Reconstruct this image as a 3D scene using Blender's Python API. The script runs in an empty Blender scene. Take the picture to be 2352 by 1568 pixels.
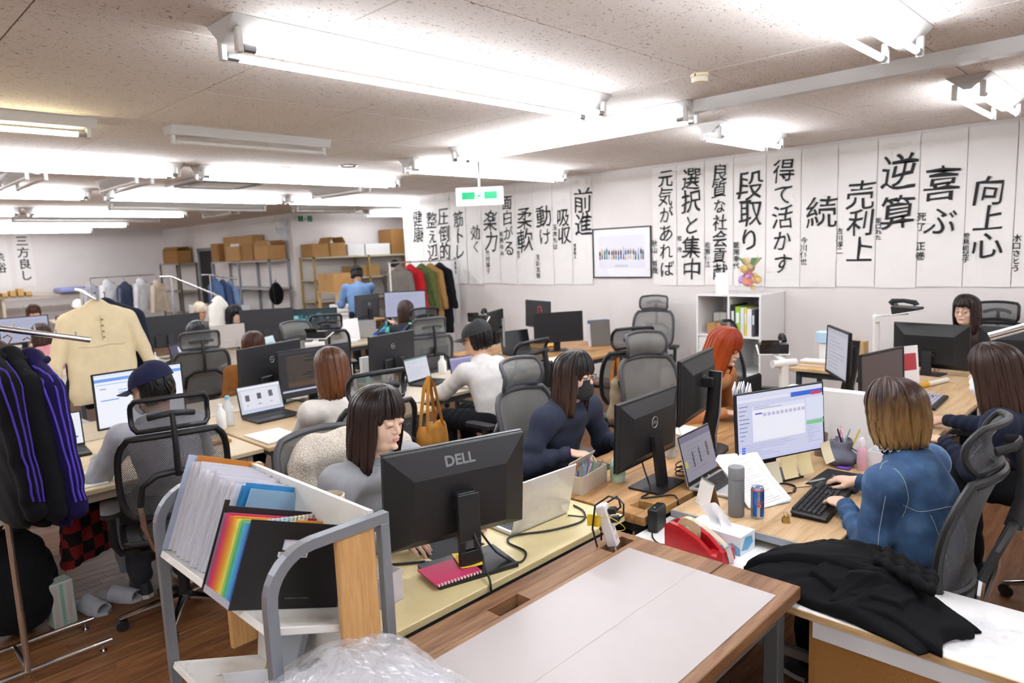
import bpy, math, random
import numpy as np
from mathutils import Vector, Matrix, Euler

# ------------------------------------------------------------------ camera, world, exposure
SC = bpy.context.scene
COL = SC.collection
cam_data = bpy.data.cameras.new('camera')
cam = bpy.data.objects.new('camera', cam_data)
COL.objects.link(cam)
SC.camera = cam
cam_data.sensor_width = 36.0
cam_data.lens = 36.0 * 1596.19 / 2352.0
cam_data.clip_start = 0.05
cam_data.clip_end = 100
YAW, PITCH, ROLL, CAMH = 0.776065, 0.131754, -0.0402161, 1.85
_f = Vector((-math.sin(YAW) * math.cos(PITCH), math.cos(YAW) * math.cos(PITCH), -math.sin(PITCH)))
_r = Vector((math.cos(YAW), math.sin(YAW), 0)); _u = _r.cross(_f)
_r2 = _r * math.cos(ROLL) + _u * math.sin(ROLL); _u2 = _u * math.cos(ROLL) - _r * math.sin(ROLL)
cam.matrix_world = Matrix(((_r2.x, _u2.x, -_f.x, 0), (_r2.y, _u2.y, -_f.y, 0), (_r2.z, _u2.z, -_f.z, CAMH), (0, 0, 0, 1)))
cam_data.dof.use_dof = True
cam_data.dof.focus_distance = 2.55
cam_data.dof.aperture_fstop = 3.2

world = bpy.data.worlds.new('office_air')
SC.world = world
world.use_nodes = True
world.node_tree.nodes['Background'].inputs[0].default_value = (1, .97, .94, 1)
world.node_tree.nodes['Background'].inputs[1].default_value = 0.25
SC.view_settings.view_transform = 'Standard'
SC.view_settings.look = 'None'
SC.view_settings.exposure = 0.98
SC.view_settings.gamma = 1.0
SC.view_settings.use_curve_mapping = False
TUBE_STRENGTH = 26.0
cy = SC.cycles
cy.max_bounces = 4; cy.diffuse_bounces = 3; cy.glossy_bounces = 2; cy.transmission_bounces = 4; cy.transparent_max_bounces = 10
cy.caustics_reflective = False; cy.caustics_refractive = False
cy.use_adaptive_sampling = True; cy.adaptive_threshold = .12; cy.adaptive_min_samples = 12

rnd = random.Random(7)
PI = math.pi
D2R = PI / 180

# ------------------------------------------------------------------ materials
MATS = {}
def srgb(c):
    if isinstance(c, str):
        c = [int(c[i:i + 2], 16) / 255 for i in (0, 2, 4)]
    return tuple(((v / 12.92) if v <= .04045 else ((v + .055) / 1.055) ** 2.4) for v in c[:3]) + (1.0,)
def new_mat(name):
    m = bpy.data.materials.new(name); m.use_nodes = True
    nt = m.node_tree
    return m, nt, nt.nodes['Principled BSDF']
def setin(n, k, v):
    if k in n.inputs: n.inputs[k].default_value = v
def mat(col, rough=.5, metal=0., spec=.5, noise=0., nscale=30., bump=0., bscale=200., emit=0., alpha=1., trans=0., sheen=0., name=None, stretch=None):
    """one-colour procedural material with optional tone noise and fine relief"""
    key = (str(col), rough, metal, spec, noise, nscale, bump, bscale, emit, alpha, trans, sheen, stretch)
    if key in MATS: return MATS[key]
    m, nt, b = new_mat(name or 'paint_' + str(col))
    c = srgb(col)
    b.inputs['Base Color'].default_value = c
    b.inputs['Roughness'].default_value = rough
    b.inputs['Metallic'].default_value = metal
    setin(b, 'Specular IOR Level', spec)
    if emit: 
        setin(b, 'Emission Color', c); setin(b, 'Emission Strength', emit)
        m.cycles.emission_sampling = 'FRONT' if emit > 5 else 'NONE'
    if alpha < 1: b.inputs['Alpha'].default_value = alpha
    if trans: setin(b, 'Transmission Weight', trans)
    if sheen: setin(b, 'Sheen Weight', sheen)
    if noise or bump:
        tc = nt.nodes.new('ShaderNodeTexCoord'); mp = nt.nodes.new('ShaderNodeMapping')
        nt.links.new(tc.outputs['Object'], mp.inputs[0])
        if stretch: mp.inputs['Scale'].default_value = stretch
    if noise:
        n = nt.nodes.new('ShaderNodeTexNoise'); n.inputs['Scale'].default_value = nscale; n.inputs['Detail'].default_value = 4
        nt.links.new(mp.outputs[0], n.inputs['Vector'])
        r = nt.nodes.new('ShaderNodeMapRange')
        r.inputs[1].default_value = .3; r.inputs[2].default_value = .7; r.inputs[3].default_value = 1 - noise; r.inputs[4].default_value = 1 + noise
        nt.links.new(n.outputs[0], r.inputs[0])
        mx = nt.nodes.new('ShaderNodeVectorMath'); mx.operation = 'SCALE'
        mx.inputs[0].default_value = c[:3]; nt.links.new(r.outputs[0], mx.inputs['Scale'])
        nt.links.new(mx.outputs[0], b.inputs['Base Color'])
    if bump:
        n = nt.nodes.new('ShaderNodeTexNoise'); n.inputs['Scale'].default_value = bscale; n.inputs['Detail'].default_value = 3
        nt.links.new(mp.outputs[0], n.inputs['Vector'])
        bp = nt.nodes.new('ShaderNodeBump'); bp.inputs['Strength'].default_value = bump; bp.inputs['Distance'].default_value = .004
        nt.links.new(n.outputs[0], bp.inputs['Height']); nt.links.new(bp.outputs[0], b.inputs['Normal'])
    MATS[key] = m
    return m
def ramp(nt, src, stops):
    r = nt.nodes.new('ShaderNodeValToRGB')
    e = r.color_ramp.elements
    while len(e) < len(stops): e.new(.5)
    for k, (p, c) in enumerate(stops):
        e[k].position = p; e[k].color = srgb(c)
    nt.links.new(src, r.inputs[0])
    return r
def wood_mat(name, cols, axis='Y', rough=.45, scale=1., knots=True, bump=.1, obj=True):
    m, nt, b = new_mat(name)
    tc = nt.nodes.new('ShaderNodeTexCoord'); mp = nt.nodes.new('ShaderNodeMapping')
    nt.links.new(tc.outputs['Object'], mp.inputs[0])
    oi = nt.nodes.new('ShaderNodeObjectInfo')
    add = nt.nodes.new('ShaderNodeVectorMath'); add.operation = 'MULTIPLY_ADD'
    cmb = nt.nodes.new('ShaderNodeCombineXYZ')
    for i in range(3): nt.links.new(oi.outputs['Random'], cmb.inputs[i])
    nt.links.new(cmb.outputs[0], add.inputs[0]); add.inputs[1].default_value = (17, 31, 11); nt.links.new(mp.outputs[0], add.inputs[2])
    sc = {'X': (1.2, 14, 14), 'Y': (14, 1.2, 14), 'Z': (14, 14, 1.2)}[axis]
    m2 = nt.nodes.new('ShaderNodeVectorMath'); m2.operation = 'MULTIPLY'
    nt.links.new(add.outputs[0], m2.inputs[0]); m2.inputs[1].default_value = tuple(v * scale for v in sc)
    n = nt.nodes.new('ShaderNodeTexNoise'); n.inputs['Scale'].default_value = 2.2; n.inputs['Detail'].default_value = 7; n.inputs['Distortion'].default_value = .8
    nt.links.new(m2.outputs[0], n.inputs['Vector'])
    n2 = nt.nodes.new('ShaderNodeTexNoise'); n2.inputs['Scale'].default_value = 14; n2.inputs['Detail'].default_value = 3
    nt.links.new(m2.outputs[0], n2.inputs['Vector'])
    mx = nt.nodes.new('ShaderNodeMath'); mx.operation = 'MULTIPLY_ADD'; mx.inputs[1].default_value = .35
    nt.links.new(n2.outputs[0], mx.inputs[0]); nt.links.new(n.outputs[0], mx.inputs[2])
    ad = nt.nodes.new('ShaderNodeMath'); ad.operation = 'MULTIPLY_ADD'; ad.inputs[1].default_value = .18
    nt.links.new(oi.outputs['Random'], ad.inputs[0]); nt.links.new(mx.outputs[0], ad.inputs[2])
    r = ramp(nt, ad.outputs[0], [(.48, cols[0]), (.72, cols[1]), (.98, cols[2])])
    nt.links.new(r.outputs[0], b.inputs['Base Color'])
    b.inputs['Roughness'].default_value = rough
    bp = nt.nodes.new('ShaderNodeBump'); bp.inputs['Strength'].default_value = bump; bp.inputs['Distance'].default_value = .002
    nt.links.new(mx.outputs[0], bp.inputs['Height']); nt.links.new(bp.outputs[0], b.inputs['Normal'])
    return m
def mesh_fabric(name, col, dens=.62, scale=330.):
    """woven see-through office-chair mesh: real holes by alpha pattern"""
    m, nt, b = new_mat(name)
    b.inputs['Base Color'].default_value = srgb(col); b.inputs['Roughness'].default_value = .75
    tc = nt.nodes.new('ShaderNodeTexCoord')
    sp = nt.nodes.new('ShaderNodeSeparateXYZ'); nt.links.new(tc.outputs['UV'], sp.inputs[0])
    outs = []
    for k, f in ((0, scale), (1, scale * .6)):
        mu = nt.nodes.new('ShaderNodeMath'); mu.operation = 'MULTIPLY'; mu.inputs[1].default_value = f
        nt.links.new(sp.outputs[k], mu.inputs[0])
        s = nt.nodes.new('ShaderNodeMath'); s.operation = 'SINE'; nt.links.new(mu.outputs[0], s.inputs[0]); outs.append(s)
    mu = nt.nodes.new('ShaderNodeMath'); mu.operation = 'MULTIPLY'
    nt.links.new(outs[0].outputs[0], mu.inputs[0]); nt.links.new(outs[1].outputs[0], mu.inputs[1])
    r = nt.nodes.new('ShaderNodeMapRange'); r.inputs[1].default_value = -.5; r.inputs[2].default_value = .5
    r.inputs[3].default_value = max(0, dens - .3); r.inputs[4].default_value = min(1, dens + .3)
    nt.links.new(mu.outputs[0], r.inputs[0]); nt.links.new(r.outputs[0], b.inputs['Alpha'])
    return m

# ------------------------------------------------------------------ mesh collector
class MB:
    def __init__(s):
        s.v = []; s.f = []; s.mi = []; s.uv = {}; s.mats = []; s.cm = 0; s.M = None
    def use(s, m):
        if m not in s.mats: s.mats.append(m)
        s.cm = s.mats.index(m); return s
    def xf(s, M): s.M = M; return s
    def add(s, vs, fs, uvs=None):
        o = len(s.v)
        if s.M is not None: vs = [tuple(s.M @ Vector(p)) for p in vs]
        s.v.extend(tuple(p) for p in vs)
        if uvs is not None:
            for i, u in enumerate(uvs): s.uv[o + i] = u
        for f in fs:
            s.f.append([i + o for i in f]); s.mi.append(s.cm)
        return s
    def box(s, x0, x1, y0, y1, z0, z1, b=0.):
        if x1 < x0: x0, x1 = x1, x0
        if y1 < y0: y0, y1 = y1, y0
        if z1 < z0: z0, z1 = z1, z0
        b = min(b, (x1 - x0) * .45, (y1 - y0) * .45, (z1 - z0) * .45)
        if b <= 0:
            vs = [(x, y, z) for z in (z0, z1) for y in (y0, y1) for x in (x0, x1)]
            return s.add(vs, [(0, 2, 3, 1), (4, 5, 7, 6), (0, 1, 5, 4), (2, 6, 7, 3), (0, 4, 6, 2), (1, 3, 7, 5)])
        vs = []; idx = {}
        for i, (x, sx) in enumerate(((x0, 1), (x1, -1))):
            for j, (y, sy) in enumerate(((y0, 1), (y1, -1))):
                for k, (z, sz) in enumerate(((z0, 1), (z1, -1))):
                    for a in range(3):
                        idx[i, j, k, a] = len(vs)
                        vs.append((x if a == 0 else x + sx * b, y if a == 1 else y + sy * b, z if a == 2 else z + sz * b))
        fs = []
        I = idx
        for e in (0, 1):
            q = [I[e, 0, 0, 0], I[e, 1, 0, 0], I[e, 1, 1, 0], I[e, 0, 1, 0]]; fs.append(q if e else q[::-1])
            q = [I[0, e, 0, 1], I[0, e, 1, 1], I[1, e, 1, 1], I[1, e, 0, 1]]; fs.append(q if e else q[::-1])
            q = [I[0, 0, e, 2], I[1, 0, e, 2], I[1, 1, e, 2], I[0, 1, e, 2]]; fs.append(q if e else q[::-1])
        for e in (0, 1):
            for g in (0, 1):
                w = 1 if e == g else 0
                q = [I[e, g, 0, 0], I[e, g, 0, 1], I[e, g, 1, 1], I[e, g, 1, 0]]; fs.append(q if w == 0 else q[::-1])
                q = [I[e, 0, g, 0], I[e, 1, g, 0], I[e, 1, g, 2], I[e, 0, g, 2]]; fs.append(q[::-1] if w else q)
                q = [I[0, e, g, 1], I[0, e, g, 2], I[1, e, g, 2], I[1, e, g, 1]]; fs.append(q[::-1] if w else q)
                for h in (0, 1):
                    q = [I[e, g, h, 0], I[e, g, h, 1], I[e, g, h, 2]]
                    fs.append(q)
        return s.add(vs, fs)
    def cyl(s, a, b, r0, r1=None, n=12, cap=True):
        r1 = r0 if r1 is None else r1
        a = Vector(a); b = Vector(b); d = (b - a)
        q = d.to_track_quat('Z', 'Y')
        vs = []
        for p, r in ((a, r0), (b, r1)):
            for k in range(n):
                t = 2 * PI * k / n
                vs.append(tuple(p + q @ Vector((math.cos(t) * r, math.sin(t) * r, 0))))
        fs = [(k, (k + 1) % n, n + (k + 1) % n, n + k) for k in range(n)]
        if cap: fs += [tuple(range(n))[::-1], tuple(range(n, 2 * n))]
        return s.add(vs, fs)
    def tube(s, pts, r, n=8, closed=False, flat=None, cap=True, up=None):
        """sweep along points; r number or list; flat=(a,b) elliptic/rectangular factors"""
        P = [Vector(p) for p in pts]; m = len(P)
        R = r if isinstance(r, (list, tuple)) else [r] * m
        vs = []; prev = None
        for i, p in enumerate(P):
            if closed: t = P[(i + 1) % m] - P[i - 1]
            else: t = P[min(i + 1, m - 1)] - P[max(i - 1, 0)]
            if t.length < 1e-9: t = Vector((0, 0, 1))
            t.normalize()
            if prev is None:
                ref = Vector(up) if up else (Vector((0, 0, 1)) if abs(t.z) < .9 else Vector((0, 1, 0)))
                u = ref - t * ref.dot(t); u.normalize()
            else:
                u = prev - t * prev.dot(t)
                if u.length < 1e-6: u = t.orthogonal()
                u.normalize()
            prev = u; w = t.cross(u)
            fa, fb = flat if flat else (1, 1)
            for k in range(n):
                a = 2 * PI * (k + .5) / n
                vs.append(tuple(p + u * math.cos(a) * R[i] * fa + w * math.sin(a) * R[i] * fb))
        fs = []
        for i in range(m if closed else m - 1):
            j = (i + 1) % m
            for k in range(n):
                fs.append((i * n + k, i * n + (k + 1) % n, j * n + (k + 1) % n, j * n + k))
        if cap and not closed:
            fs += [tuple(range(n))[::-1], tuple(range((m - 1) * n, m * n))]
        return s.add(vs, fs)
    def bar(s, pts, w, h, up=None, closed=False):
        """square-section bar along points"""
        return s.tube(pts, math.sqrt(.5), 4, closed, (h, w), up=up)
    def lathe(s, prof, n=16, ax=None, cap=True):
        vs = [];m = len(prof)
        for r, z in prof:
            for k in range(n):
                t = 2 * PI * k / n
                vs.append((r * math.cos(t), r * math.sin(t), z))
        if ax is not None: vs = [tuple(ax @ Vector(p)) for p in vs]
        fs = [(i * n + k, i * n + (k + 1) % n, (i + 1) * n + (k + 1) % n, (i + 1) * n + k) for i in range(m - 1) for k in range(n)]
        if cap: fs += [tuple(range(n))[::-1], tuple(range((m - 1) * n, m * n))]
        return s.add(vs, fs)
    def prism(s, poly, z0, z1, M=None):
        n = len(poly)
        vs = [(x, y, z0) for x, y in poly] + [(x, y, z1) for x, y in poly]
        if M is not None: vs = [tuple(M @ Vector(p)) for p in vs]
        fs = [tuple(range(n))[::-1], tuple(range(n, 2 * n))] + [(k, (k + 1) % n, n + (k + 1) % n, n + k) for k in range(n)]
        return s.add(vs, fs)
    def quad(s, a, b, c, d, uv=False):
        return s.add([a, b, c, d], [(0, 1, 2, 3)], [(0, 0), (1, 0), (1, 1), (0, 1)] if uv else None)
    def grid(s, fn, nu, nv, uv=True, closeu=False):
        vs = []; us = []
        for j in range(nv + 1):
            for i in range(nu + 1):
                u = i / nu; v = j / nv
                vs.append(tuple(fn(u, v))); us.append((u, v))
        W = nu + 1
        fs = [(j * W + i, j * W + i + 1, (j + 1) * W + i + 1, (j + 1) * W + i) for j in range(nv) for i in range(nu)]
        return s.add(vs, fs, us if uv else None)
    def sheet(s, fn, nu, nv, th, uv=True):
        """curved sheet with real thickness th along its normal (approx by fn offset)"""
        P = np.array([[fn(i / nu, j / nv) for i in range(nu + 1)] for j in range(nv + 1)], dtype=float)
        du = np.gradient(P, axis=1); dv = np.gradient(P, axis=0)
        N = np.cross(du, dv); N /= np.maximum(np.linalg.norm(N, axis=2, keepdims=True), 1e-12)
        W = nu + 1; n = (nu + 1) * (nv + 1)
        vs = [tuple(p) for p in (P + N * th / 2).reshape(-1, 3)] + [tuple(p) for p in (P - N * th / 2).reshape(-1, 3)]
        us = [(i / nu, j / nv) for j in range(nv + 1) for i in range(nu + 1)] * 2
        fs = []
        for j in range(nv):
            for i in range(nu):
                a = j * W + i
                fs.append((a, a + 1, a + W + 1, a + W)); fs.append((n + a, n + a + W, n + a + W + 1, n + a + 1))
        ring = [i for i in range(W)] + [j * W + nu for j in range(1, nv + 1)] + [nv * W + i for i in range(nu - 1, -1, -1)] + [j * W for j in range(nv - 1, 0, -1)]
        for k in range(len(ring)):
            a, b = ring[k], ring[(k + 1) % len(ring)]
            fs.append((b, a, n + a, n + b))
        return s.add(vs, fs, us if uv else None)
    def build(s, name, m=None, parent=None, smooth=False, loc=None, auto=40):
        me = bpy.data.meshes.new(name)
        me.from_pydata(s.v, [], s.f)
        ml = s.mats if s.mats else [m]
        for x in ml: me.materials.append(x)
        if len(ml) > 1: me.polygons.foreach_set('material_index', s.mi)
        if s.uv:
            ul = me.uv_layers.new(name='UVMap')
            li = np.zeros(len(me.loops), dtype=np.int32); me.loops.foreach_get('vertex_index', li)
            arr = np.zeros((len(s.v), 2), dtype=np.float32)
            for k, u in s.uv.items(): arr[k] = u
            ul.data.foreach_set('uv', arr[li].ravel())
        if smooth:
            me.polygons.foreach_set('use_smooth', [True] * len(me.polygons))
            if auto: 
                try: me.set_sharp_from_angle(angle=auto * D2R)
                except Exception: pass
        me.update()
        o = bpy.data.objects.new(name, me)
        COL.objects.link(o)
        if parent is not None: o.parent = parent
        if loc is not None: o.location = loc
        return o

def rrect(w, h, r, n=4, cx=0., cy=0.):
    """rounded rectangle outline, counter-clockwise"""
    r = min(r, w / 2 - 1e-5, h / 2 - 1e-5); out = []
    for sx, sy, a0 in ((1, 1, 0), (-1, 1, 90), (-1, -1, 180), (1, -1, 270)):
        for k in range(n + 1):
            a = (a0 + 90 * k / n) * D2R
            out.append((cx + sx * (w / 2 - r) + r * math.cos(a), cy + sy * (h / 2 - r) + r * math.sin(a)))
    return out
def TR(loc=(0, 0, 0), rz=0., ry=0., rx=0., sc=1.):
    return Matrix.Translation(loc) @ Matrix.Rotation(rz, 4, 'Z') @ Matrix.Rotation(ry, 4, 'Y') @ Matrix.Rotation(rx, 4, 'X') @ Matrix.Scale(sc, 4)
def tag(o, label, cat, group=None, kind=None):
    if label: o['label'] = label
    if cat: o['category'] = cat
    if group: o['group'] = group
    if kind: o['kind'] = kind
    return o
def thing(name, label, cat, loc=(0, 0, 0), rz=0., group=None):
    o = bpy.data.objects.new(name, None); COL.objects.link(o)
    o.empty_display_size = .1
    o.location = loc; o.rotation_euler = (0, 0, rz)
    return tag(o, label, cat, group)
def struct(o, label=None, cat=None):
    o['kind'] = 'structure'
    if label: o['label'] = label
    return o
def dup(root, loc, rz, label=None, group=None, rot=None):
    r = root.copy(); COL.objects.link(r); r.location = loc; r.rotation_euler = rot or (0, 0, rz)
    if label: r['label'] = label
    if group: r['group'] = group
    for ch in list(root.children):
        c = ch.copy(); COL.objects.link(c); c.parent = r
        for g in list(ch.children):
            d = g.copy(); COL.objects.link(d); d.parent = c
    return r
def text_geo(body, size, space=1.0, offset=0., align='CENTER', shear=0., jitter=0., seed=0, line=1.0, res=3):
    """flat text outline as (verts, faces); lies in local XY, built in fonts that ship with Blender"""
    c = bpy.data.curves.new('lettering', 'FONT'); c.body = body; c.size = size; c.space_character = space
    c.align_x = align; c.align_y = 'CENTER'; c.offset = offset; c.shear = shear; c.space_line = line; c.resolution_u = res
    o = bpy.data.objects.new('lettering', c); COL.objects.link(o)
    bpy.context.view_layer.update()
    me = bpy.data.meshes.new_from_object(o.evaluated_get(bpy.context.evaluated_depsgraph_get()))
    vs = [tuple(v.co) for v in me.vertices]; fs = [tuple(p.vertices) for p in me.polygons]
    bpy.data.objects.remove(o); bpy.data.curves.remove(c); bpy.data.meshes.remove(me)
    if jitter:
        out = []
        for x, y, z in vs:
            out.append((x + jitter * math.sin(y * 37 / size * .2 + seed) + jitter * .6 * math.sin(x * 61 / size * .2 + seed * 2.1),
                        y + jitter * math.sin(x * 43 / size * .2 + seed * 1.7) + jitter * .6 * math.sin((x + y) * 29 / size * .2 + seed), z))
        vs = out
    return vs, fs
_tcache = {}
def text_into(mb, body, size, M, **kw):
    k = (body, size, tuple(sorted(kw.items())))
    if k not in _tcache: _tcache[k] = text_geo(body, size, **kw)
    vs, fs = _tcache[k]
    mb.add([tuple(M @ Vector(p)) for p in vs], fs)
    return mb
# matrices that put text (local XY) onto a face whose normal is the named axis, reading upright
def face_M(origin, normal, up=(0, 0, 1)):
    n = Vector(normal).normalized(); u = Vector(up); u = (u - n * u.dot(n)).normalized(); x = u.cross(n)
    return Matrix(((x.x, u.x, n.x, origin[0]), (x.y, u.y, n.y, origin[1]), (x.z, u.z, n.z, origin[2]), (0, 0, 0, 1)))

# ------------------------------------------------------------------ shared materials
BLACK_PL = mat('1b1b1d', .42, noise=.06)
BLACK_MAT = mat('151517', .7)
BLACK_GLOSS = mat('101012', .2)
DARKGREY = mat('3a3b3e', .5)
GREY_PL = mat('8b8c8f', .45)
WHITE_PL = mat('eceae6', .4)
CHROME = mat('d4d4d6', .16, 1.)
STEEL = mat('a7a9ac', .3, .9)
SILVER = mat('b9bbbe', .35, .7)
PAPER = mat('f3f1ee', .8)
# ------------------------------------------------------------------ the room
RX0, RX1, RY0, RY1, CEIL = -21.3, 3.2, -3.2, 7.5, 2.8
AX0, AX1, AY1 = -13.8, -9.9, 10.5          # alcove behind the clothes rail
wall_m = mat('e9e3df', .85, noise=.015, nscale=3, bump=.05, bscale=300)

def ceiling_mat():
    m, nt, b = new_mat('fissured_ceiling_tile')
    tc = nt.nodes.new('ShaderNodeTexCoord'); mp = nt.nodes.new('ShaderNodeMapping')
    nt.links.new(tc.outputs['Object'], mp.inputs[0]); mp.inputs['Scale'].default_value = (1.0, .55, 1)
    oi = nt.nodes.new('ShaderNodeObjectInfo')
    ad = nt.nodes.new('ShaderNodeVectorMath'); ad.operation = 'ADD'
    nt.links.new(mp.outputs[0], ad.inputs[0]); nt.links.new(oi.outputs['Location'], ad.inputs[1])
    n = nt.nodes.new('ShaderNodeTexNoise'); n.inputs['Scale'].default_value = 80; n.inputs['Detail'].default_value = 2.5; n.inputs['Distortion'].default_value = 1.2
    nt.links.new(ad.outputs[0], n.inputs['Vector'])
    r = ramp(nt, n.outputs[0], [(.0, 'e8e0d9'), (.63, 'e8e0d9'), (.668, '968a7e')])
    nt.links.new(r.outputs[0], b.inputs['Base Color']); b.inputs['Roughness'].default_value = .9
    r2 = nt.nodes.new('ShaderNodeMapRange'); r2.inputs[1].default_value = .61; r2.inputs[2].default_value = .70; r2.inputs[3].default_value = 1; r2.inputs[4].default_value = 0
    nt.links.new(n.outputs[0], r2.inputs[0])
    bp = nt.nodes.new('ShaderNodeBump'); bp.inputs['Strength'].default_value = .6; bp.inputs['Distance'].default_value = .004
    nt.links.new(r2.outputs[0], bp.inputs['Height']); nt.links.new(bp.outputs[0], b.inputs['Normal'])
    return m
ceil_m = ceiling_mat()

# floor: planks one by one where the photo shows them, the rest joined
plank_m = wood_mat('oak_floor_plank', ['4a2a16', '6f4525', '8a5e36'], 'Y', .46, 1.2, bump=.06)
mb = MB(); mb.box(RX0 - .2, RX1 + .2, RY0 - .2, AY1 + .2, -.12, -.012)
floor = struct(mb.build('floor', mat('4a2a16', .6)))
PW, PLN = .085, .91
mbp = MB(); mbp.box(-PW / 2 + .0006, PW / 2 - .0006, -PLN / 2 + .0006, PLN / 2 - .0006, -.012, 0, .0012)
plank0 = mbp.build('plank', plank_m, floor); plank0.location = (0, 0, 0)
first = True; rest = MB()
VX0, VX1, VY0, VY1 = -5.2, -2.25, .1, 2.6
r2 = random.Random(3)
for i in range(int((RX1 - RX0) / PW) + 1):
    x = RX0 + (i + .5) * PW
    off = r2.random() * PLN
    ymax = AY1 if AX0 < x < AX1 else RY1
    j = 0; y = RY0 - off
    while y < ymax:
        yc = y + PLN / 2
        if VX0 < x < VX1 and VY0 - .3 < yc < VY1 + .3:
            if first: plank0.location = (x, yc, 0); first = False
            else:
                o = plank0.copy(); COL.objects.link(o); o.location = (x, yc, 0)
        else:
            rest.box(x - PW / 2 + .0006, x + PW / 2 - .0006, max(yc - PLN / 2, RY0) + .0006, min(yc + PLN / 2, ymax) - .0006, -.012, 0)
        y += PLN
o = rest.build('planking', plank_m, floor); o['kind'] = 'stuff'

def wall(name, x0, x1, y0, y1, z0=-.02, z1=CEIL + .02):
    mb = MB(); mb.box(x0, x1, y0, y1, z0, z1)
    return struct(mb.build(name, wall_m))
T = .15
wall('wall_north', AX1, RX1 + T, RY1, RY1 + T)
wall('wall_north_2', RX0 - T, AX0, RY1, RY1 + T)
wall('wall_alcove_left', AX0 - T, AX0, RY1 + T, AY1)
wall('wall_alcove_right', AX1, AX1 + T, RY1 + T, AY1)
wall('wall_alcove_back', AX0 - T, AX1 + T, AY1, AY1 + T)
wall('wall_west', RX0 - T, RX0, RY0, RY1)
wall('wall_south', RX0 - T, RX1 + T, RY0 - T, RY0)
wall('wall_east', RX1, RX1 + T, RY0, RY1)
bm_ = mat('b9aca0', .6)
for nm, x0, x1, y0, y1 in (('baseboard_north', AX1, RX1, RY1 - .012, RY1), ('baseboard_west', RX0, RX0 + .012, RY0, RY1), ('baseboard_north_2', RX0, AX0, RY1 - .012, RY1)):
    mb = MB(); mb.box(x0, x1, y0, y1, .001, .075, .003); struct(mb.build(nm, bm_))
# dark doorway in the far wall, grey frame
mb = MB(); mb.box(-18.75, -17.95, RY1 - .006, RY1 - .001, .0, 2.12); door = struct(mb.build('door_1', mat('2b2622', .8)))
mb = MB(); 
for x in (-18.83, -17.95): mb.box(x, x + .08, RY1 - .03, RY1 - .001, 0, 2.2, .004)
mb.box(-18.83, -17.87, RY1 - .03, RY1 - .001, 2.12, 2.2, .004); mb.build('door_frame', mat('7c8790', .5), door)

# ceiling: slab plus tiles
mb = MB(); mb.box(RX0 - T, RX1 + T, RY0 - T, AY1 + T, CEIL + .012, CEIL + .2)
ceiling = struct(mb.build('ceiling', mat('9a928c', .9)))
mb = MB(); g = .0022
mb.box(-.5 + g, .5 - g, -.5 + g, .5 - g, 0, .011, .003)
tile0 = mb.build('ceiling_tile', ceil_m, ceiling); first = True
rest = MB(); 
for i in range(-23, 6):
    for j in range(-4, 12):
        xc, yc = -2.56 + 1.0 * (i + 3) - .0, .22 + j
        x0, x1, y0, y1 = xc - .5, xc + .5, yc - .5, yc + .5
        if x1 < RX0 or x0 > RX1 or y1 < RY0 or y0 > AY1 + .5: continue
        if y0 > RY1 and (x1 < AX0 or x0 > AX1): continue
        if -19 < xc < .3 and yc > -.4 and yc < 8:
            if first: tile0.location = (xc, yc, CEIL); first = False
            else:
                o = tile0.copy(); COL.objects.link(o); o.location = (xc, yc, CEIL)
        else: rest.box(x0 + g, x1 - g, y0 + g, y1 - g, CEIL, CEIL + .011, .003)
o = rest.build('ceiling_tiling', ceil_m, ceiling); o['kind'] = 'stuff'

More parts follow.
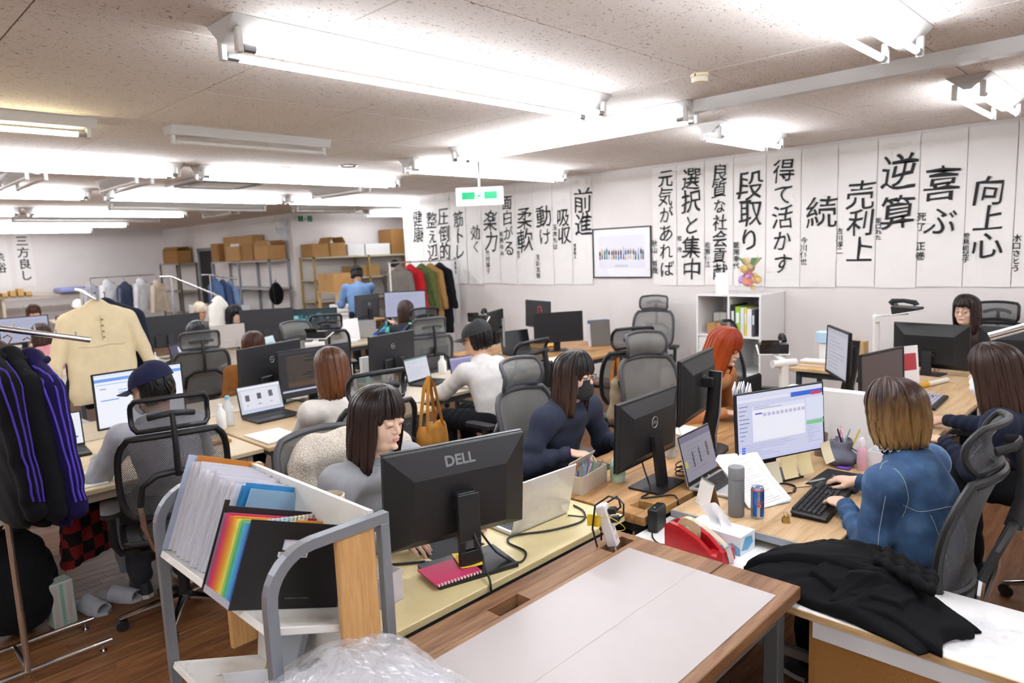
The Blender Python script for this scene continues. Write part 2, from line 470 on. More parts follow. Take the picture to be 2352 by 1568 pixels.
# ------------------------------------------------------------------ fluorescent fixtures
enam = mat('cbc9c5', .35)
tube_on = mat('f3f7ff', .4, emit=TUBE_STRENGTH, name='lit_tube')
tube_top = mat('f3f7fe', .4, emit=TUBE_STRENGTH * .4, name='lit_tube_upper')
tube_warm = mat('fff3c9', .4, emit=TUBE_STRENGTH * .8, name='lit_tube_warm')
tube_off = mat('dedcd6', .3)
sock = mat('d9d7d2', .4)
def fixture(L, ntube=2, lit=True, warm=False, W=.24):
    """inverted-V batten; length along local Y, ceiling at local z=0"""
    root = thing('fluorescent_fixture', 'x', 'ceiling light')
    mb = MB(); w = W / 2; hz = .085
    a, b = -L / 2, L / 2
    if ntube == 2:
        # sloping reflector wings meeting a narrow keel
        vs = [(-w, y, -.004) for y in (a, b)] + [(-.02, y, -hz) for y in (a, b)] + [(.02, y, -hz) for y in (a, b)] + [(w, y, -.004) for y in (a, b)] + [(-w, y, 0) for y in (a, b)] + [(w, y, 0) for y in (a, b)]
        fs = [(0, 1, 3, 2), (2, 3, 5, 4), (4, 5, 7, 6), (8, 10, 11, 9), (0, 8, 9, 1), (6, 7, 11, 10), (0, 2, 4, 6, 10, 8), (1, 9, 11, 7, 5, 3)]
        mb.add(vs, fs); xs = (-.075, .075); tz = -.115
    else:
        vs = [(-w * .7, y, 0) for y in (a, b)] + [(-w * .45, y, -.06) for y in (a, b)] + [(w * .45, y, -.06) for y in (a, b)] + [(w * .7, y, 0) for y in (a, b)]
        fs = [(0, 1, 3, 2), (2, 3, 5, 4), (4, 5, 7, 6), (0, 6, 7, 1), (0, 2, 4, 6), (1, 7, 5, 3)]
        mb.add(vs, fs); xs = (0,); tz = -.10
    mb.build('housing', enam, root)
    for x in xs:
        for e in (-1, 1):
            sk = MB(); y = e * (L / 2 - .035)
            sk.box(x - .016, x + .016, y - .014, y + .014, tz - .02, -.04 if ntube == 2 else -.05, .004)
            sk.build('socket', sock, root)
            sk = MB(); sk.cyl((x, e * (L / 2 - .05), tz), (x, e * (L / 2 - .10), tz), .0165, n=10)
            sk.build('tube_cap', STEEL if lit else sock, root)
        on, up_ = (tube_warm, tube_warm) if warm else (tube_on, tube_top)
        tb = MB(); y0, y1 = -L / 2 + .10, L / 2 - .10
        for q in range(8):  # the upper half of the tube glows less, to narrow the ceiling glow
            a0, a1 = (q + .5) * PI / 4, (q + 1.5) * PI / 4
            tb.use((up_ if math.sin((a0 + a1) / 2) > .1 else on) if lit else tube_off)
            tb.quad((x + .016 * math.cos(a0), y0, tz + .016 * math.sin(a0)), (x + .016 * math.cos(a0), y1, tz + .016 * math.sin(a0)), (x + .016 * math.cos(a1), y1, tz + .016 * math.sin(a1)), (x + .016 * math.cos(a1), y0, tz + .016 * math.sin(a1)))
        tb.build('tube', None, root)
    return root
protos = {}
def put_fixture(x, yc, L, label, ntube=2, lit=True, warm=False, rz=0., group='ceiling light fixtures'):
    k = (L, ntube, lit, warm)
    if k not in protos:
        protos[k] = o = fixture(L, ntube, lit, warm)
        o.location = (x, yc, CEIL - .0005); o.rotation_euler = (0, 0, rz); o['label'] = label; o['group'] = group
    else: o = dup(protos[k], (x, yc, CEIL - .0005), rz, label, group)
    return o
put_fixture(-2.83, 2.53, 2.46, 'largest lit twin-tube light over the cream table, nearest in the middle')
put_fixture(-1.05, 2.60, 2.46, 'lit twin-tube light cut by the top edge at upper right')
put_fixture(-3.73, 4.43, 2.46, 'lit twin-tube light running crosswise just past the exit sign', rz=PI / 2)
put_fixture(-5.76, 5.67, 2.46, 'lit twin-tube light whose tubes end above the hanging exit sign')
put_fixture(-7.15, 4.13, 2.46, 'lit light of the first left row, right of the row gap')
put_fixture(-7.12, 1.50, 2.46, 'lit light of the first left row, cut by the left edge')
put_fixture(-9.87, 4.06, 2.46, 'lit light in the middle of the second left row')
put_fixture(-9.87, 6.50, 2.40, 'lit light of the second left row beside the calligraphy papers')
put_fixture(-9.87, 1.45, 2.46, 'lit light of the second left row, cut by the left edge')
put_fixture(-13.2, 3.89, 2.46, 'lit light in the middle of the third left row')
put_fixture(-13.2, 1.35, 2.46, 'lit light of the third left row, only its end in view at the left edge')
put_fixture(-16.7, 4.0, 2.46, 'farthest lit light, lowest in the picture over the west wall')
put_fixture(-2.86, 5.90, 1.26, 'short lit twin-tube light close to the calligraphy wall, right of the picture frame')
put_fixture(-1.06, 5.80, 1.26, 'short lit twin-tube light at the right edge near the calligraphy wall')
put_fixture(-5.2, 2.57, 1.26, 'single-tube ceiling light switched off, left of the big light', 1, False)
put_fixture(-5.23, .86, 1.26, 'single-tube yellowish lit light at the left edge', 1, True, True)
for k, (x, y, t) in enumerate(((-8.35, 1.68, 'unlit crosswise light at far left behind the first row'), (-8.35, 2.62, 'unlit crosswise light left of the ceiling air conditioner'), (-8.4, 5.33, 'unlit crosswise light right of the ceiling air conditioner'), (-13.0, 5.65, 'unlit crosswise light deep in the room near the shelf wall'))):
    put_fixture(x, y, 1.26, t, 2, False, rz=PI / 2)
put_fixture(-14.9, 4.0, 2.46, 'long unlit light between the far lit rows', 2, False)
put_fixture(-11.6, 4.6, 2.46, 'long unlit light above the standing man', 2, False)
put_fixture(-11.6, 7.0, 1.26, 'short unlit light just above the green wall sign', 2, False)
# lights of the same grid that lie behind the camera or beyond the frame, and one added to brighten the alcove
for x, y in ((1.0, 2.6), (1.0, 5.8), (-1.05, -1.2), (-3.9, -1.2), (1.0, -1.2), (-7.1, -1.2), (-9.87, -1.2), (-13.2, -1.2), (-16.7, 1.2), (-19.3, 4), (-19.3, 1), (-12.6, 9.2)):  # the last, off the grid, is put in to light the alcove
    put_fixture(x, y, 2.46 if y < 9 else 1.26, 'unseen lit twin-tube light outside the picture', group='lights outside the picture')
# crosswise rail that carries on from the crosswise light
mb = MB(); 
mb.prism([(-.055, 0), (.055, 0), (.04, -.075), (-.04, -.075)], -2.5, .9, Matrix(((0, 0, 1, 0), (1, 0, 0, 4.43), (0, 1, 0, CEIL - .0005), (0, 0, 0, 1))))
tag(mb.build('ceiling_rail', enam), 'long bare white ceiling rail running on from the crosswise light to the right edge', 'rail')

# ------------------------------------------------------------------ small ceiling things
det = thing('smoke_detector', 'round cream smoke detector on the ceiling', 'smoke detector', (-2.09, 3.75, CEIL))
cream = mat('ece0bd', .45)
mb = MB(); mb.lathe([(.052, 0), (.052, -.014), (.05, -.016)], 24); mb.build('base', cream, det, True)
mb = MB(); mb.lathe([(.044, -.016), (.047, -.02), (.047, -.036), (.042, -.046), (.02, -.05), (.001, -.05)], 24); mb.build('sensor_head', mat('f0e8d0', .45), det, True)
mb = MB(); mb.box(-.003, .003, -.053, -.05, -.016, -.004); mb.build('slot', BLACK_MAT, det)
for k, (x, y, lb) in enumerate(((-6.49, 4.24, 'bright chrome-rimmed downlight in the ceiling left of the exit sign'), (-6.95, 3.73, 'dull downlight with two bright glints beside the chrome-rimmed one'))):
    d = thing('downlight', lb, 'downlight', (x, y, CEIL), group='recessed downlights')
    mb = MB(); mb.lathe([(.10, 0), (.10, -.006), (.085, -.01), (.075, -.002)], 24, cap=False); mb.build('rim', CHROME if k == 0 else mat('c9b68f', .4), d, True)
    mb = MB(); mb.lathe([(.075, -.002), (.001, -.0015)], 24, cap=False); mb.build('lens', mat('d8d2c8', .3), d)
ac = thing('ceiling_air_conditioner', 'square white cassette air conditioner with vent slots in the ceiling', 'air conditioner', (-8.6, 3.75, CEIL))
mb = MB(); mb.box(-.47, .47, -.47, .47, -.035, 0, .01); mb.build('panel', enam, ac)
mb = MB(); mb.box(-.26, .26, -.26, .26, -.042, -.035, .004); mb.build('intake_grille', mat('d6d0c8', .5), ac)
for k in range(4):
    mb = MB(); mb.xf(TR(rz=k * PI / 2)); mb.box(.33, .41, -.33, .33, -.043, -.034, .003); mb.build('air_slot', mat('6b635b', .5), ac)

def exit_pictogram(mb, M, w, h, g):
    """green-on-white running figure and door with arrow, in the local XY of M"""
    def q(pts): mb.add([tuple(M @ Vector((x * w, y * h, 0))) for x, y in pts], [tuple(range(len(pts)))])
    mb.use(g)
    q([(-.46, -.36), (-.12, -.36), (-.12, .36), (-.46, .36)]); q([(.12, -.36), (.46, -.36), (.46, .36), (.12, .36)])
    # running man
    q([(-.03, .1), (.035, .1), (.02, -.12), (-.045, -.1)]); q([(.0, .16), (.045, .16), (.045, .3), (.0, .3)])
    q([(-.045, -.1), (-.01, -.12), (-.06, -.36), (-.1, -.36)]); q([(.0, -.1), (.03, -.12), (.085, -.28), (.06, -.34)])
    q([(.03, .08), (.085, -.03), (.07, -.07), (.02, .02)]); q([(-.03, .09), (-.1, .02), (-.085, -.03), (-.02, .04)])
sg = thing('exit_sign', 'green and white emergency exit sign box hanging from the ceiling on a rod', 'exit sign', (-5.35, 5.06, CEIL), 41 * D2R)
mb = MB(); mb.cyl((0, 0, -.30), (0, 0, 0), .012, n=10); mb.build('rod', enam, sg, True)
mb = MB(); mb.lathe([(.04, 0), (.04, -.015), (.012, -.02)], 16); mb.build('ceiling_rose', enam, sg, True)
mb = MB(); mb.box(-.245, .245, -.035, .035, -.485, -.30, .008); box_ = mb.build('sign_box', mat('f6f6f2', .35, emit=.35), sg)
green = mat('12a06a', .4, emit=.5)
mb = MB(); exit_pictogram(mb, face_M((0, -.0356, -.385), (0, -1, 0)), .40, .105, green); mb.build('pictogram', None, sg)
mb = MB(); mb.box(-.19, .19, -.0358, -.0352, -.468, -.462); mb.build('lower_strip', green, sg)
sg2 = thing('wall_exit_sign', 'small green exit sign high on the white wall above the shelves', 'exit sign', (AX0 + .001, 7.82, 2.68))
mb = MB(); mb.box(0, .03, -.19, .19, -.07, .07, .004); mb.build('sign_box', mat('f2f2ee', .4), sg2)
mb = MB(); exit_pictogram(mb, face_M((.0306, 0, 0), (1, 0, 0)), .38, .17, mat('0f7a4a', .4)); mb.build('pictogram', None, sg2)

# ------------------------------------------------------------------ calligraphy papers
ink = mat('1c1a1b', .7)
CALEN = ['the word for health, leftmost by the coats', 'about arranging things, second from the left', 'the word overwhelming, above the dark coat', 'about muscle training', 'the word effective', 'the words fun and power', 'about finding things interesting, just right of the exit sign', 'the word for flexible', 'the command to move', 'the word for absorbing', 'the word for advancing, left of the framed picture',
 'about having good spirit, just right of the framed picture', 'about choice and concentration', 'about good social contribution, above the cabinet', 'the word for planning ahead, behind the golden decoration', 'about making use of gains', 'one single character for continuing', 'about sales and profit', 'about counting backward', 'the word for rejoicing', 'the word for ambition', 'the word for dream, cut by the right edge']
def calli(text, x, ztop, zbot, x0, x1, y=RY1 - .004, wide=None, sig=None, i=0):
    rr = random.Random(i * 13 + 5)
    zb, zt = 1.335 + rr.uniform(-.012, .012), 2.765
    root = thing('calligraphy_paper', 'white calligraphy paper reading ' + text + ', ' + CALEN[i], 'calligraphy', ((x0 + x1) / 2, y, zb), group='calligraphy papers on the wall')
    w = x1 - x0 - .008; h = zt - zb; ph = rr.uniform(0, 6)
    def fn(u, v):
        wob = .004 + .0035 * math.sin(u * 5 + ph) * (1 - v) + .002 * math.sin(v * 14 + ph) + .004 * (1 - v) ** 6
        return ((u - .5) * w, -wob + rr.uniform(-.0004, .0004), v * h)
    mb = MB(); mb.sheet(fn, 8, 16, .0006)
    mb.build('paper', mat('f1eeea', .85, noise=.012, nscale=9), root, True)
    n = len(text); pitch = (ztop - zbot) / n; size = min(pitch * 1.08, .34)
    mb = MB()
    for k, ch in enumerate(text):
        zc = ztop - (k + .5) * pitch - zb
        s = size * (.86 if ch in 'がてとなしくけりかすぶえれば' else 1.) * rr.uniform(.94, 1.06)
        M = face_M((x - (x0 + x1) / 2 + rr.uniform(-.008, .008), -.0118, zc), (0, -1, 0)) @ Matrix.Rotation(rr.uniform(-.03, .07), 4, 'Z') @ Matrix.Diagonal((.95, 1.0, 1, 1))
        text_into(mb, ch, s, M, offset=.0012, jitter=.005 * s / .2, seed=k + i, shear=.08)
    mb.build('brush_writing', ink, root)
    if sig:
        mb = MB(); t, sx, s0, s1 = sig; m = len(t); p = (s0 - s1) / m
        for k, ch in enumerate(t):
            if ch == ' ': continue
            M = face_M((sx - (x0 + x1) / 2, -.0118, s0 - (k + .5) * p - zb), (0, -1, 0))
            text_into(mb, ch, min(p, .085), M, offset=.001, jitter=.002, seed=k)
        mb.build('signature', ink, root)['kind'] = 'stuff'
CAL = [('健康',-9.49,2.54,2.01,-9.79,-9.37),('整え辺',-9.12,2.49,1.70,-9.37,-8.99),('圧倒的',-8.81,2.54,1.70,-8.99,-8.65),('筋トレ',-8.45,2.47,1.69,-8.65,-8.27),
('効く',-8.06,2.22,1.79,-8.27,-7.91),('楽力',-7.71,2.42,1.81,-7.91,-7.53),('面白がる',-7.34,2.63,1.74,-7.53,-7.18),('柔軟',-7.00,2.42,1.79,-7.18,-6.83),('動け',-6.62,2.41,1.85,-6.83,-6.46),
('吸収',-6.27,2.36,1.87,-6.46,-6.12),('前進',-5.92,2.58,1.97,-6.12,-5.77),('元気があれば',-4.64,2.72,1.41,-4.83,-4.49),('選択と集中',-4.30,2.70,1.37,-4.49,-4.12),
('良質な社会貢献',-3.93,2.70,1.39,-4.12,-3.76),('段取り',-3.57,2.57,1.68,-3.76,-3.38),('得て活かす',-3.20,2.67,1.44,-3.38,-3.00),('続',-2.80,2.24,1.92,-3.00,-2.63),
('売利上',-2.41,2.36,1.55,-2.63,-2.26),('逆算',-2.08,2.60,1.84,-2.26,-1.89),('喜ぶ',-1.71,2.44,1.76,-1.89,-1.51),('向上心',-1.34,2.30,1.58,-1.51,-1.14),('夢',-0.90,1.95,1.65,-1.14,-0.79)]
SIG = {'元気があれば': ('秋山 哲哉', -4.80, 1.89, 1.47), '選択と集中': ('松 光', -4.45, 1.93, 1.73), '良質な社会貢献': ('松原優江', -4.08, 1.84, 1.54), '段取り': ('飯尾幸代', -3.72, 1.83, 1.52),
'続': ('今川伊世', -2.96, 1.85, 1.55), '売利上': ('古川淳二', -2.60, 1.93, 1.66), '逆算': ('阪口れた', -2.235, 2.01, 1.79), '喜ぶ': ('死了 正巻', -1.86, 2.04, 1.58), '向上心': ('笹見由紀子', -1.49, 1.83, 1.56),
'夢': ('水口さとう', -1.11, 1.80, 1.47), '筋トレ': ('竹本真由', -8.57, 1.76, 1.48), '楽力': ('竹村福子', -7.80, 1.85, 1.48), '面白がる': ('松原ゆみ', -7.48, 2.13, 1.74), '柔軟': ('古川 尚子', -7.14, 2.02, 1.70),
'動け': ('玉城太郎', -6.76, 1.76, 1.41), '吸収': ('玉木ちほ', -6.42, 2.17, 1.81), '前進': ('宮本拓人', -6.07, 1.89, 1.68)}
for i, c in enumerate(CAL): calli(*c, sig=SIG.get(c[0]), i=i)
# two more on the far west wall
for t, yc, z0, z1 in (('三方良し', 4.12, 2.68, 1.52), ('余裕', 3.60, 2.30, 1.74)):
    root = thing('wall_calligraphy', 'brush-written %s on the far west wall' % ('four characters 三方良し, right one of two' if len(t) > 2 else 'two characters 余裕, left one of two'), 'calligraphy', (RX0 + .004, yc, 1.4), group='calligraphy on the west wall')
    mb = MB(); mb.box(0, .002, -.2, .2, 0, 1.36); mb.build('paper', mat('eeeae6', .85), root)
    mb = MB(); p = (z0 - z1) / len(t)
    for k, ch in enumerate(t): text_into(mb, ch, p * .95, face_M((.0035, 0, z0 - (k + .5) * p - 1.4), (1, 0, 0)), offset=.004)
    mb.build('brush_writing', ink, root)

# framed group picture
fr = thing('framed_picture', 'thin black framed picture of a row of tiny people on white', 'picture', (-5.305, RY1 - .002, 1.75))
mb = MB()
for x0, x1, z0, z1 in ((-.455, .455, .31, .325), (-.455, .455, -.325, -.31), (-.455, -.442, -.31, .31), (.442, .455, -.31, .31)):
    mb.box(x0, x1, -.022, 0, z0, z1, .002)
mb.build('frame', BLACK_PL, fr)
mb = MB(); mb.box(-.442, .442, -.008, 0, -.31, .31); mb.build('print', mat('f2f1f4', .25), fr)
mb = MB(); mb.box(-.36, .36, -.0092, -.0082, -.2, .22); mb.build('picture_area', mat('e6e6f2', .25), fr)
mb = MB(); rr = random.Random(4); pal = [mat(c, .5) for c in ('2b2f55', '202022', '7d3a2a', 'd9b23e', '2a7f86', 'b0b6d8', 'c7d83a', '3a66b0', '5a4030', '8a8a90')]
for k in range(19):
    x = -.34 + k * .0375 + rr.uniform(-.006, .006); h = rr.uniform(.12, .16)
    b0 = -.09 + rr.uniform(-.008, .012)
    mb.use(rr.choice(pal)); mb.quad((x - .011, -.0098, b0), (x + .011, -.0098, b0), (x + .008, -.0098, b0 + h * .5), (x - .008, -.0098, b0 + h * .5))
    mb.use(rr.choice(pal)); mb.quad((x - .014, -.0098, b0 + h * .48), (x + .014, -.0098, b0 + h * .48), (x + .011, -.0098, b0 + h * .85), (x - .011, -.0098, b0 + h * .85))
    mb.use(mat('c99a7a', .5)); mb.quad((x - .006, -.0098, b0 + h * .85), (x + .006, -.0098, b0 + h * .85), (x + .006, -.0098, b0 + h), (x - .006, -.0098, b0 + h))
mb.build('people_row', None, fr)
mb = MB(); text_into(mb, 'CHOUEKA', .032, face_M((0, -.0098, -.17), (0, -1, 0)), space=1.5); mb.build('caption', mat('5a5a66', .5), fr)
# ------------------------------------------------------------------ desks
oak_desk = wood_mat('worn_oak_board', ['553720', '7d5637', '9c7552'], 'Y', .5, .8, bump=.12)
oak_light = wood_mat('pale_oak_board', ['b08c62', 'c9a77c', 'd8bb93'], 'Y', .45, .8, bump=.04)
oak_mid = wood_mat('oiled_oak_board', ['8a6238', 'b0834f', 'c79b68'], 'Y', .45, .8, bump=.08)
cream_top = mat('dccb98', .4, noise=.03, nscale=12, stretch=(8, .6, 1))
steel_dk = mat('3c4146', .5, .3)
steel_gr = mat('6d757c', .45, .4)
def steel_frame(root, x0, x1, y0, y1, zt, s=.05, m=steel_gr, stretch_z=.18):
    for x in (x0, x1 - s):
        for y in (y0, y1 - s):
            mb = MB(); mb.box(x, x + s, y, y + s, 0, zt - .0005, .003); mb.build('leg', m, root)
    for y in (y0, y1 - s):
        mb = MB(); mb.box(x0 + s, x1 - s, y + .005, y + s - .005, stretch_z, stretch_z + s, .003); mb.build('stretcher', m, root)
        mb = MB(); mb.box(x0 + s, x1 - s, y + .005, y + s - .005, zt - .056, zt - .001, .003); mb.build('top_rail', m, root)
    for x in (x0, x1 - s):
        mb = MB(); mb.box(x + .005, x + s - .005, y0 + s, y1 - s, zt - .056, zt - .001, .003); mb.build('side_rail', m, root)
def boards(root, x0, x1, y0, y1, z, th, splits, m, holes=(), name='board'):
    """boards that run along Y, split at the given x; holes = rectangular cable cut-outs (x0,x1,y0,y1)"""
    xs = [x0] + list(splits) + [x1]
    for a, b in zip(xs[:-1], xs[1:]):
        hs = sorted([h for h in holes if a < h[0] and h[1] < b], key=lambda h: h[2])
        mb = MB(); g = .0012
        if not hs: mb.box(a + g, b - g, y0, y1, z - th, z, .003)
        else:
            y = y0; mb.box(a + g, hs[0][0], y0, y1, z - th, z, .002); mb.box(hs[0][1], b - g, y0, y1, z - th, z, .002)
            for h in hs:
                mb.box(hs[0][0], hs[0][1], y, h[2], z - th, z); y = h[3]
            mb.box(hs[0][0], hs[0][1], y, y1, z - th, z)
        mb.build(name, m, root)

DZ = .72
# near desk with the clear mat
d = thing('wooden_desk', 'nearest worn oak desk under a clear mat, with two cable holes', 'desk', (0, 0, 0))
boards(d, -1.60, -.85, .45, 2.17, DZ, .045, (-1.12,), oak_desk, ((-1.535, -1.475, 1.40, 1.54), (-1.535, -1.475, 1.99, 2.13)))
steel_frame(d, -1.57, -.88, .55, 2.115, DZ - .045)
mb = MB(); mb.box(-1.45, -.885, .50, 2.06, DZ + .0005, DZ + .0025, .001)
def mat_clear():
    m, nt, b = new_mat('clear_desk_mat')
    b.inputs['Base Color'].default_value = srgb('c9c0bd'); b.inputs['Roughness'].default_value = .34
    b.inputs['Alpha'].default_value = .80
    return m
mat_o = mb.build('desk_mat', mat_clear()); tag(mat_o, 'large translucent plastic mat lying on the nearest oak desk', 'desk mat')
mb = MB(); mb.box(-1.172, -1.168, .50, 2.06, DZ + .0026, DZ + .0030); mb.build('fold_line', mat('b9afab', .5), mat_o)
# cream table with grey edge
d = thing('cream_table', 'cream laminate table in front of the woman in the grey sweatshirt', 'desk')
mb = MB(); mb.box(-2.22, -1.65, 1.11, 2.32, DZ - .028, DZ, .003); mb.build('table_top', cream_top, d)
mb = MB(); mb.box(-2.22, -1.655, 1.105, 1.1095, DZ - .027, DZ - .001); mb.build('edge_band', mat('a8b0b6', .5), d)
steel_frame(d, -2.19, -1.68, 1.14, 2.29, DZ - .028, .035, steel_dk)
mb = MB(); mb.box(-1.672, -1.655, 1.3, 2.2, .42, DZ - .09, .003); mb.build('modesty_panel', BLACK_PL, d)
# oak desk of the masked woman
d = thing('oak_desk', 'brown oak desk with square cable holes in front of the black-masked woman', 'desk')
boards(d, -2.24, -1.57, 2.345, 4.6, DZ, .04, (-1.95, -1.74), oak_mid, ((-1.70, -1.62, 2.42, 2.50), (-1.70, -1.62, 3.06, 3.14)))
steel_frame(d, -2.21, -1.60, 2.38, 4.55, DZ - .04, .045, steel_dk)
# light desk of the woman in denim
d = thing('light_desk', 'light oak desk with grey edge in front of the woman in the denim jacket', 'desk')
boards(d, -1.535, -.88, 2.50, 3.66, DZ, .03, (), oak_light, (), 'desk_top')
mb = MB(); mb.box(-1.535, -.88, 2.4925, 2.4985, DZ - .03, DZ - .002); mb.build('edge_band', mat('9aa0a4', .5), d)
steel_frame(d, -1.51, -.91, 2.60, 3.62, DZ - .03, .04, mat('b9bcbf', .4, .5))
# white low cabinet counter
d = thing('low_white_counter', 'low white-topped counter with brown chipboard front, right of the nearest desk', 'counter')
mb = MB(); mb.box(-1.58, .75, 2.135, 2.555, .635, .66, .002); mb.build('counter_top', mat('f4f3f1', .3), d)
mb = MB(); mb.box(-1.58, .75, 2.1285, 2.1345, .636, .659); mb.build('ply_edge', wood_mat('ply_edge', ['a07c50', 'c6a473', 'd9bd90'], 'X', .6, 3, bump=.02), d)
mb = MB(); mb.box(-.80, .75, 2.14, 2.16, .575, .634); mb.build('white_apron', mat('e9eef0', .35), d)
chip = mat('a9793f', .75, noise=.12, nscale=260, bump=.15, bscale=500)
mb = MB(); mb.box(-.80, -.30, 2.1605, 2.18, .02, .574); mb.build('front_panel', chip, d)
mb = MB(); mb.box(-.30, -.282, 2.1605, 2.54, .02, .634); mb.build('partition', chip, d)
mb = MB(); mb.box(-.78, .7, 2.165, 2.54, .12, .138); mb.build('shelf_board', chip, d)
mb = MB(); mb.box(-.82, -.80, 2.165, 2.54, .0, .634); mb.build('side_panel', chip, d)
mb = MB(); mb.box(.70, .72, 2.165, 2.54, .0, .634); mb.build('side_panel', chip, d)
mb = MB(); mb.box(-1.57, -1.55, 2.165, 2.54, .0, .634); mb.build('side_panel', chip, d)
# a second low cabinet behind the denim woman's chair
d = thing('low_white_cabinet', 'low white-topped chipboard cabinet behind the chair of the woman in denim', 'cabinet')
mb = MB(); mb.box(-.42, .65, 3.35, 3.80, .60, .625, .002); mb.build('counter_top', mat('f4f3f1', .3), d)
for x in (-.40, .61):
    mb = MB(); mb.box(x, x + .02, 3.38, 3.78, .0, .599); mb.build('side_panel', chip, d)
mb = MB(); mb.box(-.38, .61, 3.76, 3.78, .02, .599); mb.build('rear_panel', chip, d)
mb = MB(); mb.box(-.38, .61, 3.38, 3.76, .28, .298); mb.build('shelf_board', mat('d8c7a6', .6), d)
# desk of the woman in the white mask
d = thing('light_desk', 'light oak desk with keyboards in front of the white-masked woman', 'desk')
boards(d, -1.535, -.96, 3.76, 6.0, DZ, .03, (), oak_light, (), 'desk_top')
steel_frame(d, -1.51, -.99, 3.80, 5.95, DZ - .03, .04, steel_dk)
# white partition between the two
mb = MB(); mb.box(-1.535, -1.02, 3.685, 3.735, .0, 1.06, .008)
tag(mb.build('white_partition', mat('f0efed', .35)), 'white low partition between the desks of the denim and white-mask women', 'partition')
# desk by the wall in the far right (black monitors seen from behind)
d = thing('wall_desk', 'desk at far right with two black monitors seen from behind', 'desk')
boards(d, -2.5, -.4, 6.02, 6.62, DZ, .03, (), oak_light, (), 'desk_top'); steel_frame(d, -2.45, -.45, 6.06, 6.58, DZ - .03, .04, steel_dk)
# second row
grey_lt = mat('d9cdb8', .45, noise=.03, nscale=10, stretch=(1, 6, 1))
def plain_desk(name, label, x0, x1, y0, y1, m=grey_lt, lm=steel_gr, group=None):
    d = thing(name, label, 'desk', ((x0 + x1) / 2, (y0 + y1) / 2, 0), 0, group)
    w, h = (x1 - x0) / 2, (y1 - y0) / 2
    mb = MB(); mb.box(-w, w, -h, h, DZ - .028, DZ, .004); mb.build('desk_top', m, d)
    steel_frame(d, -w + .05, w - .05, -h + .05, h - .05, DZ - .028, .04, lm)
    return d
plain_desk('office_desk', 'beige desk under the laptop of the man in the navy cap', -5.08, -3.95, .25, 1.85, mat('d8c6a4', .45, noise=.03, nscale=8, stretch=(6, 1, 1)), mat('cfc8b8', .5))
plain_desk('office_desk', 'beige desk of the person with brown hair in a white sweater', -5.08, -3.93, 1.87, 3.18, mat('d0b48a', .45, noise=.04, nscale=8, stretch=(6, 1, 1)))
plain_desk('office_desk', 'grey-edged desk of the man in the black cap', -5.08, -4.2, 3.2, 4.75)
plain_desk('office_desk', 'desk behind the large back-turned monitor of the second row', -5.72, -5.10, .25, 3.85)
plain_desk('office_desk', 'oak desk by the calligraphy wall with two monitors', -5.9, -4.33, 4.95, 6.55, oak_mid, steel_dk)
plain_desk('office_desk', 'third row desk in front of the person in black', -8.5, -7.45, 1.7, 4.0, mat('8d7f70', .5))
plain_desk('office_desk', 'third row desk below the dark forest screen', -8.9, -7.6, 4.02, 6.4, mat('b9a98f', .5))
plain_desk('office_desk', 'far side desk of the third row', -9.02, -8.52, 1.7, 3.98, mat('b9a98f', .5))
plain_desk('office_desk', 'far left desk of the fourth row', -12.6, -11.2, 1.0, 4.6, mat('c9bca6', .5))
plain_desk('office_desk', 'small desk of the person in pink', -10.4, -9.6, 1.3, 2.6, mat('c9bca6', .5))
plain_desk('office_desk', 'farthest desk by the west wall', -18.0, -16.7, 1.6, 5.2, mat('c9bca6', .5))
plain_desk('office_desk', 'desk under the packing paper beside the standing man', -11.6, -10.3, 6.5, 7.3, wood_mat('pine', ['b08a5a', 'c9a878', 'd9bd92'], 'X'), mat('b59a70', .6))

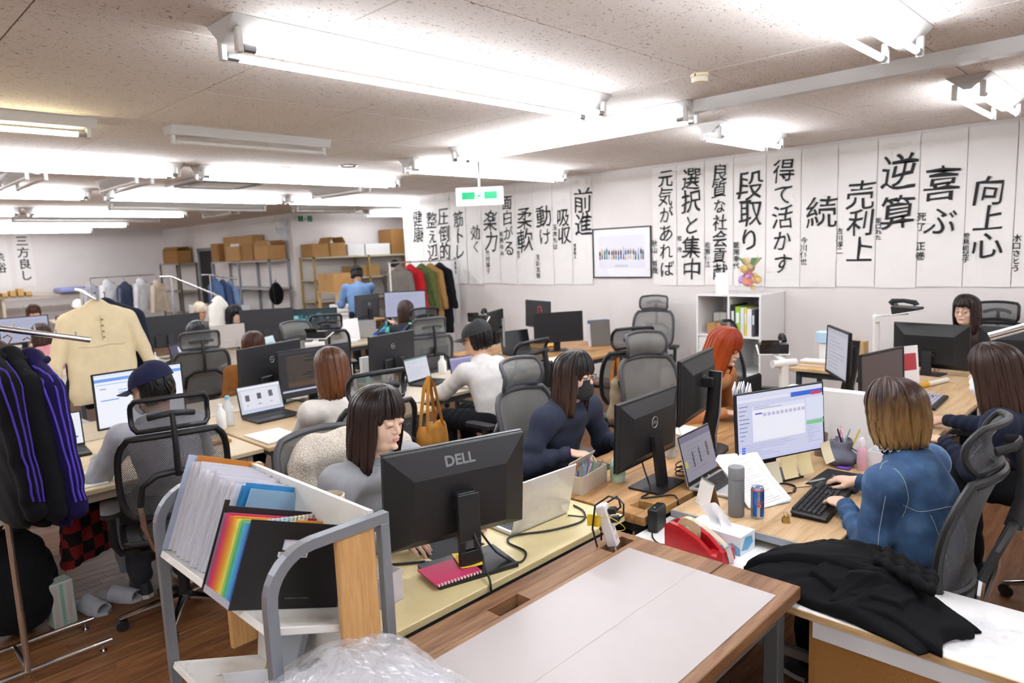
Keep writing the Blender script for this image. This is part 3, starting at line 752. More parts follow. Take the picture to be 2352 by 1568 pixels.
# ------------------------------------------------------------------ task chairs
fab_grey = mesh_fabric('grey_chair_mesh', '858581', .88)
fab_dark = mesh_fabric('dark_chair_mesh', '59595a', .76)
frame_bk = mat('1d1d1f', .45)
frame_gr = mat('4c4c4f', .5)
def panel(root, fn, nu, nv, fab, frm, r, pname, fname):
    mb = MB(); mb.grid(fn, nu, nv); mb.build(fname, fab, root, True)
    loop = [fn(i / nu, 0) for i in range(nu + 1)] + [fn(1, j / nv) for j in range(1, nv + 1)] + [fn(i / nu, 1) for i in range(nu - 1, -1, -1)] + [fn(0, j / nv) for j in range(nv - 1, 0, -1)]
    mb = MB(); mb.tube(loop, r, 8, closed=True); mb.build(pname, frm, root, True)
def rw(v, c=.3, p=7): return 1 - c * abs(2 * v - 1) ** p
def make_chair(fab, frm, arms=True):
    root = thing('office_chair', 'x', 'chair')
    for k in range(5):
        a = 2 * PI * k / 5 + .3; c, s = math.cos(a), math.sin(a)
        mb = MB(); mb.tube([(c * .03, s * .03, .105), (c * .16, s * .16, .092), (c * .31, s * .31, .068)], [.026, .021, .015], 8, flat=(.8, 1)); arm = mb.build('base_arm', CHROME, root, True)
        mb = MB(); mb.cyl((c * .30, s * .30, .045), (c * .30, s * .30, .075), .008, n=8)
        for e in (-1, 1):
            q = Vector((-s, c, 0)); p = Vector((c * .30, s * .30, .029)) + q * e * .012
            mb.cyl(p - q * .009, p + q * .009, .0285, n=14)
        mb.build('caster', BLACK_PL, arm, True)
    mb = MB(); mb.lathe([(.035, .085), (.035, .125), (.028, .13), (.028, .26), (.018, .262), (.018, .40)], 16); mb.build('gas_lift', BLACK_PL, root, True)
    mb = MB(); mb.box(-.15, .14, -.10, .10, .385, .435, .012); mb.build('seat_mechanism', BLACK_PL, root)
    def seat(u, v):
        y = (u - .5) * .50 * rw(v, .12, 5); x = -.21 + .47 * v
        z = .47 + .02 * (2 * u - 1) ** 2 - .055 * max(0, v - .75) ** 2 / .0625 + .025 * max(0, .25 - v) ** 2 / .0625
        return (x, y, z)
    panel(root, seat, 12, 12, fab, frm, .015, 'seat_frame', 'seat_mesh')
    mb = MB(); mb.box(-.16, .18, -.19, .19, .436, .448, .01); mb.build('seat_pan', BLACK_PL, root)
    def back(u, v):
        w = (.46 + .03 * math.sin(v * PI)) * rw(v, .16, 6); y = (u - .5) * w
        z = .635 + .40 * v
        x = -.235 - .075 * v + .03 * math.sin(PI * v) + .055 * (2 * u - 1) ** 2
        z += .02 * (1 - (2 * u - 1) ** 2) * (v - .5)
        return (x, y, z)
    panel(root, back, 14, 12, fab, frm, .0165, 'back_frame', 'back_mesh')
    def lum(u, v):
        w = .34 * rw(v, .35, 4); y = (u - .5) * w
        return (-.232 + .03 * math.sin(PI * v) + .04 * (2 * u - 1) ** 2, y, .485 + .135 * v)
    panel(root, lum, 10, 6, fab, frm, .011, 'lumbar_frame', 'lumbar_mesh')
    def head(u, v):
        w = .335 * rw(v, .12, 5); y = (u - .5) * w
        return (-.325 + .055 * math.sin(PI * (v * .8 + .15)) + .045 * (2 * u - 1) ** 2, y, 1.075 + .15 * v - .01 * (2 * u - 1) ** 2)
    panel(root, head, 12, 8, fab, frm, .0125, 'headrest_frame', 'headrest_mesh')
    mb = MB(); mb.tube([(-.30, -.10, 1.135), (-.345, -.05, 1.15), (-.352, 0, 1.155), (-.345, .05, 1.15), (-.30, .10, 1.135)], .012, 8, flat=(1.3, .7)); mb.build('headrest_bracket', frm, root, True)
    mb = MB(); mb.tube([(-.352, 0, 1.155), (-.372, 0, 1.06), (-.368, 0, .96), (-.345, 0, .86)], [.017, .02, .021, .024], 8, flat=(.7, 1.2)); mb.build('spine', frame_bk, root, True)
    mb = MB(); mb.tube([(-.29, -.17, .72), (-.325, -.155, .82), (-.345, -.09, .868), (-.35, 0, .875), (-.345, .09, .868), (-.325, .155, .82), (-.29, .17, .72)], .016, 8); mb.build('back_yoke', frame_bk, root, True)
    for e in (-1, 1):
        mb = MB(); mb.tube([(-.29, e * .17, .73), (-.282, e * .165, .62), (-.25, e * .13, .48), (-.12, e * .09, .415)], .013, 8); mb.build('chrome_strut', CHROME, root, True)
        if arms:
            mb = MB(); mb.tube([(-.02, e * .12, .41), (-.02, e * .27, .415), (-.03, e * .295, .47), (-.045, e * .295, .63)], [.018, .018, .02, .02], 8, flat=(1, 1.2)); am = mb.build('armrest_post', frame_bk, root, True)
            mb = MB(); mb.prism(rrect(.26, .085, .04, 5), .632, .656, Matrix.Translation((.0, e * .295, 0))); mb.build('arm_pad', BLACK_PL, am, True)
    return root
CH = {}
def chair(x, y, rz, label, kind='grey', z=0., group='mesh task chairs', arms=True):
    k = (kind, arms)
    if k not in CH:
        CH[k] = c = make_chair(fab_grey if kind == 'grey' else fab_dark, frame_gr if kind == 'grey' else frame_bk, arms)
        c.location = (x, y, z); c.rotation_euler = (0, 0, rz); c['label'] = label; c['group'] = group
    else: c = dup(CH[k], (x, y, z), rz, label, group)
    return c
chair(-3.72, 1.24, PI - .25, 'black-framed mesh chair of the man in the navy cap, seen from behind', 'dark')
chair(-3.40, 2.18, PI - .12, 'black-framed mesh chair of the brown-haired person in white', 'dark')
chair(-3.50, 3.50, PI + .05, 'black-framed mesh chair of the man in the black cap', 'dark')
fl_chair = chair(-2.62, 1.62, .0, 'mesh chair draped with a fleece coat under the woman in grey', 'grey')
chair(-2.47, 2.85, .06, 'grey mesh chair behind the black-masked woman', 'grey')
chair(-.72, 2.74, 181 * D2R, 'black-framed mesh chair behind the woman in the denim jacket, at the right edge', 'dark')
chair(-.30, 4.22, PI + .1, 'mesh chair behind the white-masked woman', 'dark')
chair(-2.52, 4.08, -.35, 'empty-looking grey mesh chair behind the red-haired woman', 'grey')
chair(-3.25, 4.55, 2.6, 'black-framed empty mesh chair with its back to us beside the tan bag', 'dark')
chair(-4.55, 6.95, -1.25, 'light grey mesh chair standing alone against the calligraphy wall', 'grey')
chair(-5.52, 4.32, PI - .3, 'grey mesh chair with a strapped pouch beyond the round-logo monitor', 'grey')
chair(-6.08, 3.42, .1, 'pale grey mesh chair just above the large round-logo monitor', 'grey')
chair(-6.70, 2.56, PI - .2, 'grey mesh chair of the person in black', 'grey')
chair(-6.55, 5.1, PI - .35, 'black-framed mesh chair of the person in the plaid fleece', 'dark')
chair(-7.0, 4.1, PI - .4, 'dark mesh chair below the forest screen', 'dark')
chair(-1.2, 7.0, -PI / 2, 'dark chair of the woman with glasses at the far right', 'dark')
chair(-2.32, 5.12, .3, 'black chair beside the phone stand near the red-haired woman', 'dark')
chair(-6.12, 1.12, .05, 'pale mesh chair seen over the bright monitor below the cream shirt', 'grey')

for c_ in list(fl_chair.children):
    if c_.name.startswith(('headrest', 'spine')): bpy.data.objects.remove(c_)
# ------------------------------------------------------------------ monitors, laptops
SCR = .50
def emat(c, k=1.):
    key = ('screen', c, k)
    if key not in MATS:
        m, nt, b = new_mat('screen_' + c); b.inputs['Base Color'].default_value = (.01, .01, .012, 1); b.inputs['Roughness'].default_value = .35
        setin(b, 'Emission Color', srgb(c)); setin(b, 'Emission Strength', SCR * k); m.cycles.emission_sampling = 'NONE'; MATS[key] = m
    return MATS[key]
def paint(mb, w, h, z0, x, rects):
    """flat screen print: rects (u0,v0,u1,v1,colour[,strength]) from bottom left; screen faces +X, u runs to the viewer's right"""
    for i, r in enumerate(rects):
        u0, v0, u1, v1, c = r[:5]
        mb.use(emat(c, r[5] if len(r) > 5 else 1.))
        y0, y1 = -w / 2 + u0 * w, -w / 2 + u1 * w
        xx = x + .00012 * i
        mb.quad((xx, y0, z0 + v0 * h), (xx, y1, z0 + v0 * h), (xx, y1, z0 + v1 * h), (xx, y0, z0 + v1 * h))
def txt_lines(rng, u0, u1, v0, v1, n, c, hh=.35, minf=.3):
    out = []; st = (v1 - v0) / n
    for k in range(n):
        v = v1 - (k + .5) * st
        out.append((u0, v - st * hh / 2, u0 + (u1 - u0) * rng.uniform(minf, 1), v + st * hh / 2, c))
    return out
rs = random.Random(21)
S_sheet = [(0, 0, 1, 1, 'c9cbe6'), (0, .93, 1, 1, 'd5d6ec'), (.62, .86, 1, .93, '2f62cf'), (.86, .85, .98, .90, 'd2375a'), (0, .88, .6, .925, 'dfe0f0'), (.17, .28, .78, .80, 'e8e8f4'), (.17, .74, .78, .80, 'd9daee')] + \
    txt_lines(rs, .19, .6, .75, .80, 2, '8a8fa8', .3) + [(.2, .68, .28, .70, '3a53c8')] + [(.29 + .05 * k, .64, .325 + .05 * k, .69, 'b7b9d3') for k in range(10)] + \
    txt_lines(rs, .02, .15, .3, .85, 9, '5a5f80', .15) + [(.79, .40, 1, .46, '7cc38c')] + txt_lines(rs, .8, .98, .12, .38, 8, '9aa0c0', .2) + [(.79, .48, 1, .82, 'd7daee'), (0, .0, 1, .045, 'c3c6ea')] + txt_lines(rs, .03, .7, .06, .26, 6, '9da2c4', .2) + [(.03, .06 + .035 * k, .07, .085 + .035 * k, '3f6be0') for k in range(5)]
S_web = [(0, 0, 1, 1, 'eef0fb'), (0, .86, 1, .92, '6fa0ea'), (.02, .80, .5, .815, 'a9bfe6'), (.05, .72, .12, .735, '7d88a0')] + txt_lines(rs, .25, .6, .6, .7, 2, '7fa6e8', .3) + [(.05, .5, .25, .52, '6f9be8'), (0, .0, 1, .03, 'dfe3f4'), (.0, .95, 1, 1, 'dde6f8')]
S_code = [(0, 0, 1, 1, '25262b', .8), (0, .93, 1, 1, '34353c', .8)] + txt_lines(rs, .1, .7, .3, .9, 14, '6b5636', .25) + [(.02, .10, .98, .14, 'b9bede'), (.1, .2, .7, .3, '5a4636', .8)]
S_shop = [(0, 0, 1, 1, 'bfc1cf'), (0, .9, 1, 1, 'e3e4ef'), (.06, .14, .94, .86, 'd9dae4'), (.14, .45, .24, .68, '4a4a50'), (.42, .48, .52, .70, '3c3c44'), (.70, .5, .80, .74, '55555c'), (.14, .28, .2, .3, '666a78'), (.42, .28, .5, .31, '666a78'), (.7, .3, .78, .32, '666a78'), (0, 0, 1, .06, 'c3cdf3')]
S_list = [(0, 0, 1, 1, 'ebebf4'), (.6, .9, .86, .93, 'c3404a'), (.35, .28, .6, .31, 'b8434c'), (.6, .12, .85, .16, 'a5d07a'), (.85, .2, .93, .25, '4a62d0')] + txt_lines(rs, .2, .8, .4, .85, 7, 'a3a6ba', .18)
S_doc = [(0, 0, 1, 1, 'a9a9b6'), (.05, .05, .95, .9, 'b6b6c0')] + txt_lines(rs, .1, .9, .1, .85, 9, '8b8c9c', .2)
S_sheet2 = [(0, 0, 1, 1, 'd2d3dd')] + txt_lines(rs, .05, .95, .1, .9, 12, 'b2b5c6', .25) + [(0, .93, 1, 1, '6f8f86')]
S_brown = [(0, 0, 1, 1, '5a4a46', .7)] + txt_lines(rs, .1, .8, .2, .85, 10, '4b3d3a', .25)
S_purple = [(0, 0, 1, 1, '8d86b6', .9), (0, .9, 1, 1, 'a9a4c8')] + txt_lines(rs, .1, .8, .3, .8, 6, '7a5f8e', .2) + [(.2, .5, .6, .54, 'a04a52')]
S_forest = [(0, 0, 1, 1, '16343c', .8)] + [(a, b, a + w_, b + w_ * 1.4, c, .9) for a, b, w_, c in [(rs.uniform(.05, .8), rs.uniform(.2, .75), rs.uniform(.03, .1), rs.choice(['2f6470', '5f97a3', '8fbcc4', '234c55', '3f7680'])) for _ in range(44)]]
S_dark = [(0, 0, 1, 1, '0d0b18', .8), (.75, 0, 1, 1, '2c1648', .8)] + [(.3 + .1 * k, .62 - .12 * j, .37 + .1 * k, .68 - .12 * j, 'a9d5e6') for k in range(5) for j in range(2)] + [(.0, .0, 1, .04, '24386a')]
S_gall = [(0, 0, 1, 1, '55536b', .8), (.35, .3, .6, .8, 'd9d9e6'), (.62, .35, .8, .75, 'a9a8bd'), (.45, .4, .52, .7, '5a5a6a'), (0, .9, 1, 1, '2b2c3a')]
S_map = [(0, 0, 1, 1, 'cfe0dc'), (0, .85, 1, 1, 'dfeaf5'), (.1, .55, .9, .62, '7fb4e0'), (.1, .2, .9, .45, 'b9dcb0')]
S_lav = [(0, 0, 1, 1, 'a9abc4')] + txt_lines(rs, .05, .9, .1, .9, 10, '9496b2', .2)
S_mail = [(0, 0, 1, 1, 'cfd0e2'), (.0, .85, .3, 1, '2c2c36'), (.5, .3, .95, .7, 'e6e6f2')] + txt_lines(rs, .05, .45, .1, .8, 8, '7d80a0', .2)
S_lap3 = [(0, 0, 1, 1, '8b8794'), (0, .86, 1, 1, '6d6a80'), (.28, .25, .32, .6, '2d2c36'), (.5, .3, .54, .62, '2d2c36'), (.75, .35, .82, .68, '5a5a48'), (.02, .3, .1, .45, 'b3b04a')] + txt_lines(rs, .15, .95, .15, .8, 7, '7a7686', .2)
S_black = [(0, 0, 1, 1, '08080a', .15)]

def ring_logo(mb, x, z, r, m, txt=True, nx=-1):
    mb.use(m); pts = [(x, r * math.cos(t * PI / 12), z + r * math.sin(t * PI / 12)) for t in range(24)]
    mb.tube(pts, r * .085, 6, closed=True)
    if txt: text_into(mb, 'DELL', r * .78, face_M((x + nx * .0006, 0, z), (nx, 0, 0)), offset=.0006)
def monitor(label, x, y, rz, w=.53, h=.315, zb=.10, tilt=.05, scr=None, stand='plate', logo=None, back='flat', z=DZ, bez=.014, col=None, group=None, th=.03, sub=None):
    """desktop monitor; screen faces local +X; zb = gap between desk and lower edge"""
    bm = col or BLACK_PL
    root = thing('computer_monitor', label, 'monitor', (x, y, z), rz, group or 'computer monitors')
    C = TR((0, 0, zb + h / 2), ry=-tilt)
    mb = MB().xf(C); mb.box(-.018, .0, -w / 2, w / 2, -h / 2, h / 2, .004); body = mb.build('housing', bm, root)
    mb = MB().xf(C)
    for y0, y1, z0, z1 in ((-w / 2, w / 2, h / 2 - bez, h / 2), (-w / 2, w / 2, -h / 2, -h / 2 + bez * 1.3), (-w / 2, -w / 2 + bez, -h / 2, h / 2), (w / 2 - bez, w / 2, -h / 2, h / 2)):
        mb.box(.0002, .005, y0, y1, z0, z1, .0015)
    mb.build('bezel', BLACK_PL, root)
    mb = MB().xf(C); paint(mb, w - 2 * bez, h - 2.3 * bez, -h / 2 + 1.3 * bez, .0012, scr or S_black); mb.build('screen', None, root)
    if back == 'flat':
        mb = MB().xf(C)
        a, b2 = .46, .42
        vs = [(-.0182, s * w * .47, t * h * .46) for s, t in ((-1, -1), (1, -1), (1, 1), (-1, 1))] + [(-.018 - th, s * w * .34, t * h * .30 - h * .04) for s, t in ((-1, -1), (1, -1), (1, 1), (-1, 1))]
        mb.add(vs, [(4, 5, 6, 7)[::-1], (0, 1, 5, 4)[::-1], (1, 2, 6, 5)[::-1], (2, 3, 7, 6)[::-1], (3, 0, 4, 7)[::-1], (0, 1, 2, 3)]); mb.build('rear_cover', bm, root)
        mb = MB().xf(C); mb.box(-.0192, -.0178, -w * .36, w * .36, h * .385, h * .40); mb.build('vent_slot', BLACK_MAT, root)
        xs = -.018 - th
    elif back == 'thin':
        mb = MB().xf(C); mb.box(-.018 - th, -.0182, -w * .22, w * .22, -h * .5, -h * .12, .01); mb.build('rear_cover', bm, root); xs = -.018 - th
    else: # deep bevelled back
        mb = MB().xf(C)
        vs = [(-.0182, s * w * .492, t * h * .488) for s, t in ((-1, -1), (1, -1), (1, 1), (-1, 1))] + [(-.058, s * w * .325, zz) for s, zz in ((-1, -h * .38), (1, -h * .38), (1, h * .24), (-1, h * .24))]
        mb.add(vs, [(4, 5, 6, 7)[::-1], (0, 1, 5, 4)[::-1], (1, 2, 6, 5)[::-1], (2, 3, 7, 6)[::-1], (3, 0, 4, 7)[::-1], (0, 1, 2, 3)]); mb.build('rear_cover', bm, root)
        mb = MB().xf(C); mb.box(-.0197, -.0178, -w * .40, w * .40, h * .43, h * .445); mb.build('vent_slot', mat('060607', .9), root)
        for k in range(9):
            if k % 2: continue
        xs = -.058
    if stand == 'plate':
        mb = MB(); mb.prism(rrect(.17, .235, .006), 0, .010, Matrix.Translation((-.055, 0, 0))); mb.build('stand_base', BLACK_PL, root)
        mb = MB(); mb.bar([(-.085, 0, .010), (xs - .010, 0, zb + h * .40)], .072, .022, up=(1, 0, 0)); nk = mb.build('stand_neck', BLACK_PL, root)
        mb = MB(); mb.cyl((-.0985, 0, .10), (-.0965, 0, .10), .016, n=16); mb.build('cable_hole', mat('050505', .9), root) if False else None
    elif stand == 'oval':
        mb = MB(); mb.prism(rrect(.20, .26, .09, 8), 0, .014, Matrix.Translation((-.07, 0, 0))); mb.build('stand_base', BLACK_PL, root, True)
        mb = MB(); mb.tube([(-.07, 0, .014), (-.075, 0, .10), (-.10, 0, .22), (-.115, 0, zb + h * .75)], [.05, .042, .038, .036], 10, flat=(.45, 1)); mb.build('stand_neck', BLACK_PL, root, True)
        mb = MB(); mb.tube([(-.092, 0, .014), (-.098, 0, .10), (-.122, 0, .22), (-.135, 0, zb + h * .75)], [.03, .026, .022, .018], 8, flat=(.3, 1)); mb.build('neck_trim', SILVER, root, True)
        mb = MB(); mb.box(-.115, xs + .004, -.04, .04, zb + h * .5, zb + h * .66, .006); mb.build('head_mount', BLACK_PL, root)
    elif stand == 'pole':
        mb = MB(); mb.cyl((-.09, 0, 0), (-.09, 0, zb + h * .75), .018, n=12); mb.build('stand_pole', SILVER, root, True)
        mb = MB(); mb.box(-.14, -.03, -.05, .05, 0, .012, .003); mb.build('stand_base', SILVER, root)
        mb = MB(); mb.bar([(-.09, 0, zb + h * .5), (xs, 0, zb + h * .5)], .05, .03); mb.build('arm', BLACK_PL, root)
    elif stand == 'foot':
        for e in (-1, 1):
            mb = MB(); mb.tube([(-.01, e * w * .28, zb), (.06, e * w * .30, .006)], .008, 8); mb.tube([(-.01, e * w * .28, zb), (-.08, e * w * .30, .006)], .008, 8); mb.build('foot', BLACK_PL, root, True)
    if logo == 'ring':
        mb = MB().xf(C); ring_logo(mb, xs - .0008 if back == 'thin_' else (-.0188 if back == 'thin' else xs - .0008), h * (.18 if back == 'thin' else .10), .026 if back != 'thin' else .022, SILVER, True); mb.build('maker_badge', None, root)
    elif logo == 'big':
        mb = MB().xf(C)
        # embossed lettering on the sloping upper facet
        p0 = Vector((-.0182, 0, h * .488)); p1 = Vector((-.058, 0, h * .24)); mid = p0.lerp(p1, .52)
        nrm = Vector((-(p0.z - p1.z), 0, -(p1.x - p0.x))).normalized()
        if nrm.x > 0: nrm = -nrm
        vs, fs = text_geo('DELL', .052, offset=.0016, space=1.02)
        M = face_M(tuple(mid + nrm * .0006), tuple(nrm))
        mb.add([tuple(M @ Vector(p)) for p in vs], fs); mb.build('maker_badge', mat('7c7c80', .35), root)
    elif logo == 'strip':
        mb = MB().xf(C); text_into(mb, 'EIZO', .035, face_M((xs - .001, .0, -h * .18), (-1, 0, 0)), offset=.001); mb.build('maker_badge', mat('d8d8d8', .5), root)
    return root

def laptop(label, x, y, rz, w=.33, dpt=.225, h=.215, ang=108, scr=None, col=BLACK_PL, lid=None, z=DZ, keys=True, closed_back=None):
    """open laptop; user on local +X side looks to -X; hinge along Y at the back"""
    root = thing('laptop', label, 'laptop', (x, y, z), rz, 'laptops')
    mb = MB(); mb.box(0, dpt, -w / 2, w / 2, .002, .016, .003); mb.build('base', col, root)
    mb = MB(); mb.box(dpt * .66, dpt * .94, -w * .16, w * .16, .0161, .0166); mb.build('touchpad', mat('2a2a2c', .35) if col is BLACK_PL else mat('cfcfd0', .35), root)
    if keys:
        mb = MB()
        for r in range(5):
            for c in range(13):
                cw = w * .9 / 13; cd = dpt * .5 / 5
                mb.box(dpt * .09 + r * cd + .0012, dpt * .09 + (r + 1) * cd - .0012, -w * .45 + c * cw + .0012, -w * .45 + (c + 1) * cw - .0012, .0161, .0178)
        k = mb.build('keys', mat('2c2c2f', .5), root); k['kind'] = 'stuff'
    a = (ang - 90) * D2R
    C = TR((0, 0, .014), ry=-a)
    mb = MB().xf(C); mb.box(-.007, .0, -w / 2, w / 2, .002, h, .002); mb.build('lid', lid or col, root)
    b = .008
    mb = MB().xf(C); mb.box(.0, .0012, -w / 2 + .001, w / 2 - .001, .003, h - .001); mb.build('screen_frame', BLACK_PL if lid is None else BLACK_PL, root)
    mb = MB().xf(C); paint(mb, w - 2 * b, h - 2 * b - .012, b + .012, .0016, scr or S_doc); mb.build('screen', None, root)
    if closed_back: 
        mb = MB().xf(C); text_into(mb, closed_back, .03, face_M((-.0074, 0, h / 2), (-1, 0, 0)), offset=.0006); mb.build('maker_badge', SILVER, root)
    return root

# --- first row
m_ = monitor('large black monitor with embossed lettering on its back, in front of the woman in grey', -1.875, 1.585, PI - .283, .556, .362, .09, .10, S_web, 'none', 'big', 'deep')
mb = MB(); mb.prism(rrect(.20, .31, .004), 0, .014, Matrix.Translation((-.075, 0, 0))); mb.build('stand_base', BLACK_PL, m_)
mb = MB()
for y0, y1, z0, z1 in ((-.042, .042, .014, .075), (-.042, -.020, .075, .115), (.020, .042, .075, .115), (-.042, .042, .115, .285)):
    mb.box(-.110, -.088, y0, y1, z0, z1, .002)
mb.build('stand_neck', BLACK_PL, m_)
mb = MB(); mb.box(-.10, -.045, -.04, .04, .22, .287, .006); mb.build('head_mount', BLACK_PL, m_)
mb = MB(); mb.box(-.0201, -.0005, -.2782, .2782, .4505, .4535); mb.build('top_trim', mat('3a3b3e', .4), m_)
monitor('black monitor with ring logo on its back on the brown oak desk', -1.80, 2.71, PI + 3 * D2R, .535, .32, .115, .04, S_mail, 'plate', 'ring', 'flat')
monitor('black monitor with ring logo high on its back, on a curved silver-trimmed stand', -1.90, 3.34, PI + 11 * D2R, .535, .345, .185, .03, S_mail, 'oval', 'ring', 'flat', th=.035)
monitor('thin-edged lit spreadsheet monitor facing the woman in denim', -1.33, 3.13, -22 * D2R, .535, .325, .115, .06, S_sheet, 'plate', None, 'thin', bez=.006)
laptop('silver laptop with lid toward the camera beside the large lettered monitor', -1.86, 2.02, PI - 3 * D2R, .33, .225, .225, 104, S_doc, mat('d9d9da', .3, .5), mat('dcdbdc', .28, .4))
laptop('silver-edged laptop left of the spreadsheet monitor', -1.60, 2.90, 3 * D2R, .32, .215, .235, 104, S_lap3, mat('d0d0d2', .3, .5), mat('d0d0d2', .3, .5))
monitor('monitor with a dim brown page in front of the white-masked woman', -1.33, 4.62, -12 * D2R, .50, .31, .11, .05, S_brown, 'plate', None, 'flat')
monitor('tall monitor seen edge-on behind the white partition', -1.72, 4.95, -145 * D2R, .50, .34, .16, .03, S_doc, 'oval', None, 'flat')
monitor('left one of two black back-to-us monitors at far right', -1.47, 6.32, PI / 2 - .12, .56, .36, .045, .03, S_mail, 'plate', 'strip', 'deep')
monitor('right one of two black back-to-us monitors at far right', -.87, 6.34, PI / 2 + .04, .56, .36, .045, .03, S_mail, 'plate', None, 'deep')
# --- second row
monitor('large bright web-page monitor left of the man in the navy cap', -5.02, 1.53, 3 * D2R, .57, .37, .07, .02, S_web, 'plate', None, 'thin', bez=.01)
laptop('black laptop with a lit page at the left, behind the dark jackets', -4.95, .98, -6 * D2R, .34, .24, .22, 100, S_list)
laptop('black laptop showing three product pictures beside the round-logo monitor', -4.80, 2.27, 2 * D2R, .34, .24, .22, 104, S_shop)
monitor('dark code-screen monitor partly hidden by the brown-haired head', -4.92, 2.79, 0., .64, .37, .06, .02, S_code, 'plate', None, 'thin', bez=.008)
monitor('dark grey monitor with large round logo, back to us, over the product laptop', -5.16, 2.53, PI + 17 * D2R, .64, .38, .09, .03, S_doc, 'plate', 'ring', 'thin', col=mat('2a2a2d', .4))
monitor('dark grey round-logo monitor left of the man in the black cap', -5.03, 3.60, PI + 10 * D2R, .56, .35, .09, .03, S_doc, 'plate', 'ring', 'thin', col=mat('2a2a2d', .4))
laptop('laptop with a pale sheet under the hands of the man in the black cap', -4.80, 3.72, 14 * D2R, .33, .23, .22, 102, S_sheet2)
laptop('laptop with a violet page to the right of the black-cap man', -4.55, 4.05, -8 * D2R, .31, .22, .20, 104, S_purple)
laptop('closed-looking dark grey laptop lid standing by the grey chair', -5.25, 4.25, PI, .33, .23, .22, 100, S_doc, mat('6a6a6d', .4, .4), mat('6f6f72', .4, .4))
# --- desk by the calligraphy wall
monitor('black switched-off monitor facing us by the calligraphy wall', -4.93, 5.76, -32 * D2R, .56, .33, .10, .03, S_black, 'plate', None, 'thin', bez=.008)
monitor('monitor back with a red cable against the calligraphy wall', -5.68, 6.25, PI / 2 + 165 * D2R + .0, .54, .33, .17, .03, S_black, 'plate', None, 'flat')
monitor('monitor seen edge-on on a silver pole', -5.40, 5.25, -153 * D2R, .5, .36, .12, .0, S_doc, 'pole', None, 'thin')
laptop('open black laptop left of the switched-off monitor', -5.25, 5.42, -16 * D2R, .36, .25, .24, 104, S_black)
# --- third row
monitor('very wide dark monitor back behind the person in black', -8.80, 3.06, PI, .76, .38, .13, .03, S_dark, 'plate', None, 'thin', col=mat('2c2c2f', .45))
monitor('purple-black screen beside the cream shirt', -8.35, 2.4, 6 * D2R, .52, .35, .05, .02, S_dark, 'plate', None, 'thin')
laptop('laptop with dark picture gallery in front of the person in black', -8.05, 2.95, 30 * D2R, .36, .24, .24, 105, S_gall)
monitor('dark monitor back left of the forest screen', -8.60, 4.22, PI - 30 * D2R, .66, .42, .07, .03, S_dark, 'plate', None, 'thin', col=mat('2c2c2f', .45))
monitor('monitor with a blue-green forest wallpaper', -8.42, 4.78, -38 * D2R, .64, .37, .08, .03, S_forest, 'plate', None, 'thin')
laptop('laptop with a pale map page behind the round-logo monitor', -7.75, 3.82, 35 * D2R, .36, .24, .22, 105, S_map)
laptop('silver laptop lid with small logo beyond the forest screen', -8.1, 5.35, PI - .3, .34, .23, .24, 100, S_doc, mat('b9b9bb', .35, .5), mat('b9b9bb', .35, .5))
monitor('dark monitor back on a stand in front of the standing man', -8.35, 5.6, PI + 15 * D2R, .50, .34, .24, .03, S_doc, 'plate', 'ring', 'flat', col=mat('3a3a3d', .45))
monitor('large pale lavender screen in front of the plaid-fleece person', -8.05, 6.05, -42 * D2R, .60, .38, .22, .03, S_lav, 'plate', None, 'thin')
monitor('grey partition-like monitor back beside the person in black', -8.72, 3.72, -9 * D2R + PI, .46, .30, .03, .0, S_doc, 'foot', None, 'thin', col=mat('b9b1aa', .5), z=DZ)
monitor('pale screen of the far left desk', -11.9, 2.2, 5 * D2R, .62, .38, .08, .03, S_lav, 'plate', None, 'thin')
monitor('dark monitor back at the far left', -11.9, 3.3, PI, .56, .34, .08, .03, S_doc, 'plate', None, 'flat')
monitor('lit screen with a pink corner at the far left', -11.7, 2.75, 0, .4, .34, .1, .03, [(0, 0, 1, 1, 'd9d4e0'), (0, .8, .5, 1, 'e88ab0')], 'plate', None, 'thin')
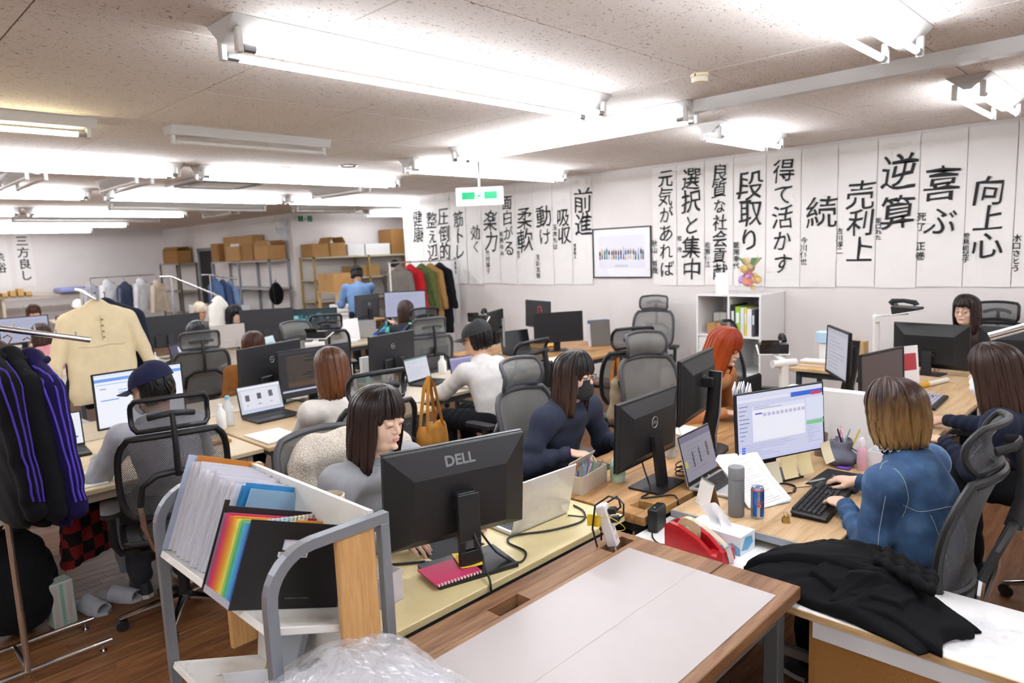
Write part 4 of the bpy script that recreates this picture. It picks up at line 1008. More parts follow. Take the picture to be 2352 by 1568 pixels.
# ------------------------------------------------------------------ organic modelling: signed distance fields + surface nets
class Field:
    """union of soft primitives on a rectilinear grid; finer cells inside the given boxes"""
    def __init__(s, lo, hi, coarse, fine=()):
        s.ax = []
        for a in range(3):
            cuts = [(f[0][a], f[1][a], f[2]) for f in fine]
            x = lo[a]; xs = [x]
            while x < hi[a]:
                h = coarse
                for c0, c1, hh in cuts:
                    if c0 - hh <= x <= c1: h = min(h, hh)
                x += h; xs.append(x)
            s.ax.append(np.array(xs, dtype=np.float32))
        s.F = np.full([len(a) for a in s.ax], 1.0, dtype=np.float32)
    def region(s, lo, hi):
        return tuple(slice(max(0, int(np.searchsorted(s.ax[a], lo[a])) - 1), min(len(s.ax[a]), int(np.searchsorted(s.ax[a], hi[a])) + 1)) for a in range(3))
    def pts(s, r):
        return s.ax[0][r[0]][:, None, None], s.ax[1][r[1]][None, :, None], s.ax[2][r[2]][None, None, :]
    def blend(s, r, d, k, sub=False):
        f = s.F[r]
        if sub: d = -d; h = np.clip(.5 - .5 * (d - f) / k, 0, 1) if k > 0 else None
        if k <= 0: s.F[r] = np.maximum(f, d) if sub else np.minimum(f, d); return
        if sub:
            h = np.clip(.5 + .5 * (d - f) / k, 0, 1); s.F[r] = f * (1 - h) + d * h + k * h * (1 - h)
        else:
            h = np.clip(.5 + .5 * (f - d) / k, 0, 1); s.F[r] = f * (1 - h) + d * h - k * h * (1 - h)
    def cone(s, a, b, r0, r1=None, k=.02, flat=None, sub=False, wr=None):
        """round cone; flat=(axis vector, factor) squashes along an axis; wr = wrinkle function(t, x, y, z)"""
        r1 = r0 if r1 is None else r1
        a = np.array(a, float); b = np.array(b, float); m = max(r0, r1) * 1.15 + k + .02
        r = s.region(np.minimum(a, b) - m, np.maximum(a, b) + m)
        X, Y, Z = s.pts(r)
        ab = b - a; L = max(ab @ ab, 1e-12)
        px, py, pz = X - a[0], Y - a[1], Z - a[2]
        t = np.clip((px * ab[0] + py * ab[1] + pz * ab[2]) / L, 0, 1)
        dx, dy, dz = px - t * ab[0], py - t * ab[1], pz - t * ab[2]
        q = dx * dx + dy * dy + dz * dz
        if flat is not None:
            n, fc = np.array(flat[0], float), flat[1]; n /= np.linalg.norm(n)
            dn = dx * n[0] + dy * n[1] + dz * n[2]
            q = q + dn * dn * (1 / fc ** 2 - 1)
        d = np.sqrt(np.maximum(q, 1e-12)) - (r0 + (r1 - r0) * t)
        if wr is not None: d = d + wr(t, X, Y, Z)
        s.blend(r, d.astype(np.float32), k, sub)
    def ell(s, c, rad, k=.02, R=None, sub=False, wr=None):
        c = np.array(c, float); rad = np.array(rad, float); m = rad.max() + k + .02
        r = s.region(c - m, c + m); X, Y, Z = s.pts(r)
        px, py, pz = X - c[0], Y - c[1], Z - c[2]
        if R is not None:
            R = np.array(R)
            px, py, pz = (R[0, 0] * px + R[1, 0] * py + R[2, 0] * pz, R[0, 1] * px + R[1, 1] * py + R[2, 1] * pz, R[0, 2] * px + R[1, 2] * py + R[2, 2] * pz)
        k0 = np.sqrt((px / rad[0]) ** 2 + (py / rad[1]) ** 2 + (pz / rad[2]) ** 2)
        k1 = np.sqrt((px / rad[0] ** 2) ** 2 + (py / rad[1] ** 2) ** 2 + (pz / rad[2] ** 2) ** 2)
        d = k0 * (k0 - 1) / np.maximum(k1, 1e-6)
        if wr is not None: d = d + wr(k0, X, Y, Z)
        s.blend(r, d.astype(np.float32), k, sub)
    def mesh(s):
        F = s.F; I = F < 0
        n = I.shape
        c = np.zeros([k - 1 for k in n], dtype=np.int8)
        sl = (slice(0, -1), slice(1, None))
        for i in (0, 1):
            for j in (0, 1):
                for k in (0, 1): c += I[sl[i], sl[j], sl[k]]
        act = (c > 0) & (c < 8)
        idx = np.argwhere(act); N = len(idx)
        vid = np.full(act.shape, -1, dtype=np.int32); vid[act] = np.arange(N)
        acc = np.zeros((N, 3)); cnt = np.zeros(N)
        ax = s.ax; i0, j0, k0 = idx[:, 0], idx[:, 1], idx[:, 2]
        corners = [(i, j, k) for i in (0, 1) for j in (0, 1) for k in (0, 1)]
        for a in range(8):
            for b in range(a + 1, 8):
                ca, cb = corners[a], corners[b]
                if sum(abs(p - q) for p, q in zip(ca, cb)) != 1: continue
                fa = F[i0 + ca[0], j0 + ca[1], k0 + ca[2]]; fb = F[i0 + cb[0], j0 + cb[1], k0 + cb[2]]
                x = (fa < 0) != (fb < 0)
                if not x.any(): continue
                t = np.where(x, fa / np.where(x, fa - fb, 1), 0)
                P = np.stack([ax[d][idx[:, d] + ca[d]] * (1 - t) + ax[d][idx[:, d] + cb[d]] * t for d in range(3)], 1)
                acc[x] += P[x]; cnt[x] += 1
        V = acc / np.maximum(cnt, 1)[:, None]
        Q = []
        for d in range(3):
            e, g = [(1, 2), (2, 0), (0, 1)][d]
            sA = [slice(None)] * 3; sB = [slice(None)] * 3
            sA[d] = slice(0, -1); sB[d] = slice(1, None)
            for q in (e, g): sA[q] = slice(1, -1); sB[q] = slice(1, -1)
            A = I[tuple(sA)]; B = I[tuple(sB)]
            for flip, msk in ((False, A & ~B), (True, ~A & B)):
                w = np.argwhere(msk)
                if not len(w): continue
                base = w.copy()
                for q in (e, g): base[:, q] += 1
                def g4(de, dg):
                    p = base.copy(); p[:, e] += de; p[:, g] += dg
                    return vid[p[:, 0], p[:, 1], p[:, 2]]
                quad = np.stack([g4(-1, -1), g4(0, -1), g4(0, 0), g4(-1, 0)], 1)
                Q.append(quad[:, ::-1] if flip else quad)
        Q = np.concatenate(Q) if Q else np.zeros((0, 4), int)
        return V, Q[(Q >= 0).all(1)]
def np_obj(name, V, Q, mats, parent, mi=None, smooth=True, attr=None, iters=0):
    if iters:
        E = np.concatenate([Q[:, [0, 1]], Q[:, [1, 2]], Q[:, [2, 3]], Q[:, [3, 0]]])
        for _ in range(iters):
            acc = np.zeros_like(V); cn = np.zeros(len(V))
            for a, b in ((0, 1), (1, 0)):
                np.add.at(acc, E[:, a], V[E[:, b]]); np.add.at(cn, E[:, a], 1)
            V = V * .5 + .5 * acc / np.maximum(cn, 1)[:, None]
    me = bpy.data.meshes.new(name)
    me.vertices.add(len(V)); me.vertices.foreach_set('co', V.astype(np.float32).ravel())
    me.loops.add(Q.size); me.loops.foreach_set('vertex_index', Q.astype(np.int32).ravel())
    me.polygons.add(len(Q)); me.polygons.foreach_set('loop_start', (np.arange(len(Q)) * 4).astype(np.int32))
    me.polygons.foreach_set('use_smooth', np.ones(len(Q), dtype=bool))
    for m in (mats if isinstance(mats, (list, tuple)) else [mats]): me.materials.append(m)
    if mi is not None: me.polygons.foreach_set('material_index', mi.astype(np.int32))
    me.update(calc_edges=True); me.validate()
    o = bpy.data.objects.new(name, me); COL.objects.link(o)
    if parent is not None: o.parent = parent
    return o
def rot(yaw=0., pitch=0., roll=0.):
    """columns = local axes; yaw about Z (left +), pitch nose-down +, roll about the facing axis"""
    return np.array(Matrix.Rotation(yaw, 3, 'Z') @ Matrix.Rotation(pitch, 3, 'Y') @ Matrix.Rotation(roll, 3, 'X'))
def ik(a, b, l1, l2, bend):
    a = np.array(a, float); b = np.array(b, float); d = b - a; L = np.linalg.norm(d)
    if L > (l1 + l2) * .995: b = a + d / L * (l1 + l2) * .995; d = b - a; L = np.linalg.norm(d)
    x = (l1 * l1 - l2 * l2 + L * L) / (2 * L); h = math.sqrt(max(l1 * l1 - x * x, 0)); u = d / L
    n = np.array(bend, float); n = n - u * (n @ u); n /= np.linalg.norm(n)
    return a + u * x + n * h, b

skin_a = mat('e3bca2', .5, spec=.35, noise=.03, nscale=60, name='skin_light')
skin_b = mat('cfa084', .5, spec=.35, noise=.03, nscale=60, name='skin_tan')
lip_m = mat('c98f82', .45, name='lip')
eye_w = mat('ece8e4', .25); eye_d = mat('1d1512', .2); brow_m = mat('3a2a22', .8)
def hair_mat(name, root_c, tip_c, rough=.38, a=.25, b=.85):
    lo_, hi_ = a, b
    m, nt, b = new_mat(name)
    at = nt.nodes.new('ShaderNodeAttribute'); at.attribute_name = 'along'
    n = nt.nodes.new('ShaderNodeTexNoise'); n.inputs['Scale'].default_value = 90
    tc = nt.nodes.new('ShaderNodeTexCoord'); mp = nt.nodes.new('ShaderNodeMapping'); mp.inputs['Scale'].default_value = (1, 1, .06)
    nt.links.new(tc.outputs['Object'], mp.inputs[0]); nt.links.new(mp.outputs[0], n.inputs['Vector'])
    md = nt.nodes.new('ShaderNodeMath'); md.operation = 'MULTIPLY_ADD'; md.inputs[1].default_value = .5; md.inputs[2].default_value = -.25
    nt.links.new(n.outputs[0], md.inputs[0])
    ad = nt.nodes.new('ShaderNodeMath'); ad.operation = 'ADD'; nt.links.new(at.outputs['Fac'], ad.inputs[0]); nt.links.new(md.outputs[0], ad.inputs[1])
    r = ramp(nt, ad.outputs[0], [(lo_, root_c), (min(hi_, 1.), tip_c)])
    nt.links.new(r.outputs[0], b.inputs['Base Color']); b.inputs['Roughness'].default_value = rough
    setin(b, 'Specular IOR Level', .28)
    bp = nt.nodes.new('ShaderNodeBump'); bp.inputs['Strength'].default_value = .25; bp.inputs['Distance'].default_value = .002
    nt.links.new(n.outputs[0], bp.inputs['Height']); nt.links.new(bp.outputs[0], b.inputs['Normal'])
    return m

def head_parts(f, H, R, k=1., fem=True):
    """adds a head to field f; H = centre, R = rotation (x forward, y left, z up)"""
    def W(p): return H + R @ (np.array(p, float) * k)
    def E(c, r, kk, sub=False): f.ell(W(c), np.array(r) * k, kk, R, sub)
    def C(a, b, r0, r1, kk, sub=False): f.cone(W(a), W(b), r0 * k, r1 * k, kk, sub=sub)
    E((-.012, 0, .032), (.093, .076, .086), .01)
    E((.018, 0, -.028), (.068, .062, .082), .03)
    E((.048, 0, -.090), (.032, .034, .024), .03)
    for s in (-1, 1):
        E((.046, s * .036, -.03), (.03, .025, .032), .025)
        C((.0, s * .056, -.03), (.035, s * .036, -.085), .018, .014, .03)
    C((.073, -.034, .026), (.073, .034, .026), .012, .012, .02)
    for s in (-1, 1): E((.094, s * .031, .004), (.014, .019, .011), .010, True)
    C((.083, 0, .010), (.102, 0, -.026), .006, .0098, .012)
    for s in (-1, 1): E((.091, s * .0115, -.030), (.010, .007, .0065), .005)
    E((.080, 0, -.058), (.014, .022, .016), .014)
    E((.0935, 0, -.0525), (.0075, .020, .0046), .004)
    E((.0928, 0, -.0620), (.0075, .017, .0050), .004)
    C((.1035, -.017, -.0575), (.1035, .017, -.0575), .0012, .0012, .0025, True)
    E((.088, 0, -.091), (.012, .016, .011), .012)
    for s in (-1, 1):
        # upper and lower lid over the eyeball
        E((.0805, s * .031, .007), (.0135, .0165, .0085), .004)
        E((.0785, s * .031, -.0045), (.0125, .0155, .005), .004)
        f.ell(W((-.008, s * .077, -.008)), np.array((.017, .008, .030)) * k, .006, R)
        f.ell(W((-.003, s * .083, -.004)), np.array((.009, .004, .016)) * k, .004, R, True)
def hand_parts(f, Wp, dirx, up, side, curl=.45, spread=1., k=1., fingers=None):
    """Wp wrist; dirx along the hand; up = back of the hand; side +1 if the thumb lies toward cross(up,dirx)"""
    x = np.array(dirx, float); x /= np.linalg.norm(x); z = np.array(up, float); z = z - x * (x @ z); z /= np.linalg.norm(z)
    y = np.cross(z, x) * side
    def W(p): return Wp + (x * p[0] + y * p[1] + z * p[2]) * k
    Rm = np.stack([x, y, z], 1)
    f.cone(W((-.018, 0, 0)), W((.015, 0, 0)), .024 * k, .024 * k, .02, (z, .78))
    f.ell(W((.048, 0, 0)), np.array((.05, .041, .0155)) * k, .012, Rm)
    tips = []
    for i, (yy, L, dx) in enumerate(((.029, .070, .083), (.0095, .078, .088), (-.010, .072, .085), (-.028, .058, .076))):
        c = (fingers[i] if fingers else curl)
        p = np.array((dx - .012, yy, .002)); ang = .12; sp = (yy * 2.6) * spread
        r = .0082; segs = (L * .45, L * .32, L * .26)
        pts = [p]
        for j, l in enumerate(segs):
            ang += c * (.75, .85, .6)[j]
            d = np.array((math.cos(ang) * math.cos(sp), math.sin(sp), -math.sin(ang)))
            p = p + d * l; pts.append(p)
        for j in range(3):
            f.cone(W(pts[j]), W(pts[j + 1]), r * k, (r - .0007) * k, .0035); r -= .0007
        tips.append(W(pts[-1]))
    t0 = np.array((.018, .028, -.006)); t1 = t0 + np.array((.028, .022, -.012)); t2 = t1 + np.array((.026, .009, -.008)); t3 = t2 + np.array((.022, .0, -.005))
    f.cone(W((.01, .015, -.002)), W(t1), .0145 * k, .011 * k, .012); f.cone(W(t1), W(t2), .0105 * k, .0095 * k, .004); f.cone(W(t2), W(t3), .0095 * k, .0075 * k, .003)
    return tips, Rm
def wrinkle(amp, freq, seed, dirn=None):
    r_ = random.Random(seed); ph = [r_.uniform(0, 6) for _ in range(6)]
    a = [r_.uniform(.6, 1.4) for _ in range(6)]
    def w(t, X, Y, Z):
        q = np.sin(freq * (a[0] * X + a[1] * Z) + ph[0] + 1.5 * np.sin(freq * .4 * (Y + Z) + ph[1]))
        q2 = np.sin(freq * 1.3 * (a[2] * Y - a[3] * Z) + ph[2] + 1.3 * np.sin(freq * .5 * (X - Y) + ph[3]))
        return (amp * (q * .6 + q2 * .4) - amp * .3).astype(np.float32)
    return w
def sleeve_wr(amp, n, seed):
    r_ = random.Random(seed); p0, p1 = r_.uniform(0, 6), r_.uniform(0, 6)
    def w(t, X, Y, Z):
        m = np.clip(t * 1.4, .25, 1)
        return (amp * m * np.sin(t * n * 2 * PI + 26 * (X - Y) + 18 * Z + p0 + .8 * np.sin(40 * Z + p1))).astype(np.float32)
    return w

def hair_locks(parent, H, R, m, style, k=1., seed=1, name='hair'):
    """hair as overlapping flattened locks combed from the parting; style dict"""
    rr = random.Random(seed)
    V = []; Fc = []; A = []
    rx, ry, rz_ = .104, .088, .100
    c0 = np.array((-.012, 0, .030)); part = style.get('part', 0.)
    bang = style.get('bang', .02); half = style.get('open', 52); wid = style.get('vol', 1.)
    layers = style.get('layers', 3); n = style.get('n', 46)
    def scalp(th, ph, g):
        return c0 + np.array((rx * g * math.sin(th) * math.cos(ph), ry * g * math.sin(th) * math.sin(ph), rz_ * g * math.cos(th)))
    for L in range(layers):
        g = 1.0 + .035 * L * wid + (wid - 1) * .25
        for i in range(n):
            ph = 2 * PI * (i + rr.uniform(-.3, .3) + .5 * (L % 2)) / n
            dg = abs((ph * 180 / PI + 180) % 360 - 180)
            front = dg < half
            zend = style['end'](dg, rr) if callable(style.get('end')) else style['end'] + rr.uniform(-.012, .012)
            if front:
                if bang is None: continue
                zend = bang + rr.uniform(-.009, .012) + (.0 if dg < half * .65 else -.02)
            sp = part * .5 if not front else part * .3
            pts = []; ths = np.linspace(.04, PI * .5, 9)
            thm = PI * .5 if not front else PI * .44
            for t in np.linspace(style.get('th0', .03), thm, 9):
                p = scalp(t, ph, g)
                # comb from the parting line instead of a single whorl
                b_ = (1 - t / thm) ** 2
                p[0] += .035 * b_; p[1] += (part * .5) * b_
                pts.append(p)
            last = pts[-1]
            if zend < last[2]:
                steps = 7; fl = style.get('flare', 0.)
                for q in range(1, steps + 1):
                    s_ = q / steps; z = last[2] + (zend - last[2]) * s_
                    rad = 1 + fl * s_ - style.get('curl', .12) * s_ ** 3
                    xx = c0[0] + (last[0] - c0[0]) * rad; yy = c0[1] + (last[1] - c0[1]) * rad
                    if front: xx -= .006 * s_
                    wv = style.get('wave', 0.) * math.sin(s_ * 7 + i)
                    pts.append(np.array((xx + wv + rr.uniform(-.0015, .0015), yy + wv * .6 + rr.uniform(-.0015, .0015), z)))
            pts = np.array(pts); jit = rr.uniform(-.003, .004)
            w0 = style.get('w', .0095) * (1 + .25 * L) * (1.15 if not front else .8)
            m_ = len(pts); base = len(V); K = 6
            for j, p in enumerate(pts):
                t = pts[min(j + 1, m_ - 1)] - pts[max(j - 1, 0)]; t /= max(np.linalg.norm(t), 1e-9)
                o = p - np.array((c0[0], 0, min(p[2], c0[2]))); o -= t * (o @ t); o /= max(np.linalg.norm(o), 1e-9)
                sd = np.cross(t, o); s_ = j / (m_ - 1)
                ww = w0 * (.35 + .9 * min(1, s_ * 2.5 + (.6 if 'th0' in style else 0))) * (1 if s_ < .75 else 1 - (s_ - .75) / .25 * style.get('taper', .6)); hh = .0042 * (1 if s_ < .85 else .7)
                for q in range(K):
                    an = 2 * PI * q / K
                    pp = p + o * (math.sin(an) * hh + jit * min(1, s_ * 3)) + sd * math.cos(an) * ww
                    V.append(H + R @ (pp * k)); A.append(s_ if not front else s_ * .6)
            for j in range(m_ - 1):
                for q in range(K):
                    a = base + j * K + q; b2 = base + j * K + (q + 1) % K
                    Fc.append((a, b2, b2 + K, a + K))
            Fc.append(tuple(base + (m_ - 1) * K + q for q in (0, 1, 2, 3))); Fc.append(tuple(base + (m_ - 1) * K + q for q in (3, 4, 5, 0)))
    # undercap so that no scalp shows
    V = np.array(V); Q = np.array(Fc)
    o = np_obj(name, V, Q, m, parent)
    at = o.data.attributes.new('along', 'FLOAT', 'POINT'); at.data.foreach_set('value', np.array(A, dtype=np.float32))
    return o

def person(label, head, rz, hip, top=None, pants=None, skin=skin_a, hyaw=0., hpitch=.15, hroll=0., hands=None, elbow=None, hair=None, hairm=None, k=1., seat=.53,
           low=False, topname='sweatshirt', collar=None, wr=.004, face=True, legs=True, shoulders=.185, fat=1., cuff=None, eyes=.0, arm_r=1., fine=None, standing=False, seed=1, turtleneck=None, hem=None):
    """head, hands: world positions; rz: facing; hip: (x,y) world of the pelvis. Local frame: x forward, y left."""
    root = thing('person', label, 'person', (hip[0], hip[1], 0), rz, 'people in the office')
    Mi = np.array(Matrix.Rotation(-rz, 3, 'Z'))
    def loc(p): return Mi @ (np.array(p, float) - np.array((hip[0], hip[1], 0)))
    H = loc(head); R = rot(hyaw, hpitch, hroll)
    hipc = np.array((0, 0, seat + .09)) if not standing else np.array((0, 0, .92))
    neck_top = H + R @ np.array((-.022, 0, -.075)) * k
    nb = H + R @ np.array((-.03, 0, -.10)) * k; 
    nb = np.array((H[0] - .045, H[1] * .8, H[2] - .165 * k))
    chest = hipc * .42 + nb * .58 + np.array((-.025, 0, 0)); chest[2] = hipc[2] + (nb[2] - hipc[2]) * .62
    belly = hipc * .75 + nb * .25 + np.array((-.03, 0, 0))
    shz = nb[2] - .055; sh = []
    for s in (1, -1): sh.append(np.array((nb[0] - .015, nb[1] + s * shoulders, shz)))
    l1, l2 = .265 * k, .24 * k
    W = []; EL = []
    for i, s in enumerate((1, -1)):
        h = loc(hands[i]) if hands and hands[i] is not None else np.array((.30, s * .16, seat + .2))
        bend = elbow[i] if elbow and elbow[i] is not None else (-.4, s * .55, -.8) if not standing else (-.5, s * .3, -1)
        e, w = ik(sh[i], h, l1, l2, bend); EL.append(e); W.append(w)
    lo = np.array((-.45, -.55, .0 if not low else .45)); hi = np.array((.75, .55, H[2] + .16))
    allp = np.array([H] + W + EL + sh)
    lo[:2] = np.minimum(lo[:2] * 0 + allp[:, :2].min(0) - .22, (-.25, -.25)); hi[:2] = np.maximum(allp[:, :2].max(0) + .25, (.25, .25))
    if legs and not standing: hi[0] = max(hi[0], .62)
    hs = fine or .0042
    fb = [(H - .135, H + .135, hs)]
    for w in W:
        fb.append((w - .13, w + .13, .0036 if not low else .006)) if hands else None
    f = Field(lo, hi, .016, fb)
    # body under the clothes
    f.cone(hipc, belly, .115 * fat, .11 * fat, .03, ((1, 0, 0), .72)); f.cone(belly, chest, .11 * fat, .125 * fat, .04, ((1, 0, 0), .70)); f.cone(chest, (nb + chest) / 2 + np.array((0, 0, .02)), .12 * fat, .09, .04, ((1, 0, 0), .7))
    f.cone(sh[0], sh[1], .05, .05, .04); f.cone(nb - np.array((0, 0, .05)), neck_top, .058 * k, .050 * k, .02)
    for i in (0, 1):
        f.cone(sh[i], EL[i], .044, .036, .03); f.cone(EL[i], W[i], .036, .024, .02)
    if legs:
        for s in (1, -1):
            if standing:
                f.cone(hipc + np.array((0, s * .085, -.02)), (0.02, s * .10, .48), .085, .055, .03); f.cone((.02, s * .10, .48), (-.02, s * .11, .08), .052, .036, .02)
            else:
                kn = np.array((.40, s * .11, seat + .05)); f.cone(hipc + np.array((0, s * .085, -.02)), kn, .078, .056, .03); f.cone(kn, np.array((.36, s * .12, .10)), .052, .036, .02)
    head_parts(f, H, R, k)
    fh = [None, None]
    if hands:
        for i, s in enumerate((1, -1)):
            d = W[i] - EL[i]; d = d / np.linalg.norm(d); d[2] = min(d[2], -.05) if not standing else d[2]
            d2 = d + np.array((.35, 0, 0)); 
            fh[i] = hand_parts(f, W[i] + d * .012, d2, (.15, 0, 1), -s, .42, 1.1, k * 1.0)
    V, Q = f.mesh()
    loc_ = (V - H) @ R / k
    ctr = loc_[Q].mean(1)
    mi = np.zeros(len(Q), int)
    if face:
        lipz = (np.abs(ctr[:, 1]) < .0185 * (1 - ((ctr[:, 2] + .0575) / .013) ** 2)) & (np.abs(ctr[:, 2] + .0575) < .0078) & (ctr[:, 0] > .086)
        mi[lipz] = 1
    body = np_obj('body', V, Q, [skin, lip_m], root, mi)
    if face:
        for s in (1, -1):
            mb = MB().xf(Matrix.Translation(H) @ Matrix(R.tolist()).to_4x4() @ Matrix.Scale(k, 4))
            c = (.0785, s * .031, .0022)
            mb.use(eye_w); mb.lathe([(.0001, -.0115), (.006, -.0098), (.0105, -.005), (.0117, 0), (.0105, .005), (.006, .0098), (.0001, .0115)], 12, Matrix.Translation(c) @ Matrix.Rotation(PI / 2, 4, 'Y'))
            mb.use(eye_d); mb.lathe([(.0052, .0107), (.0035, .0122), (.0001, .0128)], 12, Matrix.Translation(c) @ Matrix.Rotation(PI / 2 + eyes, 4, 'Y'))
            mb.build('eye', None, root, True)
            mb = MB().xf(Matrix.Translation(H) @ Matrix(R.tolist()).to_4x4() @ Matrix.Scale(k, 4))
            mb.tube([(.0885, s * .0155, -.0005 - eyes * .006), (.0925, s * .024, .0052 - eyes * .012), (.0925, s * .034, .0052 - eyes * .012), (.0845, s * .0465, -.001 - eyes * .006)], .0013, 5); mb.build('eyelash', eye_d, root)
            mb = MB().xf(Matrix.Translation(H) @ Matrix(R.tolist()).to_4x4() @ Matrix.Scale(k, 4))
            mb.tube([(.0895, s * .014, .0245), (.0905, s * .028, .0295), (.0835, s * .045, .0265)], [.0028, .0032, .0012], 6, flat=(1, .6)); mb.build('eyebrow', brow_m, root)
    # clothes
    if top is not None:
        lo2, hi2 = lo.copy(), hi.copy(); lo2[2] = seat - .02 if not standing else .78; hi2[2] = nb[2] + .10
        f = Field(lo2, hi2, .0085 if not low else .014)
        bw = wrinkle(wr * 1.1, 22, seed)
        e = .020 * fat
        f.cone(hipc + np.array((0, 0, -.02)), belly, .125 * fat + e, .122 * fat + e, .03, ((1, 0, 0), .74), wr=bw)
        f.cone(belly, chest, .12 * fat + e, .13 * fat + e, .05, ((1, 0, 0), .72), wr=bw)
        f.cone(chest, (nb + chest) / 2 + np.array((0, 0, .03)), .125 * fat + e, .085 + e, .05, ((1, 0, 0), .72), wr=bw)
        f.cone(sh[0] + np.array((0, 0, -.004)), sh[1] + np.array((0, 0, -.004)), .058 + e * .5, .058 + e * .5, .05)
        f.cone(nb - np.array((0, 0, .05)), nb + np.array((.0, 0, -.012)), .085, .068 * k, .035)
        for i in (0, 1):
            f.cone(sh[i], EL[i], (.056 + e * .5) * arm_r, (.052 + e * .3) * arm_r, .045, wr=sleeve_wr(wr * .8, 2.3, seed + i))
            we = EL[i] + (W[i] - EL[i]) * .93
            f.cone(EL[i], we, (.053 + e * .3) * arm_r, .036 * arm_r, .03, wr=sleeve_wr(wr * .8, 2.6, seed + 5 + i))
        V, Q = f.mesh()
        topo = np_obj(topname, V, Q, top, root)
        # ribbed collar and cuffs
        mb = MB(); n_ = 20
        cn = neck_top - nb; cn = Vector(cn).normalized(); qd = cn.to_track_quat('Z', 'Y')
        rc = (.064 if turtleneck is None else .060) * k; zc = .0 if turtleneck is None else .02
        base = Vector(nb) + cn * (.004 + zc)
        mb.tube([base + qd @ Vector((rc * 1.06 * math.cos(t * 2 * PI / n_), rc * 1.02 * math.sin(t * 2 * PI / n_), .006 * math.sin(t * 4 * PI / n_))) for t in range(n_)], .0085, 8, closed=True)
        mb.build('collar', collar or top, topo, True)
        if hands:
            for i in (0, 1):
                d = Vector(W[i] - EL[i]).normalized(); qd = d.to_track_quat('Z', 'Y'); b0 = Vector(EL[i] + (W[i] - EL[i]) * .93)
                mb = MB(); mb.lathe([(.0365 * arm_r, -.004), (.036, .012), (.0335, .03), (.0295, .034), (.027, .03)], 16, Matrix.Translation(b0) @ qd.to_matrix().to_4x4(), cap=False)
                mb.build('cuff', cuff or top, topo, True)
    if pants is not None and legs:
        f = Field(np.array((lo[0], lo[1], .05)), np.array((hi[0], hi[1], seat + .16 if not standing else 1.0)), .013)
        for s in (1, -1):
            if standing:
                f.cone(hipc + np.array((0, s * .085, -.02)), (0.02, s * .10, .48), .10, .075, .03, wr=sleeve_wr(.004, 4, s)); f.cone((.02, s * .10, .48), (-.02, s * .11, .09), .073, .06, .02, wr=sleeve_wr(.005, 5, s))
            else:
                kn = np.array((.40, s * .11, seat + .05)); f.cone(hipc + np.array((0, s * .085, -.02)), kn, .094, .075, .03, wr=sleeve_wr(.004, 4, s + 3)); f.cone(kn, np.array((.36, s * .12, .11)), .072, .062, .02, wr=sleeve_wr(.004, 5, s))
        f.cone(hipc + np.array((0, .08, -.01)), hipc + np.array((0, -.08, -.01)), .10, .10, .03)
        V, Q = f.mesh(); np_obj('trousers', V, Q, pants, root)
        for s in (1, -1):
            mb = MB(); xx = .36 if not standing else -.02
            mb.xf(Matrix.Translation((xx - .07, s * .12, 0)))
            mb.use(mat('2e3033', .6)); mb.add(*shoe_geo()); mb.use(mat('d9d6d0', .6)); mb.prism([(a * 1.02, b * 1.04) for a, b in shoe_outline()], .0, .022); mb.build('shoe', None, root, True)
    if hair: hair_locks(root, H, R, hairm, hair, k, seed)
    root['_'] = 0; del root['_']
    return root, H, R, W, EL, sh, nb
def shoe_outline(): return [(-.02, .03), (.05, .034), (.12, .042), (.18, .036), (.205, .0), (.18, -.036), (.12, -.042), (.05, -.034), (-.02, -.03), (-.035, 0)]
def shoe_geo():
    o = shoe_outline(); n = len(o); vs = [(x, y, .02) for x, y in o] + [(x * .97, y * .95, .05) for x, y in o] + [(min(x, .10) * .85, y * .75, .088 if x < .1 else .062) for x, y in o]
    fs = [(l * n + i, l * n + (i + 1) % n, (l + 1) * n + (i + 1) % n, (l + 1) * n + i) for l in (0, 1) for i in range(n)] + [tuple(range(2 * n, 3 * n))]
    return vs, fs
def headM(H, R, k=1.): return Matrix.Translation(H) @ Matrix(R.tolist()).to_4x4() @ Matrix.Scale(k, 4)
def glasses(root, H, R, m, rw_=.021, rh=.017, k=1., rnd_=False):
    for s in (1, -1):
        pts = [(.106 - .006 * abs(math.cos(t * PI / 10)), s * .033 + rw_ * math.cos(t * PI / 10), .001 + rh * math.sin(t * PI / 10)) for t in range(20)]
        mb = MB().xf(headM(H, R, k)); mb.tube(pts, .0013, 6, closed=True); mb.tube([(.098, s * .054, .006), (.06, s * .074, .008), (-.01, s * .079, .004)], .0014, 6); mb.build('glasses_frame', m, root)
    mb = MB().xf(headM(H, R, k)); mb.tube([(.103, -.012, .004), (.108, 0, .008), (.103, .012, .004)], .0013, 6); mb.build('glasses_bridge', m, root)
def face_mask(root, H, R, m, k=1., pleat=True, strap=None):
    """cup mask from the nose bridge to under the chin, with ear loops"""
    def fn(u, v):
        a = (u - .5) * 2.0
        z = -.118 + .112 * v - .012 * abs(a) ** 1.5 * (1 - v) + .0 * a
        bul = .020 * math.sin(PI * min(1, v * .95 + .05)) * (1 - abs(a) ** 2)
        ang = a * .98
        rxx, ryy = .082, .070
        return (.012 + rxx * math.cos(ang) + bul + .004 * math.sin(v * 20) * (1 if pleat else 0) * (1 - abs(a)) - (.014 if v < .2 else 0) * (1 - v * 5), ryy * math.sin(ang) * 1.0, z * (1 - .18 * abs(a) ** 2) - .004)
    mb = MB().xf(headM(H, R, k)); mb.sheet(fn, 18, 14, .0016); mk = mb.build('face_mask', m, root, True)
    for s in (1, -1):
        mb = MB().xf(headM(H, R, k)); u = 1 if s > 0 else 0
        mb.tube([fn(u, .9), (.02, s * .076, .006), (-.012, s * .083, .012), (-.022, s * .082, -.012), (-.005, s * .074, -.035), fn(u, .15)], .0016, 6); mb.build('ear_loop', strap or m, mk, True)
